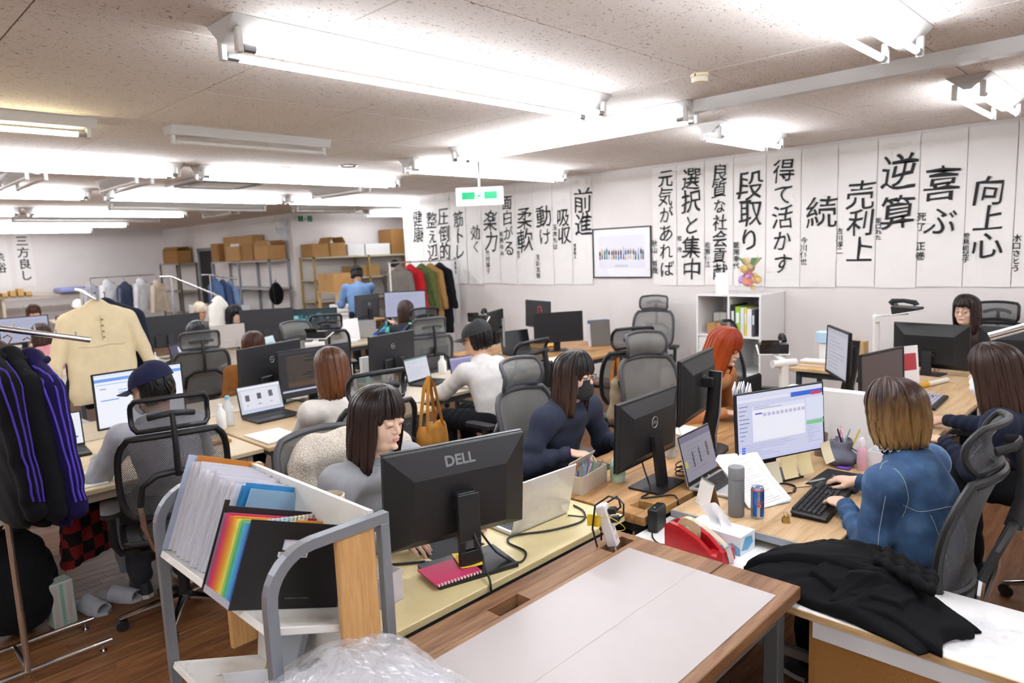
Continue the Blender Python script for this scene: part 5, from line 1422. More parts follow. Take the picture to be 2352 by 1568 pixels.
# ------------------------------------------------------------------ the people
from mathutils.bvhtree import BVHTree
def cloth(c, bump=.35, bscale=420, noise=.07, nscale=25, rough=.9, sheen=.03): return mat(c, rough, spec=.15, noise=noise, nscale=nscale, bump=bump, bscale=bscale, sheen=sheen)
blk_trs = cloth('1b1b1e')
H_dk = hair_mat('dark_brown_hair', '1d120f', '35211b', .34)
H_bk = hair_mat('black_hair', '131112', '1f1a1a', .34)
H_bk2 = hair_mat('black_hair_faded_tips', '151212', '4a352b', .36)
H_om = hair_mat('ombre_hair', '2e170e', '9c7644', .36, a=.38, b=1.0)
H_br = hair_mat('brown_hair', '3c2014', '6e4226', .36)
H_mb = hair_mat('mid_brown_hair', '2c1c16', '3d2820', .38)
H_rd = hair_mat('red_hair', '8e3010', 'a84a1c', .36)
def cap(root, H, R, m, k=1., brim=True, back=True, bm=None, name='cap'):
    mb = MB().xf(headM(H, R, k))
    def fn(u, v):
        a = u * 2 * PI; t = v * PI * .5
        low = .035 - .012 * math.cos(a)
        g = 1.0
        return (-.012 + .108 * math.cos(a) * math.cos(t) ** .75, .092 * math.sin(a) * math.cos(t) ** .75, low + (.098 - low * .2) * math.sin(t) ** 1.1)
    mb.grid(fn, 28, 10); c = mb.build(name, m, root, True, auto=80)
    mb = MB().xf(headM(H, R, k)); mb.tube([fn(i / 28, 0) for i in range(28)], .003, 6, closed=True); mb.build('cap_band', m, c, True)
    mb = MB().xf(headM(H, R, k)); mb.lathe([(.0001, .134), (.006, .133), (.007, .129)], 10, Matrix.Translation((-.012, 0, 0))); mb.build('cap_button', m, c, True)
    for q in range(3):
        mb = MB().xf(headM(H, R, k)); a = q / 3 * .5 + .04
        mb.tube([fn(a, v / 10) for v in range(11)] + [fn(a + .5, v / 10) for v in range(10, -1, -1)], .0011, 5); mb.build('cap_seam', bm or m, c)
    if brim:
        def fb(u, v):
            a = (u - .5) * 2; r_ = .094 + .075 * v * (1 - .35 * a * a)
            return (-.012 + r_ * math.cos(a * .95) * 1.06, (.088 + .012 * v) * math.sin(a * .95), .024 - .014 * a * a - .012 * v)
        mb = MB().xf(headM(H, R, k)); mb.sheet(fb, 14, 6, .003); mb.build('cap_brim', m, c, True)
    return c
def snap_seam(root, target, pts, r, m, name, n=10):
    bm_ = BVHTree.FromPolygons([v.co.copy() for v in target.data.vertices], [tuple(p.vertices) for p in target.data.polygons])
    P = []
    for a, b in zip(pts[:-1], pts[1:]):
        for i in range(n): P.append(Vector(a).lerp(Vector(b), i / n))
    P.append(Vector(pts[-1])); out = []
    for p in P:
        loc, nrm, _, _ = bm_.find_nearest(p)
        out.append(loc + nrm * r * .3)
    mb = MB(); mb.tube(out, r, 5); return mb.build(name, m, target)

bob = dict(end=-.195, bang=.004, open=62, part=.0, n=60, layers=3, curl=.10, flare=.05, w=.0085)
# woman in grey at the cream table
grey_sw = cloth('9c9da1', .3, 700)
p, H, R, W, EL, sh, nb = person('woman in a light grey sweatshirt with dark brown hair, looking down at the large monitor', (-2.31, 1.57, 1.195), .08, (-2.54, 1.60), grey_sw, blk_trs, hyaw=.14, hpitch=.16, hands=[(-2.10, 1.80, .775), (-2.12, 1.47, .775)], elbow=[(-.6, .35, -.7), (-.6, -.35, -.7)], arm_r=.92, hair=dict(bob, bang=.024, open=58), hairm=H_dk, k=1.04, fat=1.05, seed=3, wr=.0065, eyes=.55, topname='grey_sweatshirt')
# woman with the black mask
navy_sw = cloth('343a4a', .3, 700)
p, H, R, W, EL, sh, nb = person('woman in a dark navy sweatshirt with black mask and glasses', (-2.35, 2.87, 1.165), 0., (-2.53, 2.87), navy_sw, blk_trs, hyaw=.15, hpitch=.10, hands=[(-2.20, 3.08, .775), (-2.27, 2.70, .785)], hair=dict(bob, end=-.215, bang=.012, open=58), hairm=H_bk2, k=1.0, fat=1.08, seed=8, topname='navy_sweatshirt', collar=navy_sw, cuff=mat('3f1f4c', .9), wr=.007)
glasses(p, H, R, BLACK_PL); face_mask(p, H, R, mat('2c2a2b', .85), pleat=False)
# woman in the denim jacket
def denim():
    m, nt, b = new_mat('washed_denim')
    tc = nt.nodes.new('ShaderNodeTexCoord'); n = nt.nodes.new('ShaderNodeTexNoise'); n.inputs['Scale'].default_value = 7; n.inputs['Detail'].default_value = 6
    nt.links.new(tc.outputs['Object'], n.inputs['Vector'])
    r = ramp(nt, n.outputs[0], [(.35, '22395a'), (.52, '38587f'), (.70, '5d7fa3')]); nt.links.new(r.outputs[0], b.inputs['Base Color'])
    n2 = nt.nodes.new('ShaderNodeTexNoise'); n2.inputs['Scale'].default_value = 600; mp = nt.nodes.new('ShaderNodeMapping'); mp.inputs['Scale'].default_value = (1, 1, .3)
    nt.links.new(tc.outputs['Object'], mp.inputs[0]); nt.links.new(mp.outputs[0], n2.inputs['Vector'])
    bp = nt.nodes.new('ShaderNodeBump'); bp.inputs['Strength'].default_value = .4; bp.inputs['Distance'].default_value = .002
    nt.links.new(n2.outputs[0], bp.inputs['Height']); nt.links.new(bp.outputs[0], b.inputs['Normal']); b.inputs['Roughness'].default_value = .85
    return m
den = denim()
p, H, R, W, EL, sh, nb = person('woman in a blue denim jacket seen from behind, typing on the black keyboard', (-.79, 2.905, 1.165), PI - .15, (-.66, 2.84), den, blk_trs, hyaw=-.25, hpitch=.16, hands=[(-.935, 2.83, .775), (-.99, 3.16, .775)], hair=dict(bob, end=-.118, bang=.0, open=48, curl=.20, n=64), hairm=H_om, k=1.02, fat=1.06, seed=12, topname='denim_jacket', wr=.0065, arm_r=.95, elbow=[(-.45, .55, -.8), (-.4, -.5, -.8)], collar=mat('17171a', .9))
jk = [c for c in p.children if c.name.startswith('denim_jacket')][0]
stitch = mat('a9b4bd', .8); 
bx, by = nb[0] - .12, nb[1]
snap_seam(p, jk, [(nb[0] - .14, -.19, nb[2] - .13), (nb[0] - .16, 0, nb[2] - .14), (nb[0] - .14, .19, nb[2] - .13)], .0013, stitch, 'yoke_seam')
for s in (1, -1):
    snap_seam(p, jk, [(nb[0] + .01, s * .07, nb[2]), (sh[0][0] + .0, s * .19, sh[0][2] + .06)], .0013, stitch, 'shoulder_seam')
    i = 0 if s > 0 else 1
    snap_seam(p, jk, [tuple(sh[i] + np.array((-.03, s * .01, .06))), tuple(sh[i] + np.array((-.08, 0, -.03))), tuple(sh[i] + np.array((-.05, -s * .02, -.11)))], .0015, stitch, 'armhole_seam')
    snap_seam(p, jk, [tuple(sh[i] + np.array((-.03, s * .06, -.02))), tuple(EL[i] + np.array((-.04, s * .04, .0)))], .0013, stitch, 'sleeve_seam')
    snap_seam(p, jk, [(nb[0] - .15, s * .10, nb[2] - .15), (-.15, s * .07, .62)], .0013, stitch, 'back_seam')
# black ruffled collar with white edging
mb = MB(); n_ = 60; base = Vector(nb); cn = (Vector(H) - Vector(nb)).normalized(); qd = cn.to_track_quat('Z', 'Y')
def ruf(u, v):
    a = u * 2 * PI; r_ = .060 + .014 * v + .007 * v * math.sin(a * 17); return tuple(base + qd @ Vector((r_ * math.cos(a), r_ * math.sin(a), .008 + .032 * v - .006 * v * math.sin(a * 17))))
mb.grid(ruf, 120, 4); rf = mb.build('ruffled_collar', mat('15151a', .9), jk, True)
mb = MB(); mb.tube([ruf(i / 120, 1) for i in range(120)], .0022, 5, closed=True); mb.build('white_edging', mat('e6e4e0', .8), p, True)
for i, s in enumerate((1, -1)):  # yellow nail tips are too small to part; nails as small shells
    pass
# woman with the white mask
nv = cloth('23283a', .25, 700)
p, H, R, W, EL, sh, nb = person('woman in a dark navy top with white mask and long brown hair at the right', (-.66, 4.02, 1.17), PI, (-.40, 4.12), nv, blk_trs, hyaw=-.05, hpitch=.20, hands=[(-.86, 4.05, .775), (-.95, 4.52, .775)], hair=dict(bob, end=-.25, bang=.012, open=42, flare=.08), hairm=H_mb, k=1.03, fat=1.1, seed=17, topname='navy_top', cuff=mat('1a1d2c', .9))
face_mask(p, H, R, mat('eceef2', .8))
jt = [c for c in p.children if c.name.startswith('navy_top')][0]
snap_seam(p, jt, [tuple(sh[0] + np.array((.0, .05, -.01))), tuple(EL[0] + np.array((.0, .05, .08)))], .0018, mat('b9bcc6', .8), 'piping')
# woman with glasses at the far right
p, H, R, W, EL, sh, nb = person('woman with glasses behind two black monitors at the far right', (-1.34, 6.84, 1.19), -PI / 2 - .25, (-1.27, 7.02), cloth('4a3f3c'), blk_trs, hyaw=.0, hpitch=.12, hands=[(-1.05, 6.58, .775), (-1.5, 6.55, .775)], hair=dict(bob, end=-.19, bang=.05, open=52, part=-.03), hairm=H_dk, low=True, seed=23, fine=.006)
glasses(p, H, R, mat('1a1412', .4))
# red-haired woman
p, H, R, W, EL, sh, nb = person('woman with long bright red hair bending over her desk', (-2.15, 4.17, 1.165), .15, (-2.45, 4.12), cloth('c98a5a'), blk_trs, hyaw=-.05, hpitch=.34, hands=[(-2.05, 4.36, .775), (-2.06, 3.98, .775)], hair=dict(bob, end=-.30, bang=.004, open=44, curl=.02, n=64), hairm=H_rd, low=True, seed=29, fine=.005, eyes=.6)
# man in the black cap
wt = cloth('d3d0cc', .25, 700)
sh_hair = dict(end=-.07, bang=None, open=80, n=44, layers=2, curl=.25, w=.010, th0=1.15)
p, H, R, W, EL, sh, nb = person('man in a white sweatshirt and black cap typing on a laptop', (-3.90, 3.58, 1.18), PI + .1, (-3.66, 3.52), wt, blk_trs, skin_b, hyaw=.42, hpitch=.16, hands=[(-4.20, 3.52, .775), (-4.24, 3.80, .775)], hair=sh_hair, hairm=H_bk, k=1.03, fat=1.12, seed=31, topname='white_sweatshirt', elbow=[(.3, .8, -.6), None])
cap(p, H, R, mat('262628', .8), 1.12, bm=mat('3a3a3c', .8)); glasses(p, H, R, mat('6b5636', .4))
# brown-haired person in white, from behind
p, H, R, W, EL, sh, nb = person('person with brown bobbed hair in a white sweater, seen from behind', (-3.62, 2.15, 1.185), PI - .1, (-3.50, 2.22), cloth('dcd6ce', .4, 500), blk_trs, hyaw=-.1, hpitch=.18, hands=[(-3.98, 2.12, .775), (-3.95, 2.45, .775)], hair=dict(bob, end=-.165, bang=.0, open=44, curl=.2), hairm=H_br, k=1.02, fat=1.06, seed=37, topname='white_sweater')
# man in the navy cap
p, H, R, W, EL, sh, nb = person('man in a grey hoodie, navy cap and white mask', (-4.06, 1.29, 1.17), PI, (-3.80, 1.28), cloth('a9a9b0', .3, 600), cloth('3a3a40'), skin_b, hyaw=.75, hpitch=.22, hands=[(-4.32, 1.06, .775), (-4.34, 1.46, .775)], hair=dict(sh_hair, end=-.075, wave=.004), hairm=H_bk, k=1.03, fat=1.12, seed=41, topname='grey_hoodie')
cap(p, H, R, cloth('232540', .3, 600), 1.13, bm=cloth('2c2e4c')); face_mask(p, H, R, mat('e8e9ec', .8), 1.03)
hd = [c for c in p.children if c.name.startswith('grey_hoodie')][0]
f = Field(nb + np.array((-.17, -.15, -.10)), nb + np.array((.10, .15, .10)), .009)
f.ell(nb + np.array((-.065, 0, -.005)), (.07, .105, .045), .02, wr=wrinkle(.004, 40, 3)); f.cone(nb + np.array((.02, .075, .0)), nb + np.array((-.05, .09, .01)), .028, .035, .03); f.cone(nb + np.array((.02, -.075, .0)), nb + np.array((-.05, -.09, .01)), .028, .035, .03)
V, Q = f.mesh(); np_obj('hood', V, Q, cloth('a9a9b0', .3, 600), hd)
# people further back
person('brown-haired person half hidden behind the large round-logo monitor', (-5.85, 2.73, 1.10), .0, (-6.06, 2.73), cloth('8a5a2c'), blk_trs, hyaw=-.3, hpitch=.25, hands=[(-5.66, 2.9, .775), (-5.66, 2.56, .775)], hair=dict(bob, end=-.24, bang=.005, n=44), hairm=H_br, low=True, seed=43, fine=.006, topname='brown_jacket')
person('person with short black hair in black clothes at a laptop', (-7.0, 2.71, 1.135), PI - .25, (-6.84, 2.62), cloth('141416'), blk_trs, hyaw=.0, hpitch=.2, hands=[(-7.52, 2.55, .775), (-7.5, 2.95, .775)], hair=dict(end=-.085, bang=.0, open=44, n=44, layers=3, curl=.3, w=.010, vol=1.1), hairm=H_bk, low=True, seed=47, fine=.006, k=1.06, fat=1.1)
def plaid():
    m, nt, b = new_mat('plaid_fleece')
    tc = nt.nodes.new('ShaderNodeTexCoord'); ck = nt.nodes.new('ShaderNodeTexChecker'); ck.inputs['Scale'].default_value = 9
    ck.inputs[1].default_value = srgb('1f3f8a'); ck.inputs[2].default_value = srgb('57b59a'); nt.links.new(tc.outputs['Object'], ck.inputs[0])
    c2 = nt.nodes.new('ShaderNodeTexChecker'); c2.inputs['Scale'].default_value = 4.3; c2.inputs[2].default_value = srgb('23252c'); nt.links.new(ck.outputs[0], c2.inputs[1]); nt.links.new(tc.outputs['Object'], c2.inputs[0])
    nt.links.new(c2.outputs[0], b.inputs['Base Color']); b.inputs['Roughness'].default_value = .95
    return m
person('brown-haired person in a blue and green plaid fleece, one hand raised', (-6.76, 5.08, 1.16), PI - .5, (-6.6, 5.0), plaid(), blk_trs, hyaw=.0, hpitch=.05, hands=[(-6.92, 4.93, 1.04), (-7.1, 5.4, .775)], elbow=[(.2, .6, -.9), None], hair=dict(bob, end=-.17, bang=.0, n=44), hairm=H_mb, low=True, seed=53, fine=.006, topname='plaid_fleece')
person('dark-haired person whose face shows left of the dark monitor back', (-9.05, 4.0, 1.14), .3, (-9.25, 3.95), cloth('4a4a50'), blk_trs, hyaw=.0, hpitch=.1, hands=[(-8.9, 4.2, .775), (-8.9, 3.8, .775)], hair=dict(bob, end=-.13, bang=.01, n=40), hairm=H_bk, low=True, seed=59, fine=.007)
p, H, R, W, EL, sh, nb = person('person in a beige knitted hat beside the hanging white garment', (-10.05, 3.95, 1.15), -.2, (-10.3, 3.9), cloth('6a5a4c'), blk_trs, skin_b, hpitch=.15, hands=[(-9.85, 4.1, .775), (-9.85, 3.7, .775)], low=True, seed=61, fine=.007)
cap(p, H, R, cloth('c9bba4', .5, 300), 1.06, brim=False, name='knitted_hat')
person('person with light brown hair at the far left behind a pale screen', (-12.9, 2.53, 1.17), .0, (-13.1, 2.5), cloth('8a8078'), blk_trs, hands=[(-12.65, 2.7, .775), (-12.65, 2.3, .775)], hair=dict(bob, end=-.15, bang=.0, n=40), hairm=H_br, low=True, seed=67, fine=.008)
person('dark-haired person in pink at the left, seen from behind', (-9.35, 1.88, 1.10), PI - .1, (-9.2, 1.9), cloth('d58f98'), blk_trs, hands=[(-9.65, 1.75, .775), (-9.65, 2.1, .775)], hair=dict(bob, end=-.14, bang=.0, n=40), hairm=H_mb, low=True, seed=71, fine=.008)
person('brown-haired person in a mustard top cut by the left edge', (-7.9, 1.22, 1.08), PI, (-7.65, 1.24), cloth('b9924a'), blk_trs, hands=[(-8.15, 1.05, .775), (-8.15, 1.4, .775)], hair=dict(bob, end=-.22, bang=.0, n=40), hairm=H_mb, low=True, seed=73, fine=.008)
p, H, R, W, EL, sh, nb = person('person in a white cap at the far left', (-12.75, 3.12, 1.19), .0, (-12.95, 3.14), cloth('9a9088'), blk_trs, hands=[(-12.5, 3.3, .775), (-12.5, 2.95, .775)], low=True, seed=79, fine=.008)
cap(p, H, R, mat('f0efec', .8), 1.06, brim=False, name='white_cap')
# standing man in the denim shirt, bending over a table by the shelves
p, H, R, W, EL, sh, nb = person('standing man in a blue denim shirt and dark cap bending toward the shelves', (-9.86, 6.46, 1.54), PI - .35, (-9.62, 6.32), cloth('6f8fb8', .3, 300), cloth('23252c'), skin_b, hyaw=.0, hpitch=.5, hands=[(-10.15, 6.25, 1.08), (-10.15, 6.75, 1.08)], hair=sh_hair, hairm=H_bk, low=True, seed=83, standing=True, fine=.008, shoulders=.205, fat=1.25, topname='denim_shirt')
cap(p, H, R, mat('1c1d22', .8), 1.12)
p, H, R, W, EL, sh, nb = person('person in a black beanie half hidden behind the hanging coats', (-10.9, 8.0, 1.60), -.6, (-10.95, 8.02), cloth('4a4440'), cloth('23252c'), low=True, seed=89, standing=True, fine=.008, hpitch=.2, hands=[(-10.6, 8.15, 1.1), (-10.7, 7.75, 1.1)])
cap(p, H, R, mat('16161a', .9), 1.06, brim=False, name='beanie')
# ------------------------------------------------------------------ book cart and what it carries
CX0, CX1, CY0, CY1, CHT = -2.42, -1.64, .746, 1.118, 1.11
silver_pt = mat('8d9197', .4, .55)
white_pt = mat('e9e6df', .35)
cart = thing('book_cart', 'silver-framed white book cart with sloping shelf at lower left', 'cart')
def end_frame(x):
    P = [(x, CY0, .06), (x, CY0, CHT - .14)]
    for k in range(1, 9):
        a = k / 8 * PI * .5; P.append((x, CY0 + .13 * (1 - math.cos(a)), CHT - .14 + .125 * math.sin(a)))
    P += [(x, CY1 - .001, CHT - .015)]
    mb = MB(); mb.bar(P, .030, .030, up=(1, 0, 0)); mb.build('end_frame', silver_pt, cart)
    mb = MB(); mb.box(x - .015, x + .015, CY1 - .03, CY1, .06, CHT - .0301, .002); mb.build('end_post', silver_pt, cart)
    for y in (CY0, CY1 - .015):
        mb = MB(); mb.cyl((x, y, .05), (x, y, .062), .008, n=8); mb.cyl((x - .012, y, .029), (x + .012, y, .029), .0285, n=16); mb.build('caster', BLACK_PL, cart, True)
end_frame(CX0); end_frame(CX1)
AL = 21 * D2R; ca, sa = math.cos(AL), math.sin(AL)
def slope(y, z, X0=CX0 + .017, X1=CX1 - .017, L=.31, nm='shelf'):
    M = Matrix.Translation((0, y, z)) @ Matrix.Rotation(-AL, 4, 'X')
    mb = MB().xf(M); mb.box(X0, X1, 0, L, -.022, 0, .002); mb.build(nm, white_pt, cart)
    mb = MB(); yb = y + L * ca; zb = z - L * sa
    mb.prism([(yb - .001, zb), (yb + .019, zb - .004), (yb + .055, zb + .325), (yb + .036, zb + .329)], X0, X1, Matrix(((0, 0, 1, 0), (1, 0, 0, 0), (0, 1, 0, 0), (0, 0, 0, 1)))); mb.build('rear_panel', white_pt, cart)
slope(.742, .903); 
slope(.742, .505)
mb = MB(); mb.box(CX0 + .016, CX1 - .016, .742, 1.10, .13, .15, .002); mb.build('bottom_shelf', white_pt, cart)
mb = MB(); mb.box(CX1 - .012, CX1 + .012, .945, 1.068, .45, CHT - .031, .004); mb.build('wooden_end_board', wood_mat('beech_board', ['b98446', 'c8955a', 'd3a56b'], 'Z', .45, 2.2, bump=.03), cart)
mb = MB(); mb.box(CX0 - .012, CX0 + .012, .945, 1.068, .45, CHT - .031, .004); mb.build('wooden_end_board', bpy.data.materials['beech_board'], cart)

def on_shelf(x, off=0.): return Matrix.Translation((x, .742, .903)) @ Matrix.Rotation(-AL, 4, 'X') @ Matrix.Translation((0, off, .0008))
# expanding file: local x = thickness, y = along the slope, z = up
ef = thing('expanding_file', 'black accordion file with rainbow pockets and index tabs on the cart', 'file')
ef.matrix_world = on_shelf(-1.795, -.045)
bk = mat('141415', .45, noise=.05, nscale=300)
mb = MB()
# front cover with a stadium handle hole
def cover(x0, x1, hole):
    y0, y1, z0, z1 = 0, .345, 0, .245
    if not hole: mb.box(x0, x1, y0, y1, z0, z1, .001); return
    a, b, c, d = .115, .205, .165, .195
    mb.box(x0, x1, y0, y1, z0, c); mb.box(x0, x1, y0, y1, d, z1); mb.box(x0, x1, y0, a, c, d); mb.box(x0, x1, b, y1, c, d)
cover(-.002, .0, True); fc = mb.build('front_cover', bk, ef)
mb = MB(); mb.box(-.0045, -.0025, .10, .30, .14, .21); mb.build('inner_sheet', mat('d6d4df', .6), ef)
mb = MB(); cover(-.172, -.170, False); mb.build('rear_cover', mat('2a2027', .5), ef)
mb = MB(); mb.box(-.1725, -.168, -.004, .012, .0, .262, .001); mb.build('spine_strip', mat('201a1e', .5), ef)
RB = ['8d7a8c', 'd23f7c', 'e0486a', 'e96a4e', 'f08a3c', 'f3ab3a', 'f4cf45', 'f2ea7a', 'a8d86a', '58c79a', '5fc8d6', '62a9e6', '3d86dd']
def poly_plastic(c):
    m, nt, b = new_mat('tinted_plastic_' + c)
    b.inputs['Base Color'].default_value = srgb(c); b.inputs['Roughness'].default_value = .35; setin(b, 'Transmission Weight', .15)
    return m
tabs = 'あかさたなはまやらわ他他'
for k, c in enumerate(RB):
    x = -.166 + k * .0128; pm = poly_plastic(c)
    mb = MB(); mb.box(x - .0009, x + .0009, .004, .340, .020, .225 + .003 * (k % 3), .0004); pk = mb.build('pocket', pm, ef)
    # gusset V along the open side
    mb = MB(); mb.add([(x, .001, .02), (x + .0064, .012, .02), (x + .0128, .001, .02), (x, .001, .225), (x + .0064, .012, .225), (x + .0128, .001, .225)], [(0, 1, 4, 3), (1, 2, 5, 4)]); mb.build('gusset', pm, pk)
    mb = MB(); mb.add([(x, .0005, 0), (x + .0064, .012, .0), (x + .0128, .0005, 0), (x, .0005, .02), (x + .0064, .012, .02), (x + .0128, .0005, .02)], [(0, 1, 4, 3), (1, 2, 5, 4)]); mb.build('clear_foot', mat('e4e0e8', .3, trans=.3), pk)
    if k < 12:
        y = .315 - k * .0215
        mb = MB(); mb.box(x - .0007, x + .0007, y - .018, y + .004, .226, .243); tb = mb.build('index_tab', mat('efe9d6' if k < 7 else 'd6e6ee', .5), pk)
        mb = MB(); text_into(mb, tabs[11 - k], .013, face_M((x + .0011, y - .007, .2345), (1, 0, 0))); mb.build('index_letter', BLACK_MAT, pk)
mb = MB(); mb.box(.0002, .0007, .105, .200, .146, .160); mb.build('name_label', mat('e9e7e4', .5), ef)
mb = MB(); text_into(mb, '在庫未／納品書', .0125, face_M((.0011, .1525, .153), (1, 0, 0))); mb.build('label_writing', BLACK_MAT, ef)
mb = MB(); text_into(mb, 'EXPANDING FILE  A4 13 POCKETS', .005, face_M((.0006, .20, .03), (1, 0, 0))); mb.build('small_print', mat('9a9a9a', .5), ef)
# clear folders standing in a row
def clear_plastic(c='eceaf2', a=.75):
    return mat(c, .3, alpha=a, trans=.1)
cf0 = None; rr = random.Random(9)
for k in range(22):
    x = -2.385 + k * .0118
    if cf0 is None:
        cf0 = thing('clear_folder', 'white clear folder in the tight row of folders on the cart', 'folder', group='clear folders on the cart')
        mb = MB(); mb.box(-.0005, .0005, 0, .225, 0, .31, .0002); mb.build('sleeve', clear_plastic(), cf0)
        mb = MB(); mb.box(.0008, .0026, .004, .219, .002, .300); mb.build('sheets', mat('efeef3', .7), cf0)
        o = cf0
    else:
        o = dup(cf0, (0, 0, 0), 0)
    o.matrix_world = on_shelf(x, .01 + rr.uniform(0, .03)) @ Matrix.Rotation(.02 + .004 * k + rr.uniform(-.012, .012), 4, 'Y') @ Matrix.Scale(1 - .002 * k + rr.uniform(-.02, .02), 4)
for k, (x, off, c, lb, sc_) in enumerate(((-2.405, .0, 'c9d3ea', 'pale blue-edged folder leaning at the left end of the folder row', 1.04), (-2.398, .03, 'e0903a', 'orange-topped folder sticking out above the white folders', 1.05), (-2.118, .055, '58a9de', 'blue clear folder with white vertical lettering', .93), (-2.106, .06, '3f9fe0', 'bright blue clear folder at the front of the folder row', .97), (-2.096, .075, 'a8cdea', 'pale blue transparent folder holding white papers', .92))):
    o = thing('clear_folder', lb, 'folder', group='clear folders on the cart')
    mb = MB(); mb.box(-.0006, .0006, 0, .235, 0, .31, .0002); mb.build('sleeve', clear_plastic(c, .85), o)
    mb = MB(); mb.box(.001, .0024, .02, .20, .002, .18 if k > 2 else .29); mb.build('sheets', mat('efeef3', .7), o)
    if k == 2:
        mb = MB(); text_into(mb, 'NOLTA', .022, face_M((.0008, .03, .2), (1, 0, 0), (0, -1, 0))); mb.build('lettering', mat('f2f4f8', .5), o)
    o.matrix_world = on_shelf(x, off) @ Matrix.Rotation(.02 if k < 2 else .10, 4, 'Y') @ Matrix.Scale(sc_, 4)
o = thing('photo_card', 'grey photo card of a dark hairdo behind the rainbow file', 'card')
mb = MB(); mb.box(-.001, .001, 0, .15, 0, .22); mb.build('card', mat('a9a7a3', .4), o)
mb = MB(); mb.add([(.0014, y, z) for y, z in ((.05, .12), (.06, .165), (.085, .185), (.11, .175), (.12, .14), (.115, .10), (.08, .09))], [tuple(range(7))]); mb.build('printed_hair', mat('2b221c', .6), o)
o.matrix_world = on_shelf(-2.035, .115) @ Matrix.Rotation(.06, 4, 'Y')
o = thing('paper_holder', 'white holder with folded papers beside the photo card', 'paper')
mb = MB(); mb.sheet(lambda u, v: (.01 * math.sin(u * 3), .16 * u, .23 * v), 8, 4, .002); mb.build('sheet', PAPER, o, True)
o.matrix_world = on_shelf(-2.06, .13) @ Matrix.Rotation(.08, 4, 'Y')
# rolled paper and printed forms on the lower shelf
low = lambda x, off=0.: Matrix.Translation((x, .742, .505)) @ Matrix.Rotation(-AL, 4, 'X') @ Matrix.Translation((0, off, .001))
o = thing('curled_paper', 'large white sheet curling over the lower cart shelf', 'paper')
mb = MB(); mb.sheet(lambda u, v: (-.12 + .42 * u, .03 + .20 * v, .012 + .05 * math.exp(-((u - .12) / .14) ** 2) + .05 * max(0, u - .5) ** 2), 20, 6, .0012); mb.build('sheet', mat('f1f2f6', .7), o, True)
o.matrix_world = low(-2.05)
o = thing('printed_form', 'printed slip with small red marks lying under the cart frame', 'paper')
mb = MB(); mb.box(-.10, .12, 0, .16, 0, .003); mb.build('sheet', mat('e6e1d6', .7), o)
mb = MB(); rr = random.Random(2)
for k in range(9): mb.use(mat('4a4644', .7) if k % 4 else mat('b8443c', .7)); x = rr.uniform(-.09, .09); y = rr.uniform(.02, .14); mb.box(x, x + .018, y, y + .004, .0031, .0034)
mb.build('print', None, o)['kind'] = 'stuff'; o.matrix_world = low(-1.80, .03) @ Matrix.Translation((0, 0, .05)) @ Matrix.Rotation(.25, 4, 'Z')
o = thing('grey_box_lid', 'flat grey panel leaning on the lower cart shelf', 'panel')
mb = MB(); mb.box(-.16, .0, .10, .125, 0, .26, .003); mb.build('panel', mat('8f959b', .45), o); mb = MB(); mb.box(-.168, -.161, .10, .125, 0, .26); mb.build('wood_edge', mat('c99a55', .6), o)
o.matrix_world = low(-1.98, .09)

# ------------------------------------------------------------------ crumpled plastic bag on the near desk
def film():
    m, nt, b = new_mat('clear_film')
    b.inputs['Base Color'].default_value = srgb('f4f4f8'); b.inputs['Roughness'].default_value = .12; setin(b, 'Specular IOR Level', .9)
    b.inputs['Alpha'].default_value = .34
    return m
flm = film()
rr = np.random.RandomState(5)
def crumple(nx, ny, fn, amp, seed, ridge=5):
    r_ = np.random.RandomState(seed); u, v = np.meshgrid(np.linspace(0, 1, nx), np.linspace(0, 1, ny))
    h = np.zeros_like(u)
    for k in range(46):
        a = r_.uniform(0, PI); c = r_.uniform(-.3, 1.3); w = r_.uniform(.02, .09); cx, cy = r_.uniform(0, 1, 2); s = r_.uniform(.1, .45)
        d = (u - cx) * math.cos(a) + (v - cy) * math.sin(a)
        h += amp * r_.choice([-1, 1]) * r_.uniform(.3, 1) * np.maximum(0, 1 - np.abs(d) / w) * np.exp(-((u - cx) ** 2 + (v - cy) ** 2) / s ** 2)
    return u, v, h
bag = thing('plastic_bag', 'crumpled clear plastic garment bag heaped on the front corner of the nearest desk', 'bag', (-1.43, .86, DZ + .003))
for lay in range(3):
    u, v, h = crumple(64, 52, None, .016, 11 + lay)
    X = (u - .5) * (.56 - .03 * lay) + .012 * np.sin(v * 9 + lay); Y = (v - .5) * (.50 - .03 * lay) + .014 * np.sin(u * 8 + 2 * lay)
    dome = np.maximum(0, 1 - (2 * u - 1) ** 2) ** .8 * np.maximum(0, 1 - (2 * v - 1) ** 2) ** .8
    Z = np.maximum(.004 + .004 * lay, (.115 - .03 * lay) * dome + h * (.35 + .9 * dome) + .006)
    V = np.stack([X, Y, Z], 2).reshape(-1, 3); W_ = 64
    Q = np.array([(j * W_ + i, j * W_ + i + 1, (j + 1) * W_ + i + 1, (j + 1) * W_ + i) for j in range(51) for i in range(63)])
    o = np_obj('film_layer' if lay else 'film', V, Q, flm if lay < 2 else mat('dfe0ea', .3, alpha=.55), bag)
    o.data.polygons.foreach_set('use_smooth', np.zeros(len(o.data.polygons), dtype=bool))
mb = MB(); mb.box(-.20, -.15, -.06, .0, .05, .056); mb.build('dark_tag', mat('23242a', .5), bag)

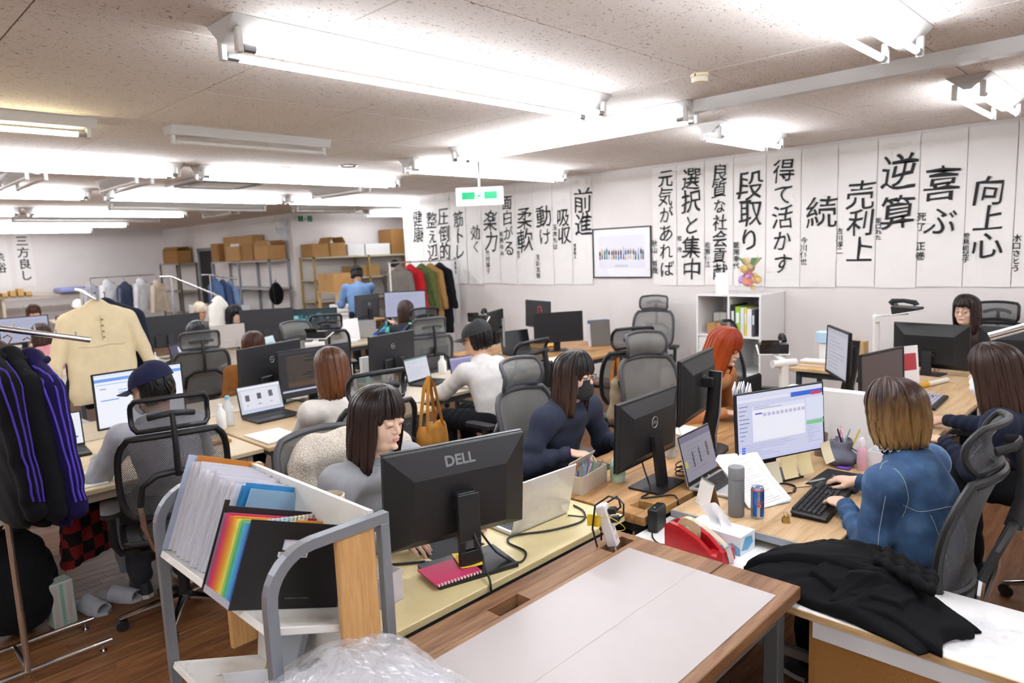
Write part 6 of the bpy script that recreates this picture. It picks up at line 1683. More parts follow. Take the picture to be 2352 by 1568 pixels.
# ------------------------------------------------------------------ things around the large lettered monitor
def tubeobj(name, label, cat, pts, r, m, n=7, smooth_n=6, group=None, parent=None):
    P = [Vector(p) for p in pts]; out = []
    for i in range(len(P) - 1):
        p0, p1, p2, p3 = P[max(i - 1, 0)], P[i], P[i + 1], P[min(i + 2, len(P) - 1)]
        for k in range(smooth_n):
            t = k / smooth_n
            out.append(.5 * ((2 * p1) + (p2 - p0) * t + (2 * p0 - 5 * p1 + 4 * p2 - p3) * t * t + (3 * p1 - p0 - 3 * p2 + p3) * t ** 3))
    out.append(P[-1]); mb = MB(); mb.tube(out, r, n); o = mb.build(name, m, parent, True)
    if label: tag(o, label, cat, group)
    return o
cable = mat('161618', .5)
nb_ = thing('spiral_notebook', 'pink spiral notebook on the foot of the lettered monitor', 'notebook', (-1.80, 1.50, DZ + .0148), -.22)
mb = MB(); mb.box(-.075, .075, -.11, .07, 0, .006, .001); mb.build('cover', mat('d93f6f', .5), nb_)
mb = MB()
for k in range(14): mb.box(.070, .080, -.105 + k * .0125, -.100 + k * .0125, .001, .0075)
mb.build('wire', mat('e8e4e4', .4), nb_)['kind'] = 'stuff'
yn = thing('yellow_note', 'yellow handwritten note lying on the pink notebook', 'note', (-1.815, 1.575, DZ + .0212), -.45)
mb = MB(); mb.sheet(lambda u, v: ((u - .5) * .13, (v - .5) * .085, .001 + .008 * abs(v - .5) ** 1.2), 6, 6, .0006); mb.build('paper', mat('f2c93c', .7), yn, True)
mb = MB(); r_ = random.Random(1)
for k in range(5): mb.box(-.05, -.05 + r_.uniform(.05, .1), -.03 + k * .013, -.0285 + k * .013, .0058, .0062)
mb.build('pen_lines', mat('7a6a2a', .7), yn)['kind'] = 'stuff'
tag(MB().box(-2.10, -1.90, 1.52, 1.74, DZ + .0005, DZ + .003, .001).build('mouse_pad', mat('222226', .8)), 'black mouse pad on the cream table behind the lettered monitor', 'mouse pad')
tubeobj('monitor_cable', 'black cable hanging from the neck of the lettered monitor over the table edge', 'cable', [(-1.80, 1.58, .93), (-1.77, 1.57, .86), (-1.72, 1.56, .80), (-1.70, 1.55, .76), (-1.655, 1.53, .735), (-1.64, 1.52, .70), (-1.635, 1.51, .60)], .0042, cable)
tubeobj('laptop_cable', 'black cable sweeping across the cream table to the power strip', 'cable', [(-1.79, 1.62, .84), (-1.75, 1.66, .76), (-1.68, 1.70, DZ + .006), (-1.72, 1.78, DZ + .006), (-1.83, 1.80, DZ + .006), (-1.86, 1.86, DZ + .006), (-1.78, 1.99, DZ + .006), (-1.74, 2.14, DZ + .006), (-1.80, 2.23, DZ + .006), (-1.88, 2.26, DZ + .006)], .0042, cable)
tubeobj('thin_cable', 'thin black charger cable from the silver laptop to the power strip', 'cable', [(-1.83, 2.16, DZ + .004), (-1.76, 2.19, DZ + .004), (-1.70, 2.20, DZ + .004), (-1.66, 2.16, DZ + .004), (-1.60, 2.08, DZ + .03), (-1.55, 2.06, DZ + .10)], .0026, cable)
pen = thing('ballpoint_pen', 'black ballpoint pen on the cream table', 'pen', (-1.99, 1.44, DZ + .006), .9)
mb = MB(); mb.cyl((-.06, 0, 0), (.06, 0, 0), .0048, n=10); mb.build('barrel', BLACK_PL, pen, True); mb = MB(); mb.cyl((.06, 0, 0), (.075, 0, 0), .0045, .001, n=10); mb.build('tip', STEEL, pen, True)
pc = thing('pen_pot', 'translucent plastic pen pot beside the cart', 'pen pot', (-1.83, 1.225, DZ), .1)
mb = MB()
for a, b, c, d in ((-.035, .035, -.045, -.043), (-.035, .035, .043, .045), (-.035, -.033, -.043, .043), (.033, .035, -.043, .043)): mb.box(a, b, c, d, 0, .105)
mb.box(-.035, .035, -.045, .045, 0, .003); mb.build('pot', mat('ece8f2', .4, alpha=.5), pc)
def stick(root_label, x, y, z, dx, dy, L, c, group='pens in the pen pot', r=.0042, tipc=None):
    o = thing('pen', root_label, 'pen', (x, y, z), group=group)
    e = Vector((dx, dy, 1)).normalized() * L
    mb = MB(); mb.cyl((0, 0, 0), e * .85, r, n=9); mb.build('barrel', mat(c, .35), o, True)
    mb = MB(); mb.cyl(e * .85, e, r * 1.05, r * .7, n=9); mb.build('cap', mat(tipc or c, .35), o, True)
    return o
for k, (c, lb) in enumerate((('3b57b8', 'blue pen in the translucent pot'), ('d8405a', 'red pen in the translucent pot'), ('1c1c1e', 'black pen in the translucent pot'), ('f0f0f4', 'white pen with patterned cap in the translucent pot'))):
    stick(lb, -1.845 + .012 * k, 1.20 + .014 * k, DZ + .004, .12 - .05 * k, .15 - .10 * k, .138, c, tipc='6a7fd0' if k == 3 else None)
mg = thing('coffee_mug', 'beige mug with dark coffee behind the cart', 'mug', (-2.09, 1.20, DZ + .2115), 0)
tag(MB().box(-2.18, -1.99, 1.125, 1.28, DZ + .0006, DZ + .21, .004).build('storage_box', mat('e6e3de', .5)), 'white storage box under the beige mug behind the cart', 'box')
mb = MB(); mb.lathe([(.040, 0), (.046, .01), (.049, .10), (.046, .102), (.043, .09), (.043, .075)], 24, cap=False); mb.lathe([(.0001, .001), (.04, 0)], 24, cap=False); mb.build('cup', mat('dccbb2', .4), mg, True)
mb = MB(); mb.lathe([(.043, .078), (.0001, .078)], 24, cap=False); mb.build('coffee', mat('1a100b', .1), mg)
mb = MB(); mb.tube([(.045, -.02, .085), (.08, -.035, .08), (.083, -.035, .035), (.044, -.02, .025)], .008, 8); mb.build('handle', mat('c9ad8a', .5), mg, True)

# fleece coat over the back of the chair of the woman in grey
def fleece():
    m, nt, b = new_mat('boa_fleece')
    tc = nt.nodes.new('ShaderNodeTexCoord'); n = nt.nodes.new('ShaderNodeTexVoronoi'); n.inputs['Scale'].default_value = 150
    nt.links.new(tc.outputs['Object'], n.inputs['Vector'])
    r = ramp(nt, n.outputs['Distance'], [(.0, 'e9e1d4'), (.9, 'b9ad9b')]); nt.links.new(r.outputs[0], b.inputs['Base Color'])
    bp = nt.nodes.new('ShaderNodeBump'); bp.inputs['Strength'].default_value = 1; bp.inputs['Distance'].default_value = .004; bp.invert = True
    nt.links.new(n.outputs['Distance'], bp.inputs['Height']); nt.links.new(bp.outputs[0], b.inputs['Normal']); b.inputs['Roughness'].default_value = 1
    return m
f = Field(np.array((-.16, -.36, .0)), np.array((.16, .36, .62)), .010)
wv = wrinkle(.010, 24, 6)
f.cone((0, -.24, .50), (0, .24, .50), .062, .062, .03, ((1, 0, 0), .8), wr=wv)
f.cone((-.03, -.16, .48), (-.05, -.19, .10), .13, .14, .06, ((1, 0, 0), .42), wr=wv); f.cone((-.03, .16, .48), (-.05, .19, .10), .13, .14, .06, ((1, 0, 0), .42), wr=wv); f.cone((-.04, 0, .48), (-.06, 0, .10), .13, .15, .06, ((1, 0, 0), .42), wr=wv)
f.cone((.02, -.27, .48), (.03, -.30, .14), .055, .05, .03, wr=wv); f.cone((.02, .27, .48), (.03, .30, .14), .055, .05, .03, wr=wv)
V, Q = f.mesh(); fo = np_obj('fleece_coat', V + np.array((0, 0, 0)), Q, fleece(), None); fo.location = (-2.80, 1.74, .44)
tag(fo, 'cream boa fleece coat draped over the chair of the woman in grey', 'coat')

# ------------------------------------------------------------------ power strip with plugs
ps = thing('power_strip', 'white power strip standing up with black plugs in it', 'power strip', (-1.505, 2.055, DZ - .03), .3)
Mp = TR((0, 0, 0), ry=-.25, rx=.12)
mb = MB().xf(Mp); mb.box(-.022, .022, -.019, .019, .03, .20, .005); mb.build('body', mat('eeeceb', .35), ps)
for k in range(4):
    mb = MB().xf(Mp); z = .065 + k * .035
    mb.box(.0221, .0225, -.011, .011, z - .009, z + .009); mb.build('outlet', mat('c9c6c2', .5), ps)
for k, z in enumerate((.135, .17)):
    mb = MB().xf(Mp); mb.box(.0226, .055, -.013, .013, z - .012, z + .012, .004); mb.tube([(.055, 0, z), (.075, 0, z + .01), (.085, .01 - .03 * k, z + .05), (.06, .03 - .07 * k, z + .075), (.0, .03 - .08 * k, z + .05), (-.04, .02 - .07 * k, z - .04), (-.05, .01 - .05 * k, .05)], .0038, 7); mb.build('plug', BLACK_PL, ps, True)
mb = MB().xf(Mp); mb.tube([(0, 0, .03), (0, 0, .01), (.01, 0, -.03), (.01, 0, -.10)], .004, 7); mb.build('lead', mat('e8e6e3', .4), ps, True)
tubeobj('yellow_wire', 'thin yellow wire coiled by the power strip', 'wire', [(-1.56, 2.02, DZ + .09), (-1.54, 1.99, DZ + .12), (-1.50, 2.0, DZ + .13), (-1.46, 2.03, DZ + .10), (-1.48, 2.07, DZ + .06), (-1.545, 2.03, DZ + .05), (-1.60, 2.07, DZ + .02), (-1.66, 2.10, DZ + .004)], .0014, mat('e8c83c', .5))
o = thing('yellow_tag', 'yellow handwritten tag tied to the power strip cables', 'tag', (-1.555, 1.985, DZ + .105), .5)
mb = MB(); mb.sheet(lambda u, v: ((u - .5) * .05, .004 * math.sin(u * 6), (v - .5) * .045), 6, 4, .0008); mb.build('tag_sheet', mat('f0c81e', .6), o, True)

# ------------------------------------------------------------------ brown oak desk
bx_ = thing('pen_case', 'beige open plastic case of pens and cards on the brown oak desk', 'pen case', (-2.0, 2.50, DZ), .15)
cs = mat('cbbfae', .45); mb = MB()
mb.box(-.05, .05, -.12, .12, 0, .004)
mb.box(-.05, -.046, -.12, .12, .004, .085, .001); mb.box(.046, .05, -.12, .12, .004, .085, .001); mb.box(-.046, .046, -.12, -.116, .004, .085, .001); mb.box(-.046, .046, .116, .12, .004, .085, .001)
mb.build('tray', cs, bx_)
mb = MB().xf(TR((-.05, 0, .085), ry=.6)); mb.box(-.004, 0, -.12, .12, 0, .07, .003); mb.build('lid', mat('d9cfc0', .45), bx_)
for k in range(9):
    stick(['red', 'blue', 'pink', 'orange', 'white', 'sky blue', 'purple', 'grey', 'green'][k] + ' marker in the beige pen case', -2.02 + .014 * (k % 3), 2.42 + .018 * k, DZ + .006, .5 * math.sin(k * 2.1), -.5 + .12 * k, .125, ['c8323a', '3f77c8', 'd94f8a', 'e08a3a', 'e8e8ea', '62b8e0', '8a78c8', '8a8a90', '5aa88a'][k], 'markers in the beige pen case')
gb = thing('green_bottle', 'pale green plastic bottle behind the ring-logo monitor', 'bottle', (-1.93, 2.66, DZ))
mb = MB(); mb.lathe([(.034, 0), (.036, .01), (.036, .09), (.024, .115), (.012, .125), (.012, .14)], 20); mb.build('bottle', mat('b9d3bf', .35), gb, True)
mb = MB(); mb.lathe([(.0365, .03), (.0365, .08)], 20, cap=False); mb.build('label', mat('9cbf9a', .5), gb, True)
mb = MB(); mb.lathe([(.014, .14), (.014, .165), (.008, .17)], 16); mb.build('cap', mat('3f6fb0', .4), gb, True)
tag(MB().box(-2.225, -2.06, 2.52, 2.84, DZ + .0005, DZ + .003, .001).build('mouse_pad', mat('2b2a2e', .85)), 'dark mouse pad under the hand of the black-masked woman', 'mouse pad')
def mouse(label, x, y, rz, m=BLACK_PL, z=DZ + .0035):
    o = thing('computer_mouse', label, 'mouse', (x, y, z), rz, 'computer mice')
    def fn(u, v):
        a = u * 2 * PI; t = v * PI / 2
        return (.052 * math.cos(a) * math.cos(t), .030 * math.sin(a) * math.cos(t), .034 * math.sin(t) * (1 - .15 * math.cos(a)))
    mb = MB(); mb.grid(fn, 18, 7); mb.lathe([(.0001, .0003), (.028, .0003)], 12, cap=False); mb.build('shell', m, o, True)
    mb = MB(); mb.cyl((.03, -.003, .026), (.03, .003, .026), .006, n=10); mb.build('scroll_wheel', GREY_PL, o, True)
    return o
mouse('dark mouse under the hand of the black-masked woman', -2.15, 2.69, 0)
mouse('black mouse under the right hand of the woman in denim', -1.10, 3.24, PI)
mouse('black mouse under the hand of the white-masked woman', -1.08, 4.56, PI)
mouse('mouse lying near the hands of the black-cap man', -4.42, 3.50, PI)
mouse('grey mouse on the beige desk by the navy-cap man', -4.55, 1.58, PI, mat('77787c', .4))
for k, (x, y, h) in enumerate(((-1.99, 3.20, .13), (-1.93, 3.14, .10))):
    o = thing('glass_jar', ('taller' if k == 0 else 'shorter') + ' glass jar of clips beside the curved monitor stand', 'jar', (x, y, DZ), group='glass jars of clips')
    mb = MB(); mb.lathe([(.0001, .001), (.034, 0), (.036, .006), (.036, h), (.034, h), (.034, .008), (.0001, .006)], 20, cap=False); mb.build('glass', mat('e8eeee', .08, alpha=.3), o, True)
    mb = MB(); r_ = random.Random(k)
    for q in range(24):
        a = r_.uniform(0, 6.28); r0 = r_.uniform(.0, .024); z = r_.uniform(.012, .05); p = Vector((r0 * math.cos(a), r0 * math.sin(a), z)); d = Vector((r_.uniform(-1, 1), r_.uniform(-1, 1), r_.uniform(-.5, .5))).normalized() * .008
        mb.cyl(p - d, p + d, .0016, n=5)
    mb.build('clips', mat('4a4038', .4, .5), o)['kind'] = 'stuff'
tubeobj('monitor_cable', 'black power cable looping from the ring-logo monitor across the oak desk', 'cable', [(-1.84, 2.70, .90), (-1.80, 2.69, .80), (-1.72, 2.62, DZ + .01), (-1.70, 2.52, DZ + .006), (-1.64, 2.60, DZ + .006), (-1.59, 2.62, DZ + .01), (-1.56, 2.60, DZ - .02)], .004, cable)
tubeobj('coiled_cable', 'tangle of black cable on the oak desk between the two ring-logo monitors', 'cable', [(-1.70 + .05 * math.cos(t * .9) * (1 + .1 * math.sin(t * 2.3)), 2.92 + .08 * math.sin(t * .9), DZ + .006 + .003 * t) for t in range(0, 22)] + [(-1.66, 3.02, DZ + .006), (-1.62, 3.10, DZ + .01)], .0034, cable)
tubeobj('white_cable', 'white video cable running from the curved-stand monitor to the laptop', 'cable', [(-1.94, 3.22, .98), (-1.90, 3.16, .90), (-1.80, 3.06, .84), (-1.70, 3.00, .79), (-1.62, 2.95, .745), (-1.585, 2.93, .735)], .0042, mat('d9d7d4', .4))
tubeobj('thin_cable', 'thin black cable lying in a loop in front of the curved monitor stand', 'cable', [(-1.85, 3.25, DZ + .005), (-1.76, 3.20, DZ + .005), (-1.70, 3.24, DZ + .005), (-1.66, 3.20, DZ + .005), (-1.70, 3.14, DZ + .005), (-1.74, 3.20, DZ + .005)], .0026, cable)
ad = thing('power_adapter', 'black power adapter with a green light at the edge of the white counter', 'adapter', (-1.545, 2.40, .6605), .15)
mb = MB(); mb.box(-.022, .022, -.05, .05, 0, .10, .006); mb.build('case', BLACK_PL, ad); mb = MB(); mb.cyl((.0, -.02, .10), (.0, -.02, .1006), .0022, n=8); mb.build('led', mat('3cf07a', .4, emit=3.), ad)
tubeobj('adapter_lead', 'black lead lying on the white counter beside the tape dispenser', 'cable', [(-1.53, 2.34, .665), (-1.50, 2.30, .665), (-1.45, 2.27, .665), (-1.40, 2.29, .665)], .003, cable)

# ------------------------------------------------------------------ light oak desk of the woman in denim
cal = thing('desk_calendar', 'small white tent calendar on a brown card stand', 'calendar', (-1.435, 2.63, DZ), 1.0)
mb = MB(); mb.add([(.03, -.055, 0), (.03, .055, 0), (.0, .055, .11), (.0, -.055, .11), (.0285, -.055, 0), (.0285, .055, 0), (-.0015, .055, .11), (-.0015, -.055, .11)], [(0, 1, 2, 3), (7, 6, 5, 4), (0, 4, 5, 1), (2, 6, 7, 3), (1, 5, 6, 2), (0, 3, 7, 4)]); mb.build('rear_card', mat('b08a62', .7), cal)
mb = MB(); mb.add([(-.03, -.055, 0), (-.03, .055, 0), (-.0005, .055, .11), (-.0005, -.055, .11), (-.028, -.055, 0), (-.028, .055, 0), (.0012, .055, .11), (.0012, -.055, .11)], [(0, 3, 2, 1), (4, 5, 6, 7), (0, 1, 5, 4), (2, 3, 7, 6), (1, 2, 6, 5), (0, 4, 7, 3)]); mb.build('pages', mat('f0eeea', .7), cal)
mb = MB()
for k in range(16): y = -.05 + k * .0066; mb.tube([(-.005, y, .105), (0, y, .116), (.005, y, .105)], .0009, 4)
mb.build('wire_comb', STEEL, cal)['kind'] = 'stuff'
th = thing('thermos', 'matte grey cylindrical thermos bottle', 'thermos', (-1.29, 2.60, DZ))
gm = mat('7f8084', .6)
mb = MB(); mb.lathe([(.030, 0), (.0325, .003), (.0325, .155), (.032, .157)], 32); mb.build('body', gm, th, True); mb = MB(); mb.lathe([(.032, .1585), (.0325, .160), (.0325, .205), (.030, .209), (.0001, .2095)], 32); mb.build('cap', mat('86878b', .6), th, True)
can = thing('drink_can', 'slim blue and silver energy drink can with red lettering', 'can', (-1.215, 2.635, DZ), -.75)
blu = mat('2f66b8', .25, .6); slv = mat('c9d3de', .22, .7); redm = mat('c8283a', .4)
mb = MB(); mb.lathe([(.0225, 0), (.0265, .006), (.0265, .118), (.0225, .128), (.0225, .131), (.0205, .131), (.020, .128), (.0001, .128)], 28); mb.build('can_body', slv, can, True)
mb = MB(); n = 28
for k in range(n):
    a0, a1 = 2 * PI * k / n, 2 * PI * (k + 1) / n; r_ = .0267
    q = k % 14
    zs = ((.010, .116) if q < 7 else (.010, .116))
    mb.use(blu if q < 5 or q in (9, 10, 11) else slv)
    mb.quad((r_ * math.cos(a0), r_ * math.sin(a0), zs[0]), (r_ * math.cos(a1), r_ * math.sin(a1), zs[0]), (r_ * math.cos(a1), r_ * math.sin(a1), zs[1]), (r_ * math.cos(a0), r_ * math.sin(a0), zs[1]))
mb.build('colour_panels', None, can)
mb = MB(); vs, fs = text_geo('Red Bull', .0125, offset=.0003)
mb.use(redm).add([(.0272 * math.cos(x / .0272), .0272 * math.sin(x / .0272), .072 + y) for x, y, z in vs], fs)
mb.use(mat('e8b83a', .4)).add([(.0272 * math.cos(t), .0272 * math.sin(t), z) for t, z in [(.16 * math.cos(i * PI / 8), .056 + .006 * math.sin(i * PI / 8)) for i in range(16)]], [tuple(range(16))])
for s in (-1, 1):
    sh_ = [(.06, .0), (.12, .007), (.24, .008), (.33, .003), (.36, -.003), (.31, -.004), (.26, -.001), (.2, -.005), (.12, -.004)]
    pp = [(.0274 * math.cos(s * t), .0274 * math.sin(s * t), .056 + z) for t, z in sh_]
    mb.use(redm).add(pp if s > 0 else pp[::-1], [tuple(range(len(pp)))])
mb.use(redm); 
mb.build('logo', None, can)
mb = MB(); mb.lathe([(.0269, .1165), (.0262, .1195), (.0255, .1205)], 28, cap=False); mb.build('red_rim_band', redm, can, True)
mb = MB(); mb.prism(rrect(.012, .020, .005), .1285, .1295); mb.build('pull_tab', mat('3a6fb8', .3, .6), can)
# sheaf of papers leaning on a holder
sp = thing('paper_sheaf', 'sheaf of printed sheets leaning on a grey holder behind the thermos', 'papers', (-1.33, 2.83, DZ), -.40)
Ms = TR((0, 0, .006), ry=-.42)
mb = MB().xf(TR((0, 0, .0))); mb.box(.03, .125, -.10, .10, 0, .004, .001); mb.build('holder_foot', mat('8a8d8f', .5), sp)
mb = MB().xf(TR((.11, 0, .004), ry=-.95)); mb.box(-.005, 0, -.11, .11, 0, .24, .002); mb.build('holder', mat('b5b8b4', .5), sp)
for k in range(5):
    mb = MB().xf(TR((.114 + .0016 * k, .006 * k - .01, .004), ry=-.95) @ Matrix.Rotation(.05 * (k - 2), 4, 'X')); mb.box(0, .0008, -.105, .105, 0, .285); sht = mb.build('sheet', PAPER, sp)
mb = MB().xf(TR((.1225, .014, .004), ry=-.95) @ Matrix.Rotation(.10, 4, 'X')); r_ = random.Random(6)
for k in range(22): z = .02 + k * .0115; mb.box(.0001, .0003, -.08, -.08 + r_.uniform(.05, .16), z, z + .0016)
for k in range(4): y = -.085 + k * .055; mb.box(.0001, .0003, y, y + .001, .02, .26)
mb.build('printed_rows', mat('b9b9bf', .7), sp)['kind'] = 'stuff'
# keyboards, one key per part on the nearest
def keyboard(label, x, y, rz, keys='parts', kc='232326', L=.44, z=DZ + .0005, legend=None):
    o = thing('keyboard', label, 'keyboard', (x, y, z), rz, 'keyboards')
    M0 = TR((0, 0, 0), ry=.055)
    mb = MB().xf(M0); mb.box(-.07, .075, -L / 2, L / 2, .008, .024, .006); mb.build('case', BLACK_PL, o)
    mb = MB(); mb.box(-.065, .07, -L / 2 + .01, L / 2 - .01, 0, .010); mb.build('underside', BLACK_MAT, o)
    km = mat(kc, .5)
    kb = MB()
    def cap_(mb, s):
        a, b = .0078, .0062
        w = s * .0095 - .0017; vs = [(-a, -w, 0), (a, -w, 0), (a, w, 0), (-a, w, 0), (-b, -w + .0016, .0075), (b, -w + .0016, .0075), (b, w - .0016, .0075), (-b, w - .0016, .0075)]
        mb.add(vs, [(4, 5, 6, 7), (0, 1, 5, 4), (1, 2, 6, 5), (2, 3, 7, 6), (3, 0, 4, 7)])
    rows = [[1] * 13 + [2], [1.5] + [1] * 12 + [1.5], [1.75] + [1] * 11 + [2.25], [2.25] + [1] * 10 + [1, 1.75], [1.25, 1.25, 1.25, 3.75, 1.25, 1.25, 1.25, 1.25, 2.5]]
    spots = []
    for r, row in enumerate(rows):
        y_ = -L / 2 + .012
        for s in row:
            spots.append((-.040 + r * .0190, y_ + s * .0095, s)); y_ += s * .0190
    for c in range(16): spots.append((-.0605, -L / 2 + .022 + c * .0192 + (c // 4) * .004, 1))
    for r in range(5):
        for c in range(4): spots.append((-.040 + r * .019, L / 2 - .086 + c * .0190, 1))
    for r in (0, 1):
        for c in range(3): spots.append((-.040 + r * .019, L / 2 - .148 + c * .0190, 1))
    for r, c in ((3, 1), (4, 0), (4, 1), (4, 2)): spots.append((-.040 + r * .019, L / 2 - .148 + c * .019, 1))
    if keys == 'parts':
        meshes = {}
        for (kx, ky, s) in spots:
            if s not in meshes:
                mb = MB(); cap_(mb, s); q = mb.build('key', km, o); meshes[s] = q
            else:
                q = meshes[s].copy(); COL.objects.link(q)
            q.parent = o; q.matrix_local = M0 @ Matrix.Translation((kx, ky, .0238))
    else:
        mb = MB()
        for (kx, ky, s) in spots: mb.xf(M0 @ Matrix.Translation((kx, ky, .0238))); cap_(mb, s)
        mb.build('keys', km, o)['kind'] = 'stuff'
    return o
tag(MB().box(-1.22, -1.0, 3.14, 3.42, DZ + .0005, DZ + .003, .001).build('mouse_pad', mat('1a1a1c', .85)), 'black mouse pad under the right hand of the woman in denim', 'mouse pad')
keyboard('black full-size keyboard under the hands of the woman in denim', -1.07, 2.945, .10)
keyboard('black keyboard with pale keys on the desk of the white-masked woman', -1.20, 5.18, .05, 'joined', 'b9b7c6')
keyboard('black keyboard under the hand of the white-masked woman', -1.17, 4.25, .0, 'joined')
keyboard('black keyboard below the brown-haired person in white', -4.32, 2.62, .0, 'joined')
# notes, pouch and the clutter right of the spreadsheet monitor
for k, (y, z, c) in enumerate(((3.02, .755, 'e6dfc3'), (3.11, .765, 'ead9a8'), (3.20, .768, 'e9d8a4'), (3.33, .80, 'ece0bc'))):
    o = thing('sticky_note', ['curled pale note under the left part of the spreadsheet monitor', 'yellow note hanging second under the spreadsheet monitor', 'yellow note hanging third under the spreadsheet monitor', 'larger cream note sticking out at the right under the spreadsheet monitor'][k], 'note', (-1.325 + (y - 3.1) * .40 + .03, y, z), -.38 + (.25 if k == 3 else 0), 'sticky notes under the spreadsheet monitor')
    mb = MB(); mb.sheet(lambda u, v: (.030 * (1 - v) ** 1.5, (u - .5) * .085, .095 * v - .015), 4, 6, .0005); mb.build('paper', mat(c, .8), o, True)
tubeobj('earphone_cord', 'thin black cord coiled on the light desk', 'cord', [(-1.27 + .06 * math.cos(t * .8) * (1 + .15 * math.sin(t * 3.1)), 3.0 + .075 * math.sin(t * .8), DZ + .003 + .0004 * t) for t in range(0, 25)] + [(-1.18, 3.12, DZ + .004), (-1.14, 3.2, DZ + .004)], .0017, cable)
o = thing('metal_bar', 'short silver bar lying in front of the spreadsheet monitor', 'bar', (-1.19, 3.20, DZ + .006), 1.2)
mb = MB(); mb.box(-.05, .05, -.008, .008, -.0055, .005, .002); mb.build('bar', STEEL, o)
bc = thing('binder_clip', 'gold binder clip near the edge of the light desk', 'binder clip', (-1.105, 2.655, DZ + .001), .6)
gold = mat('a8853c', .3, .8)
mb = MB(); mb.add([(-.014, -.012, 0), (.014, -.012, 0), (.014, .012, 0), (-.014, .012, 0), (-.014, -.002, .022), (.014, -.002, .022), (.014, .002, .022), (-.014, .002, .022)], [(0, 1, 5, 4), (2, 3, 7, 6), (3, 2, 1, 0)]); mb.build('body', gold, bc)
for s in (1, -1):
    mb = MB(); mb.tube([(-.008, s * .003, .02), (-.006, s * .014, .036), (.006, s * .014, .036), (.008, s * .003, .02)], .0012, 6); mb.build('wire_arm', gold, bc, True)
po = thing('drawstring_pouch', 'grey drawstring pouch full of pens beside the white partition', 'pouch', (-1.20, 3.52, DZ + .001))
f = Field(np.array((-.11, -.11, .0)), np.array((.11, .11, .13)), .006)
f.ell((0, 0, .04), (.085, .075, .042), .01, wr=wrinkle(.004, 60, 2)); f.cone((0, 0, .05), (.0, .02, .105), .045, .05, .02, wr=wrinkle(.004, 80, 4)); f.ell((0, .02, .125), (.042, .042, .03), .01, sub=True)
V, Q = f.mesh(); V[:, 2] = np.maximum(V[:, 2], .0); np_obj('pouch', V, Q, cloth('6b6d78', .3, 400), po)
mb = MB(); mb.tube([(.046, .02, .09), (.075, .03, .07), (.085, .02, .03), (.09, .0, .004)], .003, 6); mb.build('drawstring', cable, po, True)
for k in range(5): stick(['pink pen', 'silver pen', 'black pen', 'white pen', 'yellow pen'][k] + ' sticking out of the grey pouch', -1.21 + .012 * k, 3.53 + .006 * k, DZ + .07, .35 * math.sin(k * 1.9), .3 * math.cos(k * 1.3), .12, ['e56fa0', 'a9abb0', '232326', 'e8e6ea', 'e0c040'][k], 'pens in the grey pouch')
pb = thing('pink_bottle', 'translucent pink bottle with a white lid by the grey pouch', 'bottle', (-1.09, 3.50, DZ))
mb = MB(); mb.lathe([(.020, 0), (.022, .004), (.022, .10), (.015, .115)], 18); mb.build('bottle', mat('e9b3c4', .3), pb, True); mb = MB(); mb.lathe([(.0155, .1155), (.0155, .15), (.010, .16), (.0001, .161)], 18); mb.build('lid', mat('f1e6ea', .4), pb, True)
cu = thing('brown_cup', 'taupe cup standing before the white partition', 'cup', (-1.33, 3.62, DZ))
mb = MB(); mb.lathe([(.028, 0), (.036, .12), (.034, .12), (.027, .005), (.0001, .005)], 24, cap=False); mb.lathe([(.0001, 0), (.028, 0)], 24, cap=False); mb.build('cup', mat('8a7a6a', .5), cu, True)
wb = thing('white_basket', 'small white plastic basket at the foot of the white partition', 'basket', (-1.03, 3.60, DZ))
mb = MB()
for a, b, c, d in ((-.05, .05, -.045, -.042), (-.05, .05, .042, .045), (-.05, -.047, -.042, .042), (.047, .05, -.042, .042)): mb.box(a, b, c, d, .003, .085, .001)
mb.box(-.05, .05, -.045, .045, 0, .003); mb.build('basket', mat('eeeef0', .4), wb)
for k, (x, y, c, lb) in enumerate(((-1.0, 3.44, '232a5a', 'dark blue folded cloth beside the pink bottle'), (-1.16, 3.47, '7a4fb0', 'purple strap under the grey pouch'))):
    o = MB().box(x - .03, x + .03, y - .025, y + .025, DZ + .0005, DZ + .012, .004).build('folded_cloth', cloth(c)); tag(o, lb, 'cloth')

# ------------------------------------------------------------------ white counter: tape dispenser, tissues, trousers
td = thing('tape_dispenser', 'red tape dispenser with a cream tape roll on the white counter', 'tape dispenser', (-1.285, 2.285, .6605), -.10)
td.scale = (1.05, 1.05, 1.22)
rd = mat('c01f28', .3, noise=.05, nscale=40)
mb = MB(); side = [(-.125, 0), (.115, 0), (.125, .012), (.122, .050), (.108, .055), (.098, .030), (.075, .030), (.02, .065), (-.06, .088), (-.10, .092), (-.125, .080)]
Mx = Matrix(((1, 0, 0, 0), (0, 0, 1, 0), (0, 1, 0, 0), (0, 0, 0, 1)))
mb.prism(side, -.038, -.020, Mx); mb.prism(side, .020, .038, Mx); mb.prism([(-.125, 0), (.115, 0), (.115, .022), (.05, .03), (-.02, .02), (-.09, .03), (-.12, .07)], -.02, .02, Mx); mb.build('body', rd, td)
mb = MB(); mb.lathe([(.020, -.012), (.046, -.012), (.046, .012), (.020, .012), (.020, -.012)], 32, Matrix.Translation((-.045, 0, .067)) @ Matrix.Rotation(PI / 2, 4, 'X'), cap=False); mb.build('tape_roll', mat('d9c9a0', .4), td, True)
mb = MB(); mb.lathe([(.019, -.014), (.0195, .014)], 24, Matrix.Translation((-.045, 0, .067)) @ Matrix.Rotation(PI / 2, 4, 'X')); mb.build('core', mat('efe6cf', .4), td, True)
mb = MB(); mb.sheet(lambda u, v: (-.03 + .145 * u, (v - .5) * .024, .112 - .054 * u + .008 * math.sin(u * 3)), 8, 1, .0004); mb.build('tape_strip', mat('e6dcc2', .2, alpha=.6), td)
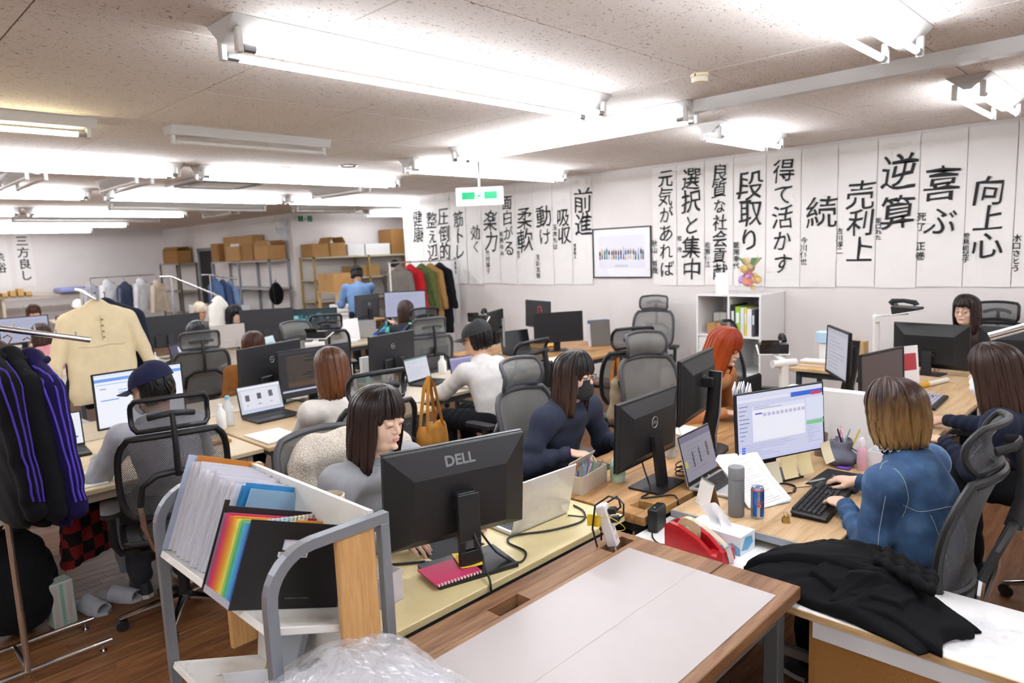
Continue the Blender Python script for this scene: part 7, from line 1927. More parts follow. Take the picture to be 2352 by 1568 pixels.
mb = MB(); mb.box(.112, .121, -.019, .019, .052, .060, .001); mb.build('cutter', STEEL, td)
mb = MB(); mb.sheet(lambda u, v: (.121 + .016 * u, (v - .5) * .03, .056 - .04 * u), 5, 1, .0006); mb.build('clear_tape_end', mat('eeeeee', .15, alpha=.5), td)
tb = thing('tissue_box', 'white and blue tissue box with a tissue pulled out', 'tissue box', (-1.27, 2.43, .6605), -.05)
mb = MB(); mb.box(-.115, .115, -.055, .055, 0, .075, .001); mb.build('carton', mat('e9f0f4', .45), tb)
mb = MB(); mb.use(mat('6fb3dc', .45))
for s in (-1, 1): mb.add([(x * s, -.0553, z) for x, z in ((.114, .001), (.114, .03), (.08, .045), (.03, .02), (.02, .001))], [tuple(range(5))])
mb.add([(.1153, y, z) for y, z in ((-.05, .02), (.0, .01), (.04, .03), (.03, .06), (-.02, .065))], [tuple(range(5))]); mb.build('printed_waves', None, tb)
mb = MB(); mb.sheet(lambda u, v: ((u - .5) * (.09 + .05 * v) - .03 * v, .03 * math.sin(u * 7 + 2 * v) * (1 - v) + .02 * math.sin(u * 4), .072 + .085 * v * (1 - .35 * abs(u - .45) * 2)), 14, 8, .0008); mb.build('tissue', mat('f7f7f8', .9), tb, True)
# black trousers heaped over the counter
def heap_cloth():
    return mat('0f0f11', .85, spec=.15, noise=.10, nscale=14, bump=.15, bscale=700)
tr = thing('black_trousers', 'folded black trousers with gathered waistband heaped on the white counter', 'trousers', (-.75, 2.325, .6605), 0.)
def drape(name, quad, seed, lift, ridges, hem=.0, nu=54, nv=44):
    """one folded layer: bilinear patch with sharp radiating creases over the shared heap"""
    r_ = np.random.RandomState(seed); u, v = np.meshgrid(np.linspace(0, 1, nu), np.linspace(0, 1, nv)); q = np.array(quad, float)
    ex = .018 * np.sin(v * 5 + seed) * (u < .05) ; P = ((1 - u) * (1 - v))[..., None] * q[0] + (u * (1 - v))[..., None] * q[1] + (u * v)[..., None] * q[2] + ((1 - u) * v)[..., None] * q[3]
    X, Y = P[..., 0] + .016 * np.sin(v * 6 + seed), P[..., 1] + .014 * np.sin(u * 7 + 2 * seed)
    D = .125 * np.exp(-((X + .02) / .27) ** 2 - ((Y - .03) / .15) ** 2) + .02 * np.exp(-((X - .2) / .15) ** 2 - ((Y + .1) / .12) ** 2)
    h = np.zeros_like(X)
    for k in range(ridges):
        gx, gy = .22 + r_.uniform(-.06, .06), .02 + r_.uniform(-.08, .08); an = r_.uniform(2.2, 4.4); dx, dy = math.cos(an), math.sin(an) * .7
        d = (X - gx) * -dy + (Y - gy) * dx + .012 * np.sin(14 * ((X - gx) * dx + (Y - gy) * dy) + k); t = (X - gx) * dx + (Y - gy) * dy
        h += r_.uniform(.007, .019) * np.exp(-np.abs(d) / r_.uniform(.008, .022)) * np.clip(t * 6, 0, 1) * np.exp(-(t / r_.uniform(.2, .5)) ** 2)
    for k in range(ridges):
        cx, cy, an = r_.uniform(-.3, .3), r_.uniform(-.15, .15), r_.uniform(0, PI); c, s_ = math.cos(an), math.sin(an)
        d = (X - cx) * -s_ + (Y - cy) * c; t = (X - cx) * c + (Y - cy) * s_
        h += r_.choice([1, -.8]) * r_.uniform(.003, .008) * np.exp(-np.abs(d) / .009) * np.exp(-(t / .08) ** 2)
    e = np.minimum(np.minimum(u, 1 - u), np.minimum(v, 1 - v)); edge = np.clip(e / .05, 0, 1) ** .5
    Z = np.maximum(.001 + .002 * seed % .004, (D + lift + h) * (.35 + .65 * edge) if hem == 0 else D + lift * edge + h * edge)
    n = nu * nv; V = np.concatenate([np.stack([X, Y, Z], 2).reshape(-1, 3), np.stack([X, Y, np.maximum(0, Z - .006 - .7 * lift * (1 - edge))], 2).reshape(-1, 3)])
    Q = [(j * nu + i, j * nu + i + 1, (j + 1) * nu + i + 1, (j + 1) * nu + i) for j in range(nv - 1) for i in range(nu - 1)]
    Q += [(n + a, n + d, n + c, n + b_) for a, b_, c, d in Q]
    ring = [i for i in range(nu)] + [j * nu + nu - 1 for j in range(1, nv)] + [(nv - 1) * nu + i for i in range(nu - 2, -1, -1)] + [j * nu for j in range(nv - 2, 0, -1)]
    Q += [(ring[(k + 1) % len(ring)], ring[k], n + ring[k], n + ring[(k + 1) % len(ring)]) for k in range(len(ring))]
    return np_obj(name, V, np.array(Q), heap_cloth(), tr)
drape('lower_leg', [(-.36, -.09), (.25, -.24), (.36, .0), (-.16, .18)], 1, .004, 16)
drape('inner_fold', [(-.04, -.15), (.30, -.19), (.345, -.02), (.10, .05)], 2, .018, 14)
drape('upper_leg', [(-.35, -.05), (.16, -.05), (.20, .07), (-.13, .21)], 3, .026, 20)
drape('pocket_fold', [(-.10, -.10), (.22, -.14), (.20, -.03), (-.06, .0)], 4, .024, 10)
# gathered elastic waistband
f = Field(np.array((.04, -.08, .07)), np.array((.32, .12, .21)), .005)
for k in range(3): f.cone((.09, -.01 + .03 * k, .150 + .006 * k), (.24, -.045 + .03 * k, .118 + .006 * k), .018, .019, .006, wr=lambda t, X, Y, Z: (.0045 * np.sin(150 * X + 40 * Y)).astype(np.float32))
V, Q = f.mesh(); np_obj('waistband', V, Q, heap_cloth(), tr)
o = thing('clear_wrapper', 'scrap of clear wrapping film beside the black trousers', 'wrapper', (-.52, 2.30, .6612))
u, v, h = crumple(26, 22, None, .006, 77)
V = np.stack([(u - .5) * .26 + .1, (v - .5) * .24, np.maximum(.001, .004 + h)], 2).reshape(-1, 3); Q = np.array([(j * 26 + i, j * 26 + i + 1, (j + 1) * 26 + i + 1, (j + 1) * 26 + i) for j in range(21) for i in range(25)])
np_obj('film', V, Q, flm, o)
# ------------------------------------------------------------------ garments and racks
def garment(name, label, cat, loc, rz, m, w=.44, L=.70, dep=.07, sleeve=True, hood=False, seed=1, collar=None, open_=False, group=None, cell=.011, hanger='6a4a2c', flare=1.1, sl=.52, out=.05):
    """hanging garment; local y = shoulder width, z down from the hanger hook at 0"""
    root = thing(name, label, cat, loc, rz, group)
    f = Field(np.array((-dep * 2.2, -w * .5 - .22, -L - .18)), np.array((dep * 2.2, w * .5 + .22, .02)), cell)
    wv = wrinkle(.010, 30, seed); h = w / 2 - .05; fl = ((1, 0, 0), dep / .14)
    for s in (1, -1): f.cone((0, s * .05, -.125), (0, s * h, -.19), .05, .05, .03, ((1, 0, 0), .8))
    for s in (-.5, 0, .5): f.cone((0, s * h, -.25), (0, s * h * flare, -.10 - L), .12, .125, .05, fl, wr=wv)
    f.cone((0, 0, -.10), (0, 0, -.17), .065, .08, .04, ((1, 0, 0), .8))
    if sleeve:
        for s in (1, -1): f.cone((0, s * (h + .01), -.21), (.02, s * (h + .04 + out), -.21 - sl), .060, .046, .025, wr=sleeve_wr(.005, 4, seed + s))
    if hood: f.ell((-.045, 0, -.15), (.06, .12, .075), .03, wr=wv)
    V, Q = f.mesh(); g = np_obj('garment', V, Q, m, root)
    mb = MB(); mb.tube([(0, -.17, -.135), (0, 0, -.085), (0, .17, -.135)], .008, 6); mb.tube([(0, 0, -.085), (0, 0, -.03), (.015, 0, -.005), (.0, 0, .008), (-.018, 0, -.002)], .0028, 6); mb.build('hanger', mat(hanger, .45), root, True)
    if collar is not None:
        mb = MB(); mb.tube([(.06 * math.cos(t), .075 * math.sin(t), -.105 + .01 * math.cos(t)) for t in np.linspace(.3, 2 * PI - .3, 16)], .016, 8); mb.build('collar', collar, root, True)
    return root
def arm_rack(label, x, y, rz, top=1.62, tip=.42, drop=.11, feet=.46, span=.30):
    """chrome display rack: H foot, pole, sloping arm with pins along local +Y"""
    r = thing('garment_rack', label, 'garment rack', (x, y, 0), rz, 'garment racks')
    for xx in (0, -span):
        mb = MB(); mb.cyl((xx, -.10, .05), (xx, feet - .10, .05), .0125, n=10); ft = mb.build('foot_bar', CHROME, r, True)
        for yy in (-.06, feet - .14):
            mb = MB(); mb.cyl((xx, yy, .0), (xx, yy, .012), .016, n=10); mb.cyl((xx, yy, .012), (xx, yy, .04), .006, n=8); mb.build('glide', CHROME, ft, True)
    mb = MB(); mb.cyl((-span, .02, .05), (0, .02, .05), .010, n=8); mb.build('cross_bar', CHROME, r, True)
    mb = MB(); mb.cyl((0, .02, .05), (0, .02, top), .0135, n=12); mb.build('pole', CHROME, r, True)
    mb = MB(); mb.tube([(0, -.12, top + .005), (0, .02, top), (0, tip, top - drop)], .0135, 10); a = mb.build('sloping_arm', CHROME, r, True)
    for k in range(5):
        t = (k + .5) / 5.2; yy = .02 + (tip - .02) * t; z = top - drop * t
        mb = MB(); mb.cyl((0, yy, z + .012), (0, yy, z + .032), .004, n=8); mb.build('pin', CHROME, a, True)
    return r
arm_rack('chrome garment rack at the lower left holding dark track jackets', -3.65, .50, 0.)
trk = cloth('0c0c10', .3, 500); prp = mat('3a1f8e', .8)
for k, (y, m, lb) in enumerate(((.535, trk, 'black track jacket with purple shoulder stripes, nearest on the left rack'), (.61, cloth('0f0f13', .3, 500), 'plain black jacket in the middle of the left rack'), (.68, cloth('17103c', .3, 400), 'deep purple striped jacket at the tip of the left rack'))):
    g = garment('track_jacket', lb, 'jacket', (-3.65, y, 1.585 - (y - .52) * .262), PI / 2 + .1, m, .46, .64, .045, seed=k + 2, group='jackets on the left rack', collar=m, hanger='8a5a34')
    gm_ = [c for c in g.children if c.name.startswith('garment')][0]
    if k != 1:
        for s in (1, -1):
            for q in range(3):
                snap_seam(g, gm_, [(-.04 + .03 * q, s * .10, -.12), (-.03 + .03 * q, s * .22, -.16), (-.01 + .03 * q, s * .31, -.45), (.0 + .03 * q, s * .33, -.68)], .005, prp if k == 0 else mat('4a34a8', .8), 'stripe', 6)
arm_rack('chrome garment rack behind the cream anorak', -6.28, 1.56, -PI / 2, 1.66, .42, .06)
g = garment('cream_anorak', 'cream buttoned pullover shirt with hood hanging on a black hanger', 'shirt', (-5.99, 1.58, 1.645), .05, mat('e0d0ac', .85, noise=.03, nscale=20, bump=.1, bscale=400), .52, .66, .06, hood=True, seed=9, hanger='161616', flare=1.2, sl=.52, out=.14)
gm_ = [c for c in g.children if c.name.startswith('garment')][0]
for z0, z1, y0, y1, nm in ((-.16, -.36, 0, 0, 'placket'), (-.40, -.40, -.18, .18, 'chest_seam')): snap_seam(g, gm_, [(.12, y0, z0), (.12, y1, z1)], .0022, mat('b9a57c', .8), nm, 12)
for k in range(4):
    mb = MB(); mb.cyl((.062, .008, -.20 - .045 * k), (.078, .008, -.20 - .045 * k), .006, n=10); mb.build('button', mat('8a7a5c', .5), g)
garment('navy_jacket', 'dark navy garment hanging right behind the cream anorak', 'jacket', (-6.12, 1.68, 1.64), .05, cloth('23283a'), .52, .72, .06, seed=12, cell=.016)
arm_rack('chrome garment rack in the middle distance with a white garment', -9.15, 3.26, .0, 1.68, .62, .30)
garment('white_garment', 'small white sleeveless garment on a black hanger in the middle distance', 'garment', (-9.15, 3.84, 1.44), .4, mat('efe9dc', .85), .30, .34, .05, sleeve=False, seed=4, hanger='1c1c1e', cell=.016)
arm_rack('chrome garment rack of blue work jackets deep in the room', -12.2, 5.0, .0, 1.62, .5, .1)
for k in range(3): garment('work_jacket', ['leftmost', 'middle', 'rightmost'][k] + ' blue-grey work jacket on the deep rack', 'jacket', (-12.2, 5.1 + .13 * k, 1.60 - .028 * k), PI / 2, cloth(['4a5f86', '39486a', '6a7fa0'][k]), .44, .5, .06, seed=20 + k, cell=.022, group='work jackets')
rk = thing('coat_rail', 'white coat rail with a row of winter coats by the calligraphy wall', 'coat rail', (-8.55, 6.78, 0))
for y in (-.60, .66):
    mb = MB(); mb.cyl((0, y, .03), (0, y, 1.72), .014, n=10); mb.build('post', mat('e4e4e4', .35), rk, True)
    mb = MB(); mb.box(-.22, .22, y - .015, y + .015, .0, .03, .004); mb.build('foot', mat('e4e4e4', .35), rk)
mb = MB(); mb.cyl((0, -.64, 1.72), (0, .70, 1.72), .010, n=10); mb.build('rail', CHROME, rk, True)
for k, (y, c, L, lb) in enumerate(((-.42, '7a736c', .85, 'grey checked coat, leftmost on the coat rail'), (-.22, 'c0242c', .74, 'bright red coat on the coat rail'), (.0, '5f6a3c', .82, 'olive green coat on the coat rail'), (.17, 'a9834f', .98, 'tan camel coat on the coat rail'), (.36, '1c1d22', 1.08, 'long black hooded coat, rightmost on the coat rail'))):
    garment('winter_coat', lb, 'coat', (-8.55, 6.78 + y, 1.728), PI / 2 + .15, cloth(c, .3, 300), .46, L - .1, .085, hood=(k in (1, 4)), seed=30 + k, group='coats on the rail', collar=cloth(c), cell=.018)
for k in range(5): garment('wrapped_garment', ['pale grey', 'white', 'dark navy', 'grey-white', 'beige'][k] + ' plastic-wrapped garment hanging far left', 'garment', (-15.2 + .1 * k, 3.95 + .27 * k, 1.58 + .05 * (k % 2)), .5, mat(['b9bcc6', 'e2e2e4', '3a4258', 'c9c9cc', 'c2b29c'][k], .25), .34, .52, .05, seed=50 + k, cell=.026, group='wrapped garments far left')
tr_ = thing('far_garment_rail', 'dark rail carrying the plastic-wrapped garments far left', 'garment rail', (-15.0, 4.5, 0), .35)
mb = MB(); mb.cyl((0, -.7, 1.63), (0, .7, 1.63), .010, n=8); mb.build('rail', CHROME, tr_)
for y in (-.7, .7): mb = MB(); mb.cyl((0, y, 0), (0, y, 1.63), .012, n=8); mb.build('post', CHROME, tr_)
# sloping chrome bar at the right edge
r = thing('garment_rack', 'chrome garment rack whose sloping arm enters at the right edge', 'garment rack', (0, 0, 0), 0, 'garment racks')
mb = MB(); mb.tube([(-.42, 2.62, 1.535), (-.17, 2.66, 1.63), (.05, 2.70, 1.70)], .0125, 10); a = mb.build('sloping_arm', CHROME, r, True)
for t in (.25, .45, .68): mb = MB(); q = Vector((-.42, 2.62, 1.535)).lerp(Vector((.0, 2.69, 1.69)), t); mb.cyl(q, q + Vector((0, 0, .034)), .004, n=8); mb.build('pin', CHROME, a, True)
mb = MB(); mb.cyl((.05, 2.70, .66), (.05, 2.70, 1.71), .0135, n=10); mb.build('pole', CHROME, r, True)
mb = MB(); mb.box(-.03, .13, 2.58, 2.72, .661, .672, .003); mb.build('foot_plate', CHROME, r)
r.location = (0, -.16, 0)

# ------------------------------------------------------------------ storage shelves and boxes
card = mat('b58a55', .8, noise=.06, nscale=8); card2 = mat('a0733f', .8, noise=.06, nscale=8)
def shelf(label, x0, x1, y0, y1, levels, pm, bm, top):
    s = thing('storage_shelf', label, 'shelf', ((x0 + x1) / 2, (y0 + y1) / 2, 0), 0, 'storage shelves'); w, d = (x1 - x0) / 2, (y1 - y0) / 2
    nx = max(2, round(2 * w / 1.6) + 1) if w > d else 2; ny = max(2, round(2 * d / 1.6) + 1) if d > w else 2
    for i in range(nx):
        for j in range(ny):
            x = -w + 2 * w * i / (nx - 1); y = -d + 2 * d * j / (ny - 1)
            mb = MB(); mb.box(x - .02, x + .02, y - .02, y + .02, 0, top); mb.build('post', pm, s)
    for z in levels: mb = MB(); mb.box(-w - .02, w + .02, -d - .02, d + .02, z - .035, z, .003); mb.build('shelf_board', bm, s)
gold_p = mat('b39a5c', .5); wht_b = mat('d9d6d2', .5)
shelf('grey shelf rack under the tall cardboard boxes along the far wall', -16.9, -14.0, 7.03, 7.46, (.35, 1.23, 1.83), mat('8d9096', .5), mat('b9b6b2', .5), 1.84)
shelf('gold-posted shelf rack in the alcove behind the standing man', -13.75, -13.2, 7.62, 10.35, (.4, .92, 1.38, 1.85), gold_p, mat('cfc7b2', .5), 1.86)
shelf('small dark shelf rack in the far left corner', -20.3, -18.95, 7.03, 7.46, (.5, 1.1, 1.83), mat('6a6258', .5), mat('a09a90', .5), 1.84)
def carton(label, x0, x1, y0, y1, z0, z1, m=card, flap=0, lbl=None):
    o = thing('cardboard_box' if m in (card, card2) else 'white_box', label, 'box', ((x0 + x1) / 2, (y0 + y1) / 2, z0 + .001), 0, 'boxes on the shelves'); w, d, h = (x1 - x0) / 2, (y1 - y0) / 2, z1 - z0
    mb = MB(); mb.box(-w, w, -d, d, 0, h, .004); mb.build('carton', m, o)
    if flap:
        for s in (1, -1):
            mb = MB().xf(TR((0, s * d, h), rx=s * .5)); mb.box(-w, w, -.004, .004, .0, flap); mb.build('flap', m, o)
    else: mb = MB(); mb.box(-w * .1, w * .1, -d - .0006, d + .0006, h - .12, h + .0006); mb.build('packing_tape', mat('9a7444', .4) if m is not wht_bx else mat('d6d4d0', .4), o)
    if lbl:
        mb = MB(); mb.box(-w * .5, w * .1, -d - .0012, -d - .0005, h * .35, h * .7); mb.build('paper_label', PAPER, o)
    return o
wht_bx = mat('e9e7e4', .6)
carton('narrow dark cardboard box at the left end of the grey shelf', -17.0, -16.6, 7.08, 7.42, 1.831, 2.26, card2)
carton('tallest cardboard box with a white label on the grey shelf', -16.55, -15.05, 7.2, 7.46, 1.831, 2.40, card, lbl=True)
carton('cardboard box standing in front of the tallest one', -15.9, -15.2, 6.95, 7.18, 1.831, 2.16, card)
carton('dark cardboard box beside the open one on the grey shelf', -15.15, -14.62, 6.98, 7.18, 1.831, 2.18, card2)
carton('open cardboard box at the right end of the grey shelf', -14.55, -13.95, 6.98, 7.4, 1.831, 2.14, card, .12)
carton('cardboard box on the small corner shelf', -20.1, -19.1, 7.05, 7.42, 1.831, 2.16, card2, .12)
carton('cardboard box at the left end of the gold-posted shelf', -13.72, -13.25, 7.64, 8.03, 1.851, 2.13, card)
carton('open cardboard box on the gold-posted shelf', -13.72, -13.25, 8.06, 8.45, 1.851, 2.14, card, .14)
carton('plain white box on the gold-posted shelf', -13.72, -13.25, 8.50, 8.92, 1.851, 2.10, wht_bx)
carton('wide white box with print on the gold-posted shelf', -13.72, -13.25, 8.96, 9.62, 1.851, 2.10, wht_bx)
carton('big brown box at the right end of the gold-posted shelf', -13.72, -13.22, 9.66, 10.3, 1.851, 2.42, card2)
carton('cardboard box on the table beside the standing man', -11.55, -11.0, 6.72, 7.2, DZ + .5, DZ + .82, card)
carton('cardboard box at the right of the standing man on the middle shelf', -13.7, -13.25, 8.6, 9.3, 1.381, 1.62, card)
tb_ = thing('packing_table', 'small pine stand holding white packages beside the standing man', 'table', (-11.2, 6.95, DZ), 0)
for x in (-.3, .3):
    for y in (-.25, .25): mb = MB(); mb.box(x - .02, x + .02, y - .02, y + .02, 0, .48); mb.build('leg', mat('c9a878', .6), tb_)
mb = MB(); mb.box(-.34, .34, -.28, .28, .48, .5); mb.build('board', mat('c9a878', .6), tb_)
for k in range(4):
    o = MB().box(-11.05, -10.7, 6.55 + .02 * k, 6.85 + .02 * k, DZ + .0008 + .07 * k, DZ + .068 + .07 * k, .015).build('white_package', mat('ececee', .5)); tag(o, ['bottom', 'second', 'third', 'top'][k] + ' white package in the stack left of the standing man', 'package', 'white packages')
wf = thing('white_cabinet', 'long low white cabinet in front of the grey shelf', 'cabinet', (-15.6, 6.55, 0))
mb = MB(); mb.box(-.95, .95, -.3, .3, 0, .88, .02); mb.build('body', mat('efefef', .4), wf); mb = MB(); mb.box(-.93, .93, -.302, -.3, .42, .44); mb.build('door_gap', mat('9a9a9a', .5), wf)
bp = thing('backpack', 'black backpack hanging on the end of the grey shelf', 'backpack', (-13.835, 7.05, .88), .2)
f = Field(np.array((-.2, -.25, -.02)), np.array((.2, .25, .6)), .02); f.ell((0, 0, .22), (.11, .17, .22), .03); f.cone((0, 0, .3), (0, 0, .4), .13, .08, .05); V, Q = f.mesh(); np_obj('pack', V, Q, cloth('131316'), bp)
mb = MB(); mb.tube([(.06, -.1, .46), (.08, -.13, .3), (.1, -.12, .05)], .012, 6); mb.tube([(.0, -.03, .46), (.0, 0, .54), (0, .03, .46)], .008, 6); mb.build('strap', BLACK_MAT, bp, True)
fan = thing('wall_fan', 'white caged wall fan above the cardboard boxes', 'fan', (-13.98, 7.42, 2.46), -.9)
mb = MB()
for k in range(18):
    a = k * PI / 9; mb.tube([(.0, 0, 0), (.03, .12 * math.cos(a), .12 * math.sin(a)), (.0, .22 * math.cos(a), .22 * math.sin(a))], .0036, 4)
for r_ in (.10, .16, .22): mb.tube([(.02 if r_ < .2 else 0, r_ * math.cos(t), r_ * math.sin(t)) for t in np.linspace(0, 2 * PI, 24, endpoint=False)], .003, 5, closed=True)
mb.build('cage', mat('e6e6e8', .4), fan)
for k in range(4):
    mb = MB().xf(Matrix.Rotation(k * PI / 2, 4, 'X')); mb.sheet(lambda u, v: (-.03 + .03 * u, (u - .5) * .13 * (v + .3), .04 + .16 * v), 4, 4, .002); mb.build('blade', mat('d6dde4', .3, alpha=.8), fan, True)
mb = MB(); mb.cyl((-.02, 0, 0), (-.10, 0, 0), .05, .04, n=14); mb.bar([(-.08, 0, 0), (-.10, 0, -.2), (-.02, .12, -.26)], .03, .03); mb.build('motor', mat('e2e2e2', .4), fan, True)
ws = thing('west_bench', 'long pale bench with wooden pieces along the west wall', 'bench', (-20.6, 3.4, 0))
mb = MB(); mb.box(-.35, .35, -2.6, 2.6, 1.16, 1.2, .004); mb.build('bench_top', mat('cdbb9c', .6), ws)
for y in (-2.5, 0, 2.5): mb = MB(); mb.box(-.3, .3, y - .03, y + .03, 0, 1.16); mb.build('leg', mat('d6c9b0', .6), ws)
for k in range(7):
    o = MB().box(-20.5, -20.2, 2.9 + .16 * k, 3.02 + .16 * k, 1.2012, 1.30 + .04 * (k % 3), .01).build('wooden_block', mat('c9a060', .6)); tag(o, 'small tan piece in the row on the west bench', 'block', 'tan pieces on the west bench')
o = MB().box(-20.8, -20.1, 4.55, 5.4, 1.2012, 1.34, .04).build('blue_package', mat('8f93c4', .6)); tag(o, 'pale violet soft package on the west bench', 'package')

# ------------------------------------------------------------------ cabinet by the calligraphy wall
cb = thing('cube_cabinet', 'white cube shelf with binders against the calligraphy wall', 'cabinet', (-3.53, 7.19, 0))
wb_ = mat('edebe9', .4); W2, Dp, Hc = .37, .29, 1.28
for x in (-W2, 0, W2 - .02): mb = MB(); mb.box(x, x + .02, -Dp, Dp, 0, Hc - .0205, .001); mb.build('upright', wb_, cb)
for z in (.02, .43, .84, Hc): mb = MB(); mb.box(-W2 + (.0205 if z < Hc else 0), W2 - (.0205 if z < Hc else 0), -Dp, Dp, z - .02, z, .001); mb.build('shelf_board', wb_, cb)
mb = MB(); mb.box(-W2, W2, Dp, Dp + .006, 0, Hc); mb.build('rear_panel', wb_, cb)
mb = MB(); mb.box(-W2 + .025, -.01, -Dp + .01, -Dp + .02, .44, .815); mb.build('door', mat('f1efed', .35), cb)
for k, (c, w, h, lb) in enumerate((('17171a', .05, .33, 'black binder in the cube shelf'), ('9cc63a', .055, .31, 'lime green file in the cube shelf'), ('dfe0e4', .04, .30, 'first white file right of the lime one'), ('e2d23c', .025, .30, 'yellow file in the cube shelf'), ('e8e8ea', .05, .29, 'white file at the right in the cube shelf'), ('4a4a50', .03, .28, 'grey file at the right end of the cube shelf'))):
    x = -3.505 + sum((.05, .055, .04, .025, .05, .03)[:k]) + .004 * k
    o = thing('binder', lb, 'binder', (x, 7.02, .8412), 0, 'binders in the cube shelf'); mb = MB(); mb.box(0, w, -.1, .2, 0, h, .002); mb.build('cover', mat(c, .45), o); mb = MB(); mb.box(w * .2, w * .8, -.1008, -.1002, h * .45, h * .8); mb.build('spine_label', mat('dfe6ee', .5), o)
carton('small yellow-brown box in the left cube of the cabinet', -3.80, -3.58, 6.95, 7.2, .8412, .96, card); carton('white paper stack in the left cube of the cabinet', -3.86, -3.70, 7.21, 7.44, .8412, 1.05, wht_bx)
dc = thing('gift_decoration', 'golden wrapped gift bundle with green leaves on the cube shelf', 'decoration', (-3.38, 7.12, Hc))
r_ = random.Random(3)
for k in range(16):
    f_ = MB(); a = r_.uniform(0, 6.28); rr_ = r_.uniform(.0, .10); z = r_.uniform(.04, .30)
    f_.lathe([(.0001, -.04), (.03, -.028), (.042, 0), (.03, .03), (.0001, .042)], 10, TR((rr_ * math.cos(a), rr_ * math.sin(a) * .8, z), rz=a, ry=r_.uniform(-.6, .6), sc=r_.uniform(.7, 1.3)))
    f_.build('ornament', mat(r_.choice(['d8a53a', 'e0b860', 'c98a2c', 'd96a5a', 'e9dcc0', 'b87ad0', 'e8c88a']), .3, .2), dc, True)
for k in range(6): mb = MB(); a = k * 1.05; mb.sheet(lambda u, v: (.02 * math.cos(a) + .10 * v * math.cos(a) + (u - .5) * .05 * math.sin(a), .06 * v * math.sin(a) - (u - .5) * .05 * math.cos(a), .26 + .12 * v), 3, 4, .002); mb.build('leaf', mat('5f9a4a' if k % 2 else 'd8b46a', .6), dc, True)
def wrapf(u, v): a = u * 2 * PI; R_ = (.13 + .015 * math.sin(5 * a)) * (1 - .75 * max(0, v - .75) / .25) + (.05 * max(0, v - .9) * 10); return (R_ * math.cos(a), R_ * .85 * math.sin(a), .002 + .41 * v)
mb = MB(); mb.grid(wrapf, 28, 12); mb.build('clear_wrap', mat('f2f2f4', .1, alpha=.12), dc, True)
tag(MB().box(-3.72, -3.57, 7.0, 7.012, Hc + .0008, Hc + .23, .001).build('name_card', mat('f3f2f0', .5)), 'white upright card beside the golden gift bundle', 'card')

# ------------------------------------------------------------------ desk phones on white stands
def phone(label, x, y, rz, zt, z=DZ):
    o = thing('phone_stand', label, 'phone', (x, y, z), rz, 'desk phones on stands'); h = zt - z; wm = mat('e6e4df', .4)
    mb = MB(); mb.box(-.06, .06, -.05, .05, 0, .012, .004); mb.build('foot', wm, o)
    mb = MB(); mb.prism(rrect(.045, .055, .015), .012, h - .03); mb.build('post', wm, o, True)
    mb = MB(); mb.cyl((0, -.085, h - .03), (0, .085, h - .03), .026, n=16); mb.build('cross_tube', wm, o, True)
    mb = MB(); mb.tube([(0, .0, h - .01), (.10, -.02, h + .0), (.22, -.06, h + .01)], [.02, .017, .014], 8, flat=(.5, 1.4)); mb.build('arm', wm, o, True)
    Mt = TR((.22, -.07, h + .018), ry=-.2, rz=-.5); mb = MB().xf(Mt); mb.box(-.10, .10, -.10, .10, 0, .01, .004); mb.build('tray', wm, o)
    mb = MB().xf(Mt); mb.add([(-.09, -.09, .011), (.09, -.09, .011), (.09, .09, .011), (-.09, .09, .011), (-.09, -.09, .075), (.09, -.09, .03), (.09, .09, .03), (-.09, .09, .075)], [(0, 3, 2, 1), (4, 5, 6, 7), (0, 1, 5, 4), (1, 2, 6, 5), (2, 3, 7, 6), (3, 0, 4, 7)]); ph = mb.build('phone_body', BLACK_PL, o)
    mb = MB().xf(Mt @ TR((0, -.06, .075), ry=.25)); mb.tube([(-.095, 0, 0), (-.085, 0, .022), (0, 0, .032), (.085, 0, .022), (.095, 0, 0)], [.022, .018, .014, .018, .022], 8, flat=(.8, 1.2)); mb.build('handset', BLACK_MAT, ph, True)
    mb = MB().xf(Mt @ TR((-.10, .03, .07), ry=-.6)); mb.box(0, .012, -.055, .055, 0, .05, .003); mb.build('display', BLACK_GLOSS, ph)
    return o
phone('white phone stand above the large round-logo monitor', -5.62, 3.19, 2.7, 1.10)
phone('white phone stand behind the man in the black cap', -4.85, 4.50, 2.7, 1.15)
phone('white phone stand in front of the red-haired woman', -1.84, 4.36, 2.6, 1.085)
phone('white phone stand left of the black monitors at far right', -1.86, 6.25, .4, 1.19)

# ------------------------------------------------------------------ papers, bags and small things further back
def stand_sheets(label, x, y, rz, n, w, h, cols, z=DZ, name='document_stack', cat='papers', tilt=.12, extra=None):
    o = thing(name, label, cat, (x, y, z), rz); r_ = random.Random(int(abs(x * 100)))
    for k in range(n):
        mb = MB().xf(TR((-.012 * k, r_.uniform(-.02, .02), .0), ry=-tilt)); mb.box(-.003, .003, -w / 2, w / 2, .001, h * r_.uniform(.86, 1.0), .001); mb.build('folder', mat(cols[k % len(cols)], .5), o)
    return o
stand_sheets('white document folders standing with a clipboard beside the red-haired woman', -1.77, 3.80, .4, 8, .24, .30, ['f0eff0', 'e6e6ea', 'f4f3f2', 'd9dbe6', 'c9c9cc'])
o = thing('clipboard', 'white clipboard leaning in front of the document folders', 'clipboard', (-1.655, 3.68, DZ), .35)
mb = MB().xf(TR((0, 0, 0), ry=-.3)); mb.box(-.003, 0, -.11, .11, 0, .27, .001); mb.build('board', mat('e9e7e3', .5), o); mb = MB().xf(TR((0, 0, 0), ry=-.3)); mb.box(0, .012, -.03, .03, .245, .262, .003); mb.build('clip', mat('5a4a2c', .3, .7), o)
o = MB().box(-1.985, -1.955, 4.02, 4.30, DZ + .0008, DZ + .27, .012).build('black_case', cloth('151517')); tag(o, 'black padded case standing behind the document folders', 'case')
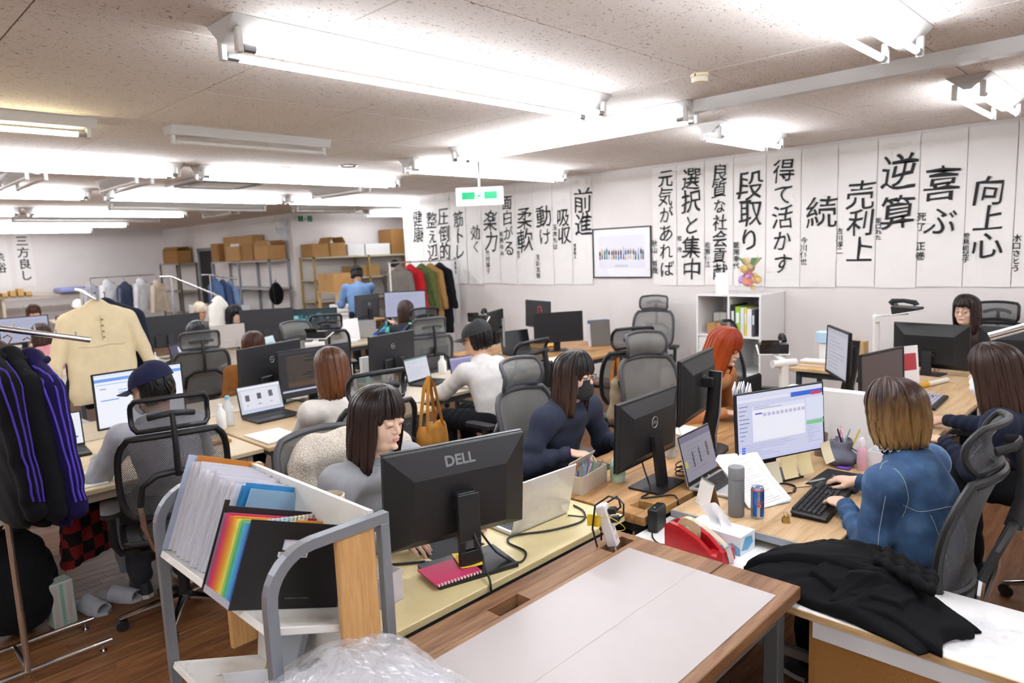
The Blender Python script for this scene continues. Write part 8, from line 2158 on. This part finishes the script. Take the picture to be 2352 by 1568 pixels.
stand_sheets('grey file box with papers on the oak desk by the calligraphy wall', -4.78, 6.30, -.5, 5, .24, .30, ['6a6560', 'd9d9dc', '77726c', '5a78b8', 'c9c2b8'], name='file_box', cat='file box')
stand_sheets('white papers and calendar by the brown-haired person in white', -5.35, 3.05, .1, 4, .22, .26, ['eceaf0', 'd8d2c0', 'e8e6ea'])
stand_sheets('white papers standing beyond the forest screen', -8.0, 5.1, .0, 4, .24, .30, ['f2f0f0', 'e6e2d8', 'ececf0'])
stand_sheets('dark file box before the brown-page monitor', -1.47, 5.22, -.3, 4, .24, .28, ['3a3d42', 'b9b9bc', '2c2e33'], name='file_box', cat='file box')
o = thing('sign_stand', 'white-framed stand with a red card beside the far phone', 'sign', (-1.44, 5.62, DZ), -.5)
mb = MB().xf(TR(ry=-.12)); mb.box(-.006, 0, -.11, .11, 0, .31, .003); mb.build('frame', mat('f0eef0', .35), o); mb = MB().xf(TR(ry=-.12)); mb.box(.0002, .001, -.085, .085, .13, .255); mb.build('red_card', mat('b8404a', .4), o)
for k, (x, y, c, s, lb) in enumerate(((-2.25, 6.3, 'e9e6e0', .2, 'white carton on the desk left of the far phone'), (-2.28, 6.28, 'b9d3e6', .10, 'blue and white packet on top of the white carton'), (-2.05, 6.4, 'c9a878', .22, 'open brown box on the desk left of the far phone'))):
    z = DZ + .0008 + (.201 if k == 1 else 0); o = MB().box(x - .07, x + .07, y - .06, y + .06, z, z + s, .006).build('small_carton', mat(c, .6)); tag(o, lb, 'carton')
for k in range(6): o = MB().box(-2.42, -2.16 + .02 * (k % 2), 6.06, 6.20, DZ + .0006 + .011 * k, DZ + .0105 + .011 * k, .001).build('paper_pile', mat(['efd9a0', 'f0b8a8', 'f3f0ea', 'e8d070', 'f0c8b8', 'f2f0ee'][k], .7)); tag(o, ['bottom cream', 'pink', 'white', 'yellow', 'peach', 'top white'][k] + ' folder in the pile at the left end of the far desk', 'folder', 'folders piled on the far desk')
o = thing('umbrella_box', 'yellow-sleeved white tube lying behind the white-masked woman\'s keyboard', 'tube', (-1.35, 5.72, DZ + .02), 1.3)
mb = MB(); mb.cyl((-.28, 0, 0), (.28, 0, 0), .018, n=12); mb.build('tube', mat('e8e4dc', .4), o, True); mb = MB(); mb.cyl((-.14, 0, 0), (.02, 0, 0), .0195, n=12); mb.build('yellow_sleeve', mat('d8a52a', .5), o, True)
def tote(label, x, y, z, rz, c, sc_, w=.30, h=.34, strap=.24):
    o = thing('tote_bag', label, 'bag', (x, y, z), rz); f = Field(np.array((-.12, -w, -.02)), np.array((.12, w, h + .05)), .012)
    f.cone((0, -w * .3, .06), (0, w * .3, .06), .06, .06, .03, wr=wrinkle(.006, 40, 2)); 
    for s in (-.32, 0, .32): f.cone((0, s * w, .06), (0, s * w * .85, h - .03), .07, .045, .04, ((1, 0, 0), .7), wr=wrinkle(.006, 40, 3))
    V, Q = f.mesh(); np_obj('bag', V, Q, cloth(c), o)
    for s in (1, -1): mb = MB(); mb.tube([(s * .03, -w * .25, h - .02), (s * .015, -.03, h + strap * .8), (0, 0, h + strap), (s * .015, .03, h + strap * .8), (s * .03, w * .25, h - .02)], .011, 6, flat=(.3, 1.2)); mb.build('strap', cloth(sc_), o, True)
    return o
tote('beige tote bag with tan straps hanging by the empty black chair', -3.12, 4.32, .50, .4, 'a9977a', 'b8783c')
tote('mustard canvas tote bag hanging beside the brown-haired person\'s chair', -3.22, 2.56, .46, .2, 'b07a34', 'b9803a', .30, .36, .30)
tag(MB().box(-3.55, -3.25, 2.80, 3.05, .001, .46, .01).build('white_bin', mat('eeecea', .45)), 'white bin on the floor right of the mustard tote bag', 'bin')
def bottle(label, x, y, r, h, c, cc, z=DZ, a=1.):
    o = thing('bottle', label, 'bottle', (x, y, z)); mb = MB(); mb.lathe([(r * .9, 0), (r, .008), (r, h * .68), (r * .45, h * .84), (r * .4, h * .9)], 16); mb.build('bottle_body', mat(c, .25, alpha=a), o, True); mb = MB(); mb.lathe([(r * .45, h * .9), (r * .45, h), (.0001, h)], 14, cap=False); mb.build('cap', mat(cc, .4), o, True); return o
bottle('clear drink bottle with a light blue cap beside the product laptop', -4.70, 1.97, .033, .21, 'dfe6ea', '6fb8d8', a=.6); bottle('white spray bottle left of the blue-capped bottle', -4.66, 1.90, .032, .17, 'efefef', 'efefef'); bottle('white cup with straw left of the black-cap man', -4.97, 4.12, .04, .17, 'f0efec', 'e2e0dc'); bottle('orange-tipped glue bottle on the third row desk', -7.75, 2.42, .03, .2, 'e9e4dc', 'e8622a'); bottle('white spray bottle on the third row desk', -7.8, 2.55, .035, .2, 'e8e8ec', 'd9d9dc')
tag(MB().box(-4.33, -4.0, 1.90, 2.14, DZ + .0006, DZ + .009, .002).build('paper_stack', PAPER), 'flat stack of white sheets on the beige desk in front of the white sweater', 'papers')
tag(MB().box(-4.32, -4.0, .62, 1.02, DZ + .0006, DZ + .006, .002).build('paper_stack', mat('e9e6e0', .7)), 'loose white sheets at the left end of the beige desk', 'papers')
for k, (x, y, c, lb) in enumerate(((-4.62, 3.42, '2a2a2c', 'black'), (-4.70, 3.40, 'c9b23a', 'yellow'), (-4.74, 3.33, 'e8e6e2', 'white'), (-4.68, 3.30, '8a8a8e', 'grey'), (-4.78, 3.45, 'b8343a', 'red'), (-4.60, 3.34, '5a78a8', 'blue'))): stick(lb + ' marker standing in the clutter left of the black-cap man\'s laptop', x, y, DZ + .001, .2 * math.sin(k), .2 * math.cos(k * 2), .13, c, 'markers near the black-cap man', r=.008)
tag(MB().box(-4.80, -4.55, 3.26, 3.50, DZ + .0006, DZ + .03, .006).build('stationery_tray', mat('e0ddd8', .4)), 'pale stationery tray left of the black-cap man\'s laptop', 'tray') if False else None
tag(MB().box(-5.13, -4.98, 3.28, 3.36, DZ + .0008, DZ + .12, .006).build('tissue_carton', mat('bfe0e4', .5)), 'light blue tissue carton below the papers of the white-sweater person', 'tissue box')
mouse('red-lit black power unit on the beige desk by the code screen', -4.50, 2.40, 0, mat('8a7a70', .5)); 
# under the left desk
sl = mat('b9bac0', .9, noise=.05)
for k, y in enumerate((.87, .99)):
    o = thing('slipper', ('left' if k == 0 else 'right') + ' grey felt slipper on the floor under the left desk', 'slipper', (-4.28, y, .0), .3 + .25 * k, 'grey slippers')
    mb = MB(); mb.prism([(a * 1.25, b * 1.15) for a, b in shoe_outline()], .0005, .018); mb.build('sole', sl, o); mb = MB(); mb.sheet(lambda u, v: (.08 + .15 * v, .052 * math.cos(u * PI) * (1 - .25 * v), .018 + .062 * math.sin(u * PI) * (1 - .35 * v)), 12, 6, .006); mb.build('upper', sl, o, True)
bk_ = thing('backpack', 'large black backpack on the floor behind the chrome rack', 'backpack', (-4.22, .58, .0), .2)
f = Field(np.array((-.25, -.28, .0)), np.array((.25, .28, .62)), .014); f.ell((0, 0, .27), (.15, .20, .27), .03, wr=wrinkle(.008, 30, 5)); f.ell((.12, 0, .18), (.07, .15, .14), .03, wr=wrinkle(.006, 34, 6)); V, Q = f.mesh(); V[:, 2] = np.maximum(V[:, 2], .0); np_obj('pack', V, Q, cloth('121214'), bk_); mb = MB(); mb.tube([(.02, -.05, .52), (.02, 0, .60), (.02, .05, .52)], .012, 6); mb.build('handle', BLACK_MAT, bk_, True)
gb_ = thing('striped_box', 'pale green striped box under the left desk', 'box', (-4.13, .76, .0), .15); mb = MB(); mb.box(-.05, .05, -.055, .055, .0005, .24, .006); mb.build('case', mat('b9c8bc', .5), gb_)
for k in range(3): mb = MB(); mb.box(.0502, .0508, -.045 + .032 * k, -.030 + .032 * k, .01, .23); mb.build('stripe', mat('8fb3a4' if k % 2 else 'c9b3ae', .5), gb_)
def check_red():
    m, nt, b = new_mat('red_black_check'); tc = nt.nodes.new('ShaderNodeTexCoord'); ck = nt.nodes.new('ShaderNodeTexChecker'); ck.inputs['Scale'].default_value = 14; ck.inputs[1].default_value = srgb('8a1c20'); ck.inputs[2].default_value = srgb('17100f'); nt.links.new(tc.outputs['Object'], ck.inputs[0]); nt.links.new(ck.outputs[0], b.inputs['Base Color']); b.inputs['Roughness'].default_value = .95; return m
garment('checked_jacket', 'red and black checked jacket hanging under the left desk', 'jacket', (-4.45, 1.02, .69), .6, check_red(), .34, .30, .07, seed=71, sl=.3, cell=.014); garment('grey_jacket', 'grey jacket hanging beside the checked one under the left desk', 'jacket', (-4.35, 1.24, .69), .4, cloth('8d8d94'), .26, .42, .05, sleeve=False, seed=72, cell=.016)

# more of the mid-ground clutter
for k, (x, y, w, d, h, c, lb) in enumerate(((-5.45, 3.30, .16, .22, .16, 'e9e6e4', 'white paper carton left of the middle phone stand'), (-5.30, 3.55, .05, .20, .22, 'd8dcd8', 'pale upright folder behind the round-logo monitor'), (-4.98, 3.30, .10, .16, .05, 'd7c8a0', 'flat beige packet below the round-logo monitor'), (-7.9, 4.9, .22, .3, .04, 'f0eeec', 'flat white papers on the third row desk'), (-8.2, 3.3, .2, .16, .07, '3a3a40', 'dark box on the third row desk'), (-5.3, 5.9, .22, .3, .02, 'e0a83a', 'yellow folder on the oak desk by the calligraphy wall'), (-4.55, 5.25, .20, .28, .015, 'e9e4da', 'white sheet on the oak desk by the calligraphy wall'), (-2.12, 3.62, .14, .2, .012, 'f1efec', 'white sheet on the oak desk in front of the red-haired woman'), (-4.35, 4.35, .2, .26, .012, 'efede9', 'white sheet beside the violet laptop'), (-4.6, 1.75, .12, .2, .03, '8a8f96', 'grey tray on the beige desk'), (-4.28, 1.72, .04, .14, .02, 'c98a4a', 'brown pencil case on the beige desk'))):
    o = MB().box(x - w / 2, x + w / 2, y - d / 2, y + d / 2, DZ + .0008, DZ + .0008 + h, min(.004, h * .3)).build('desk_item', mat(c, .6)); o.name = ['paper_carton', 'upright_folder', 'flat_packet', 'flat_papers', 'dark_box', 'yellow_folder', 'paper_sheet', 'paper_sheet', 'paper_sheet', 'desk_tray', 'pencil_case'][k]; tag(o, lb, ['carton', 'folder', 'packet', 'papers', 'box', 'folder', 'paper', 'paper', 'paper', 'tray', 'pencil case'][k])
tubeobj('red_cable', 'red cable looped on the monitor against the calligraphy wall', 'cable', [(-5.60, 6.17, .725), (-5.60, 6.17, 1.08), (-5.58, 6.15, 1.15), (-5.52, 6.13, 1.16), (-5.49, 6.12, 1.10)], .005, mat('c03a30', .5))
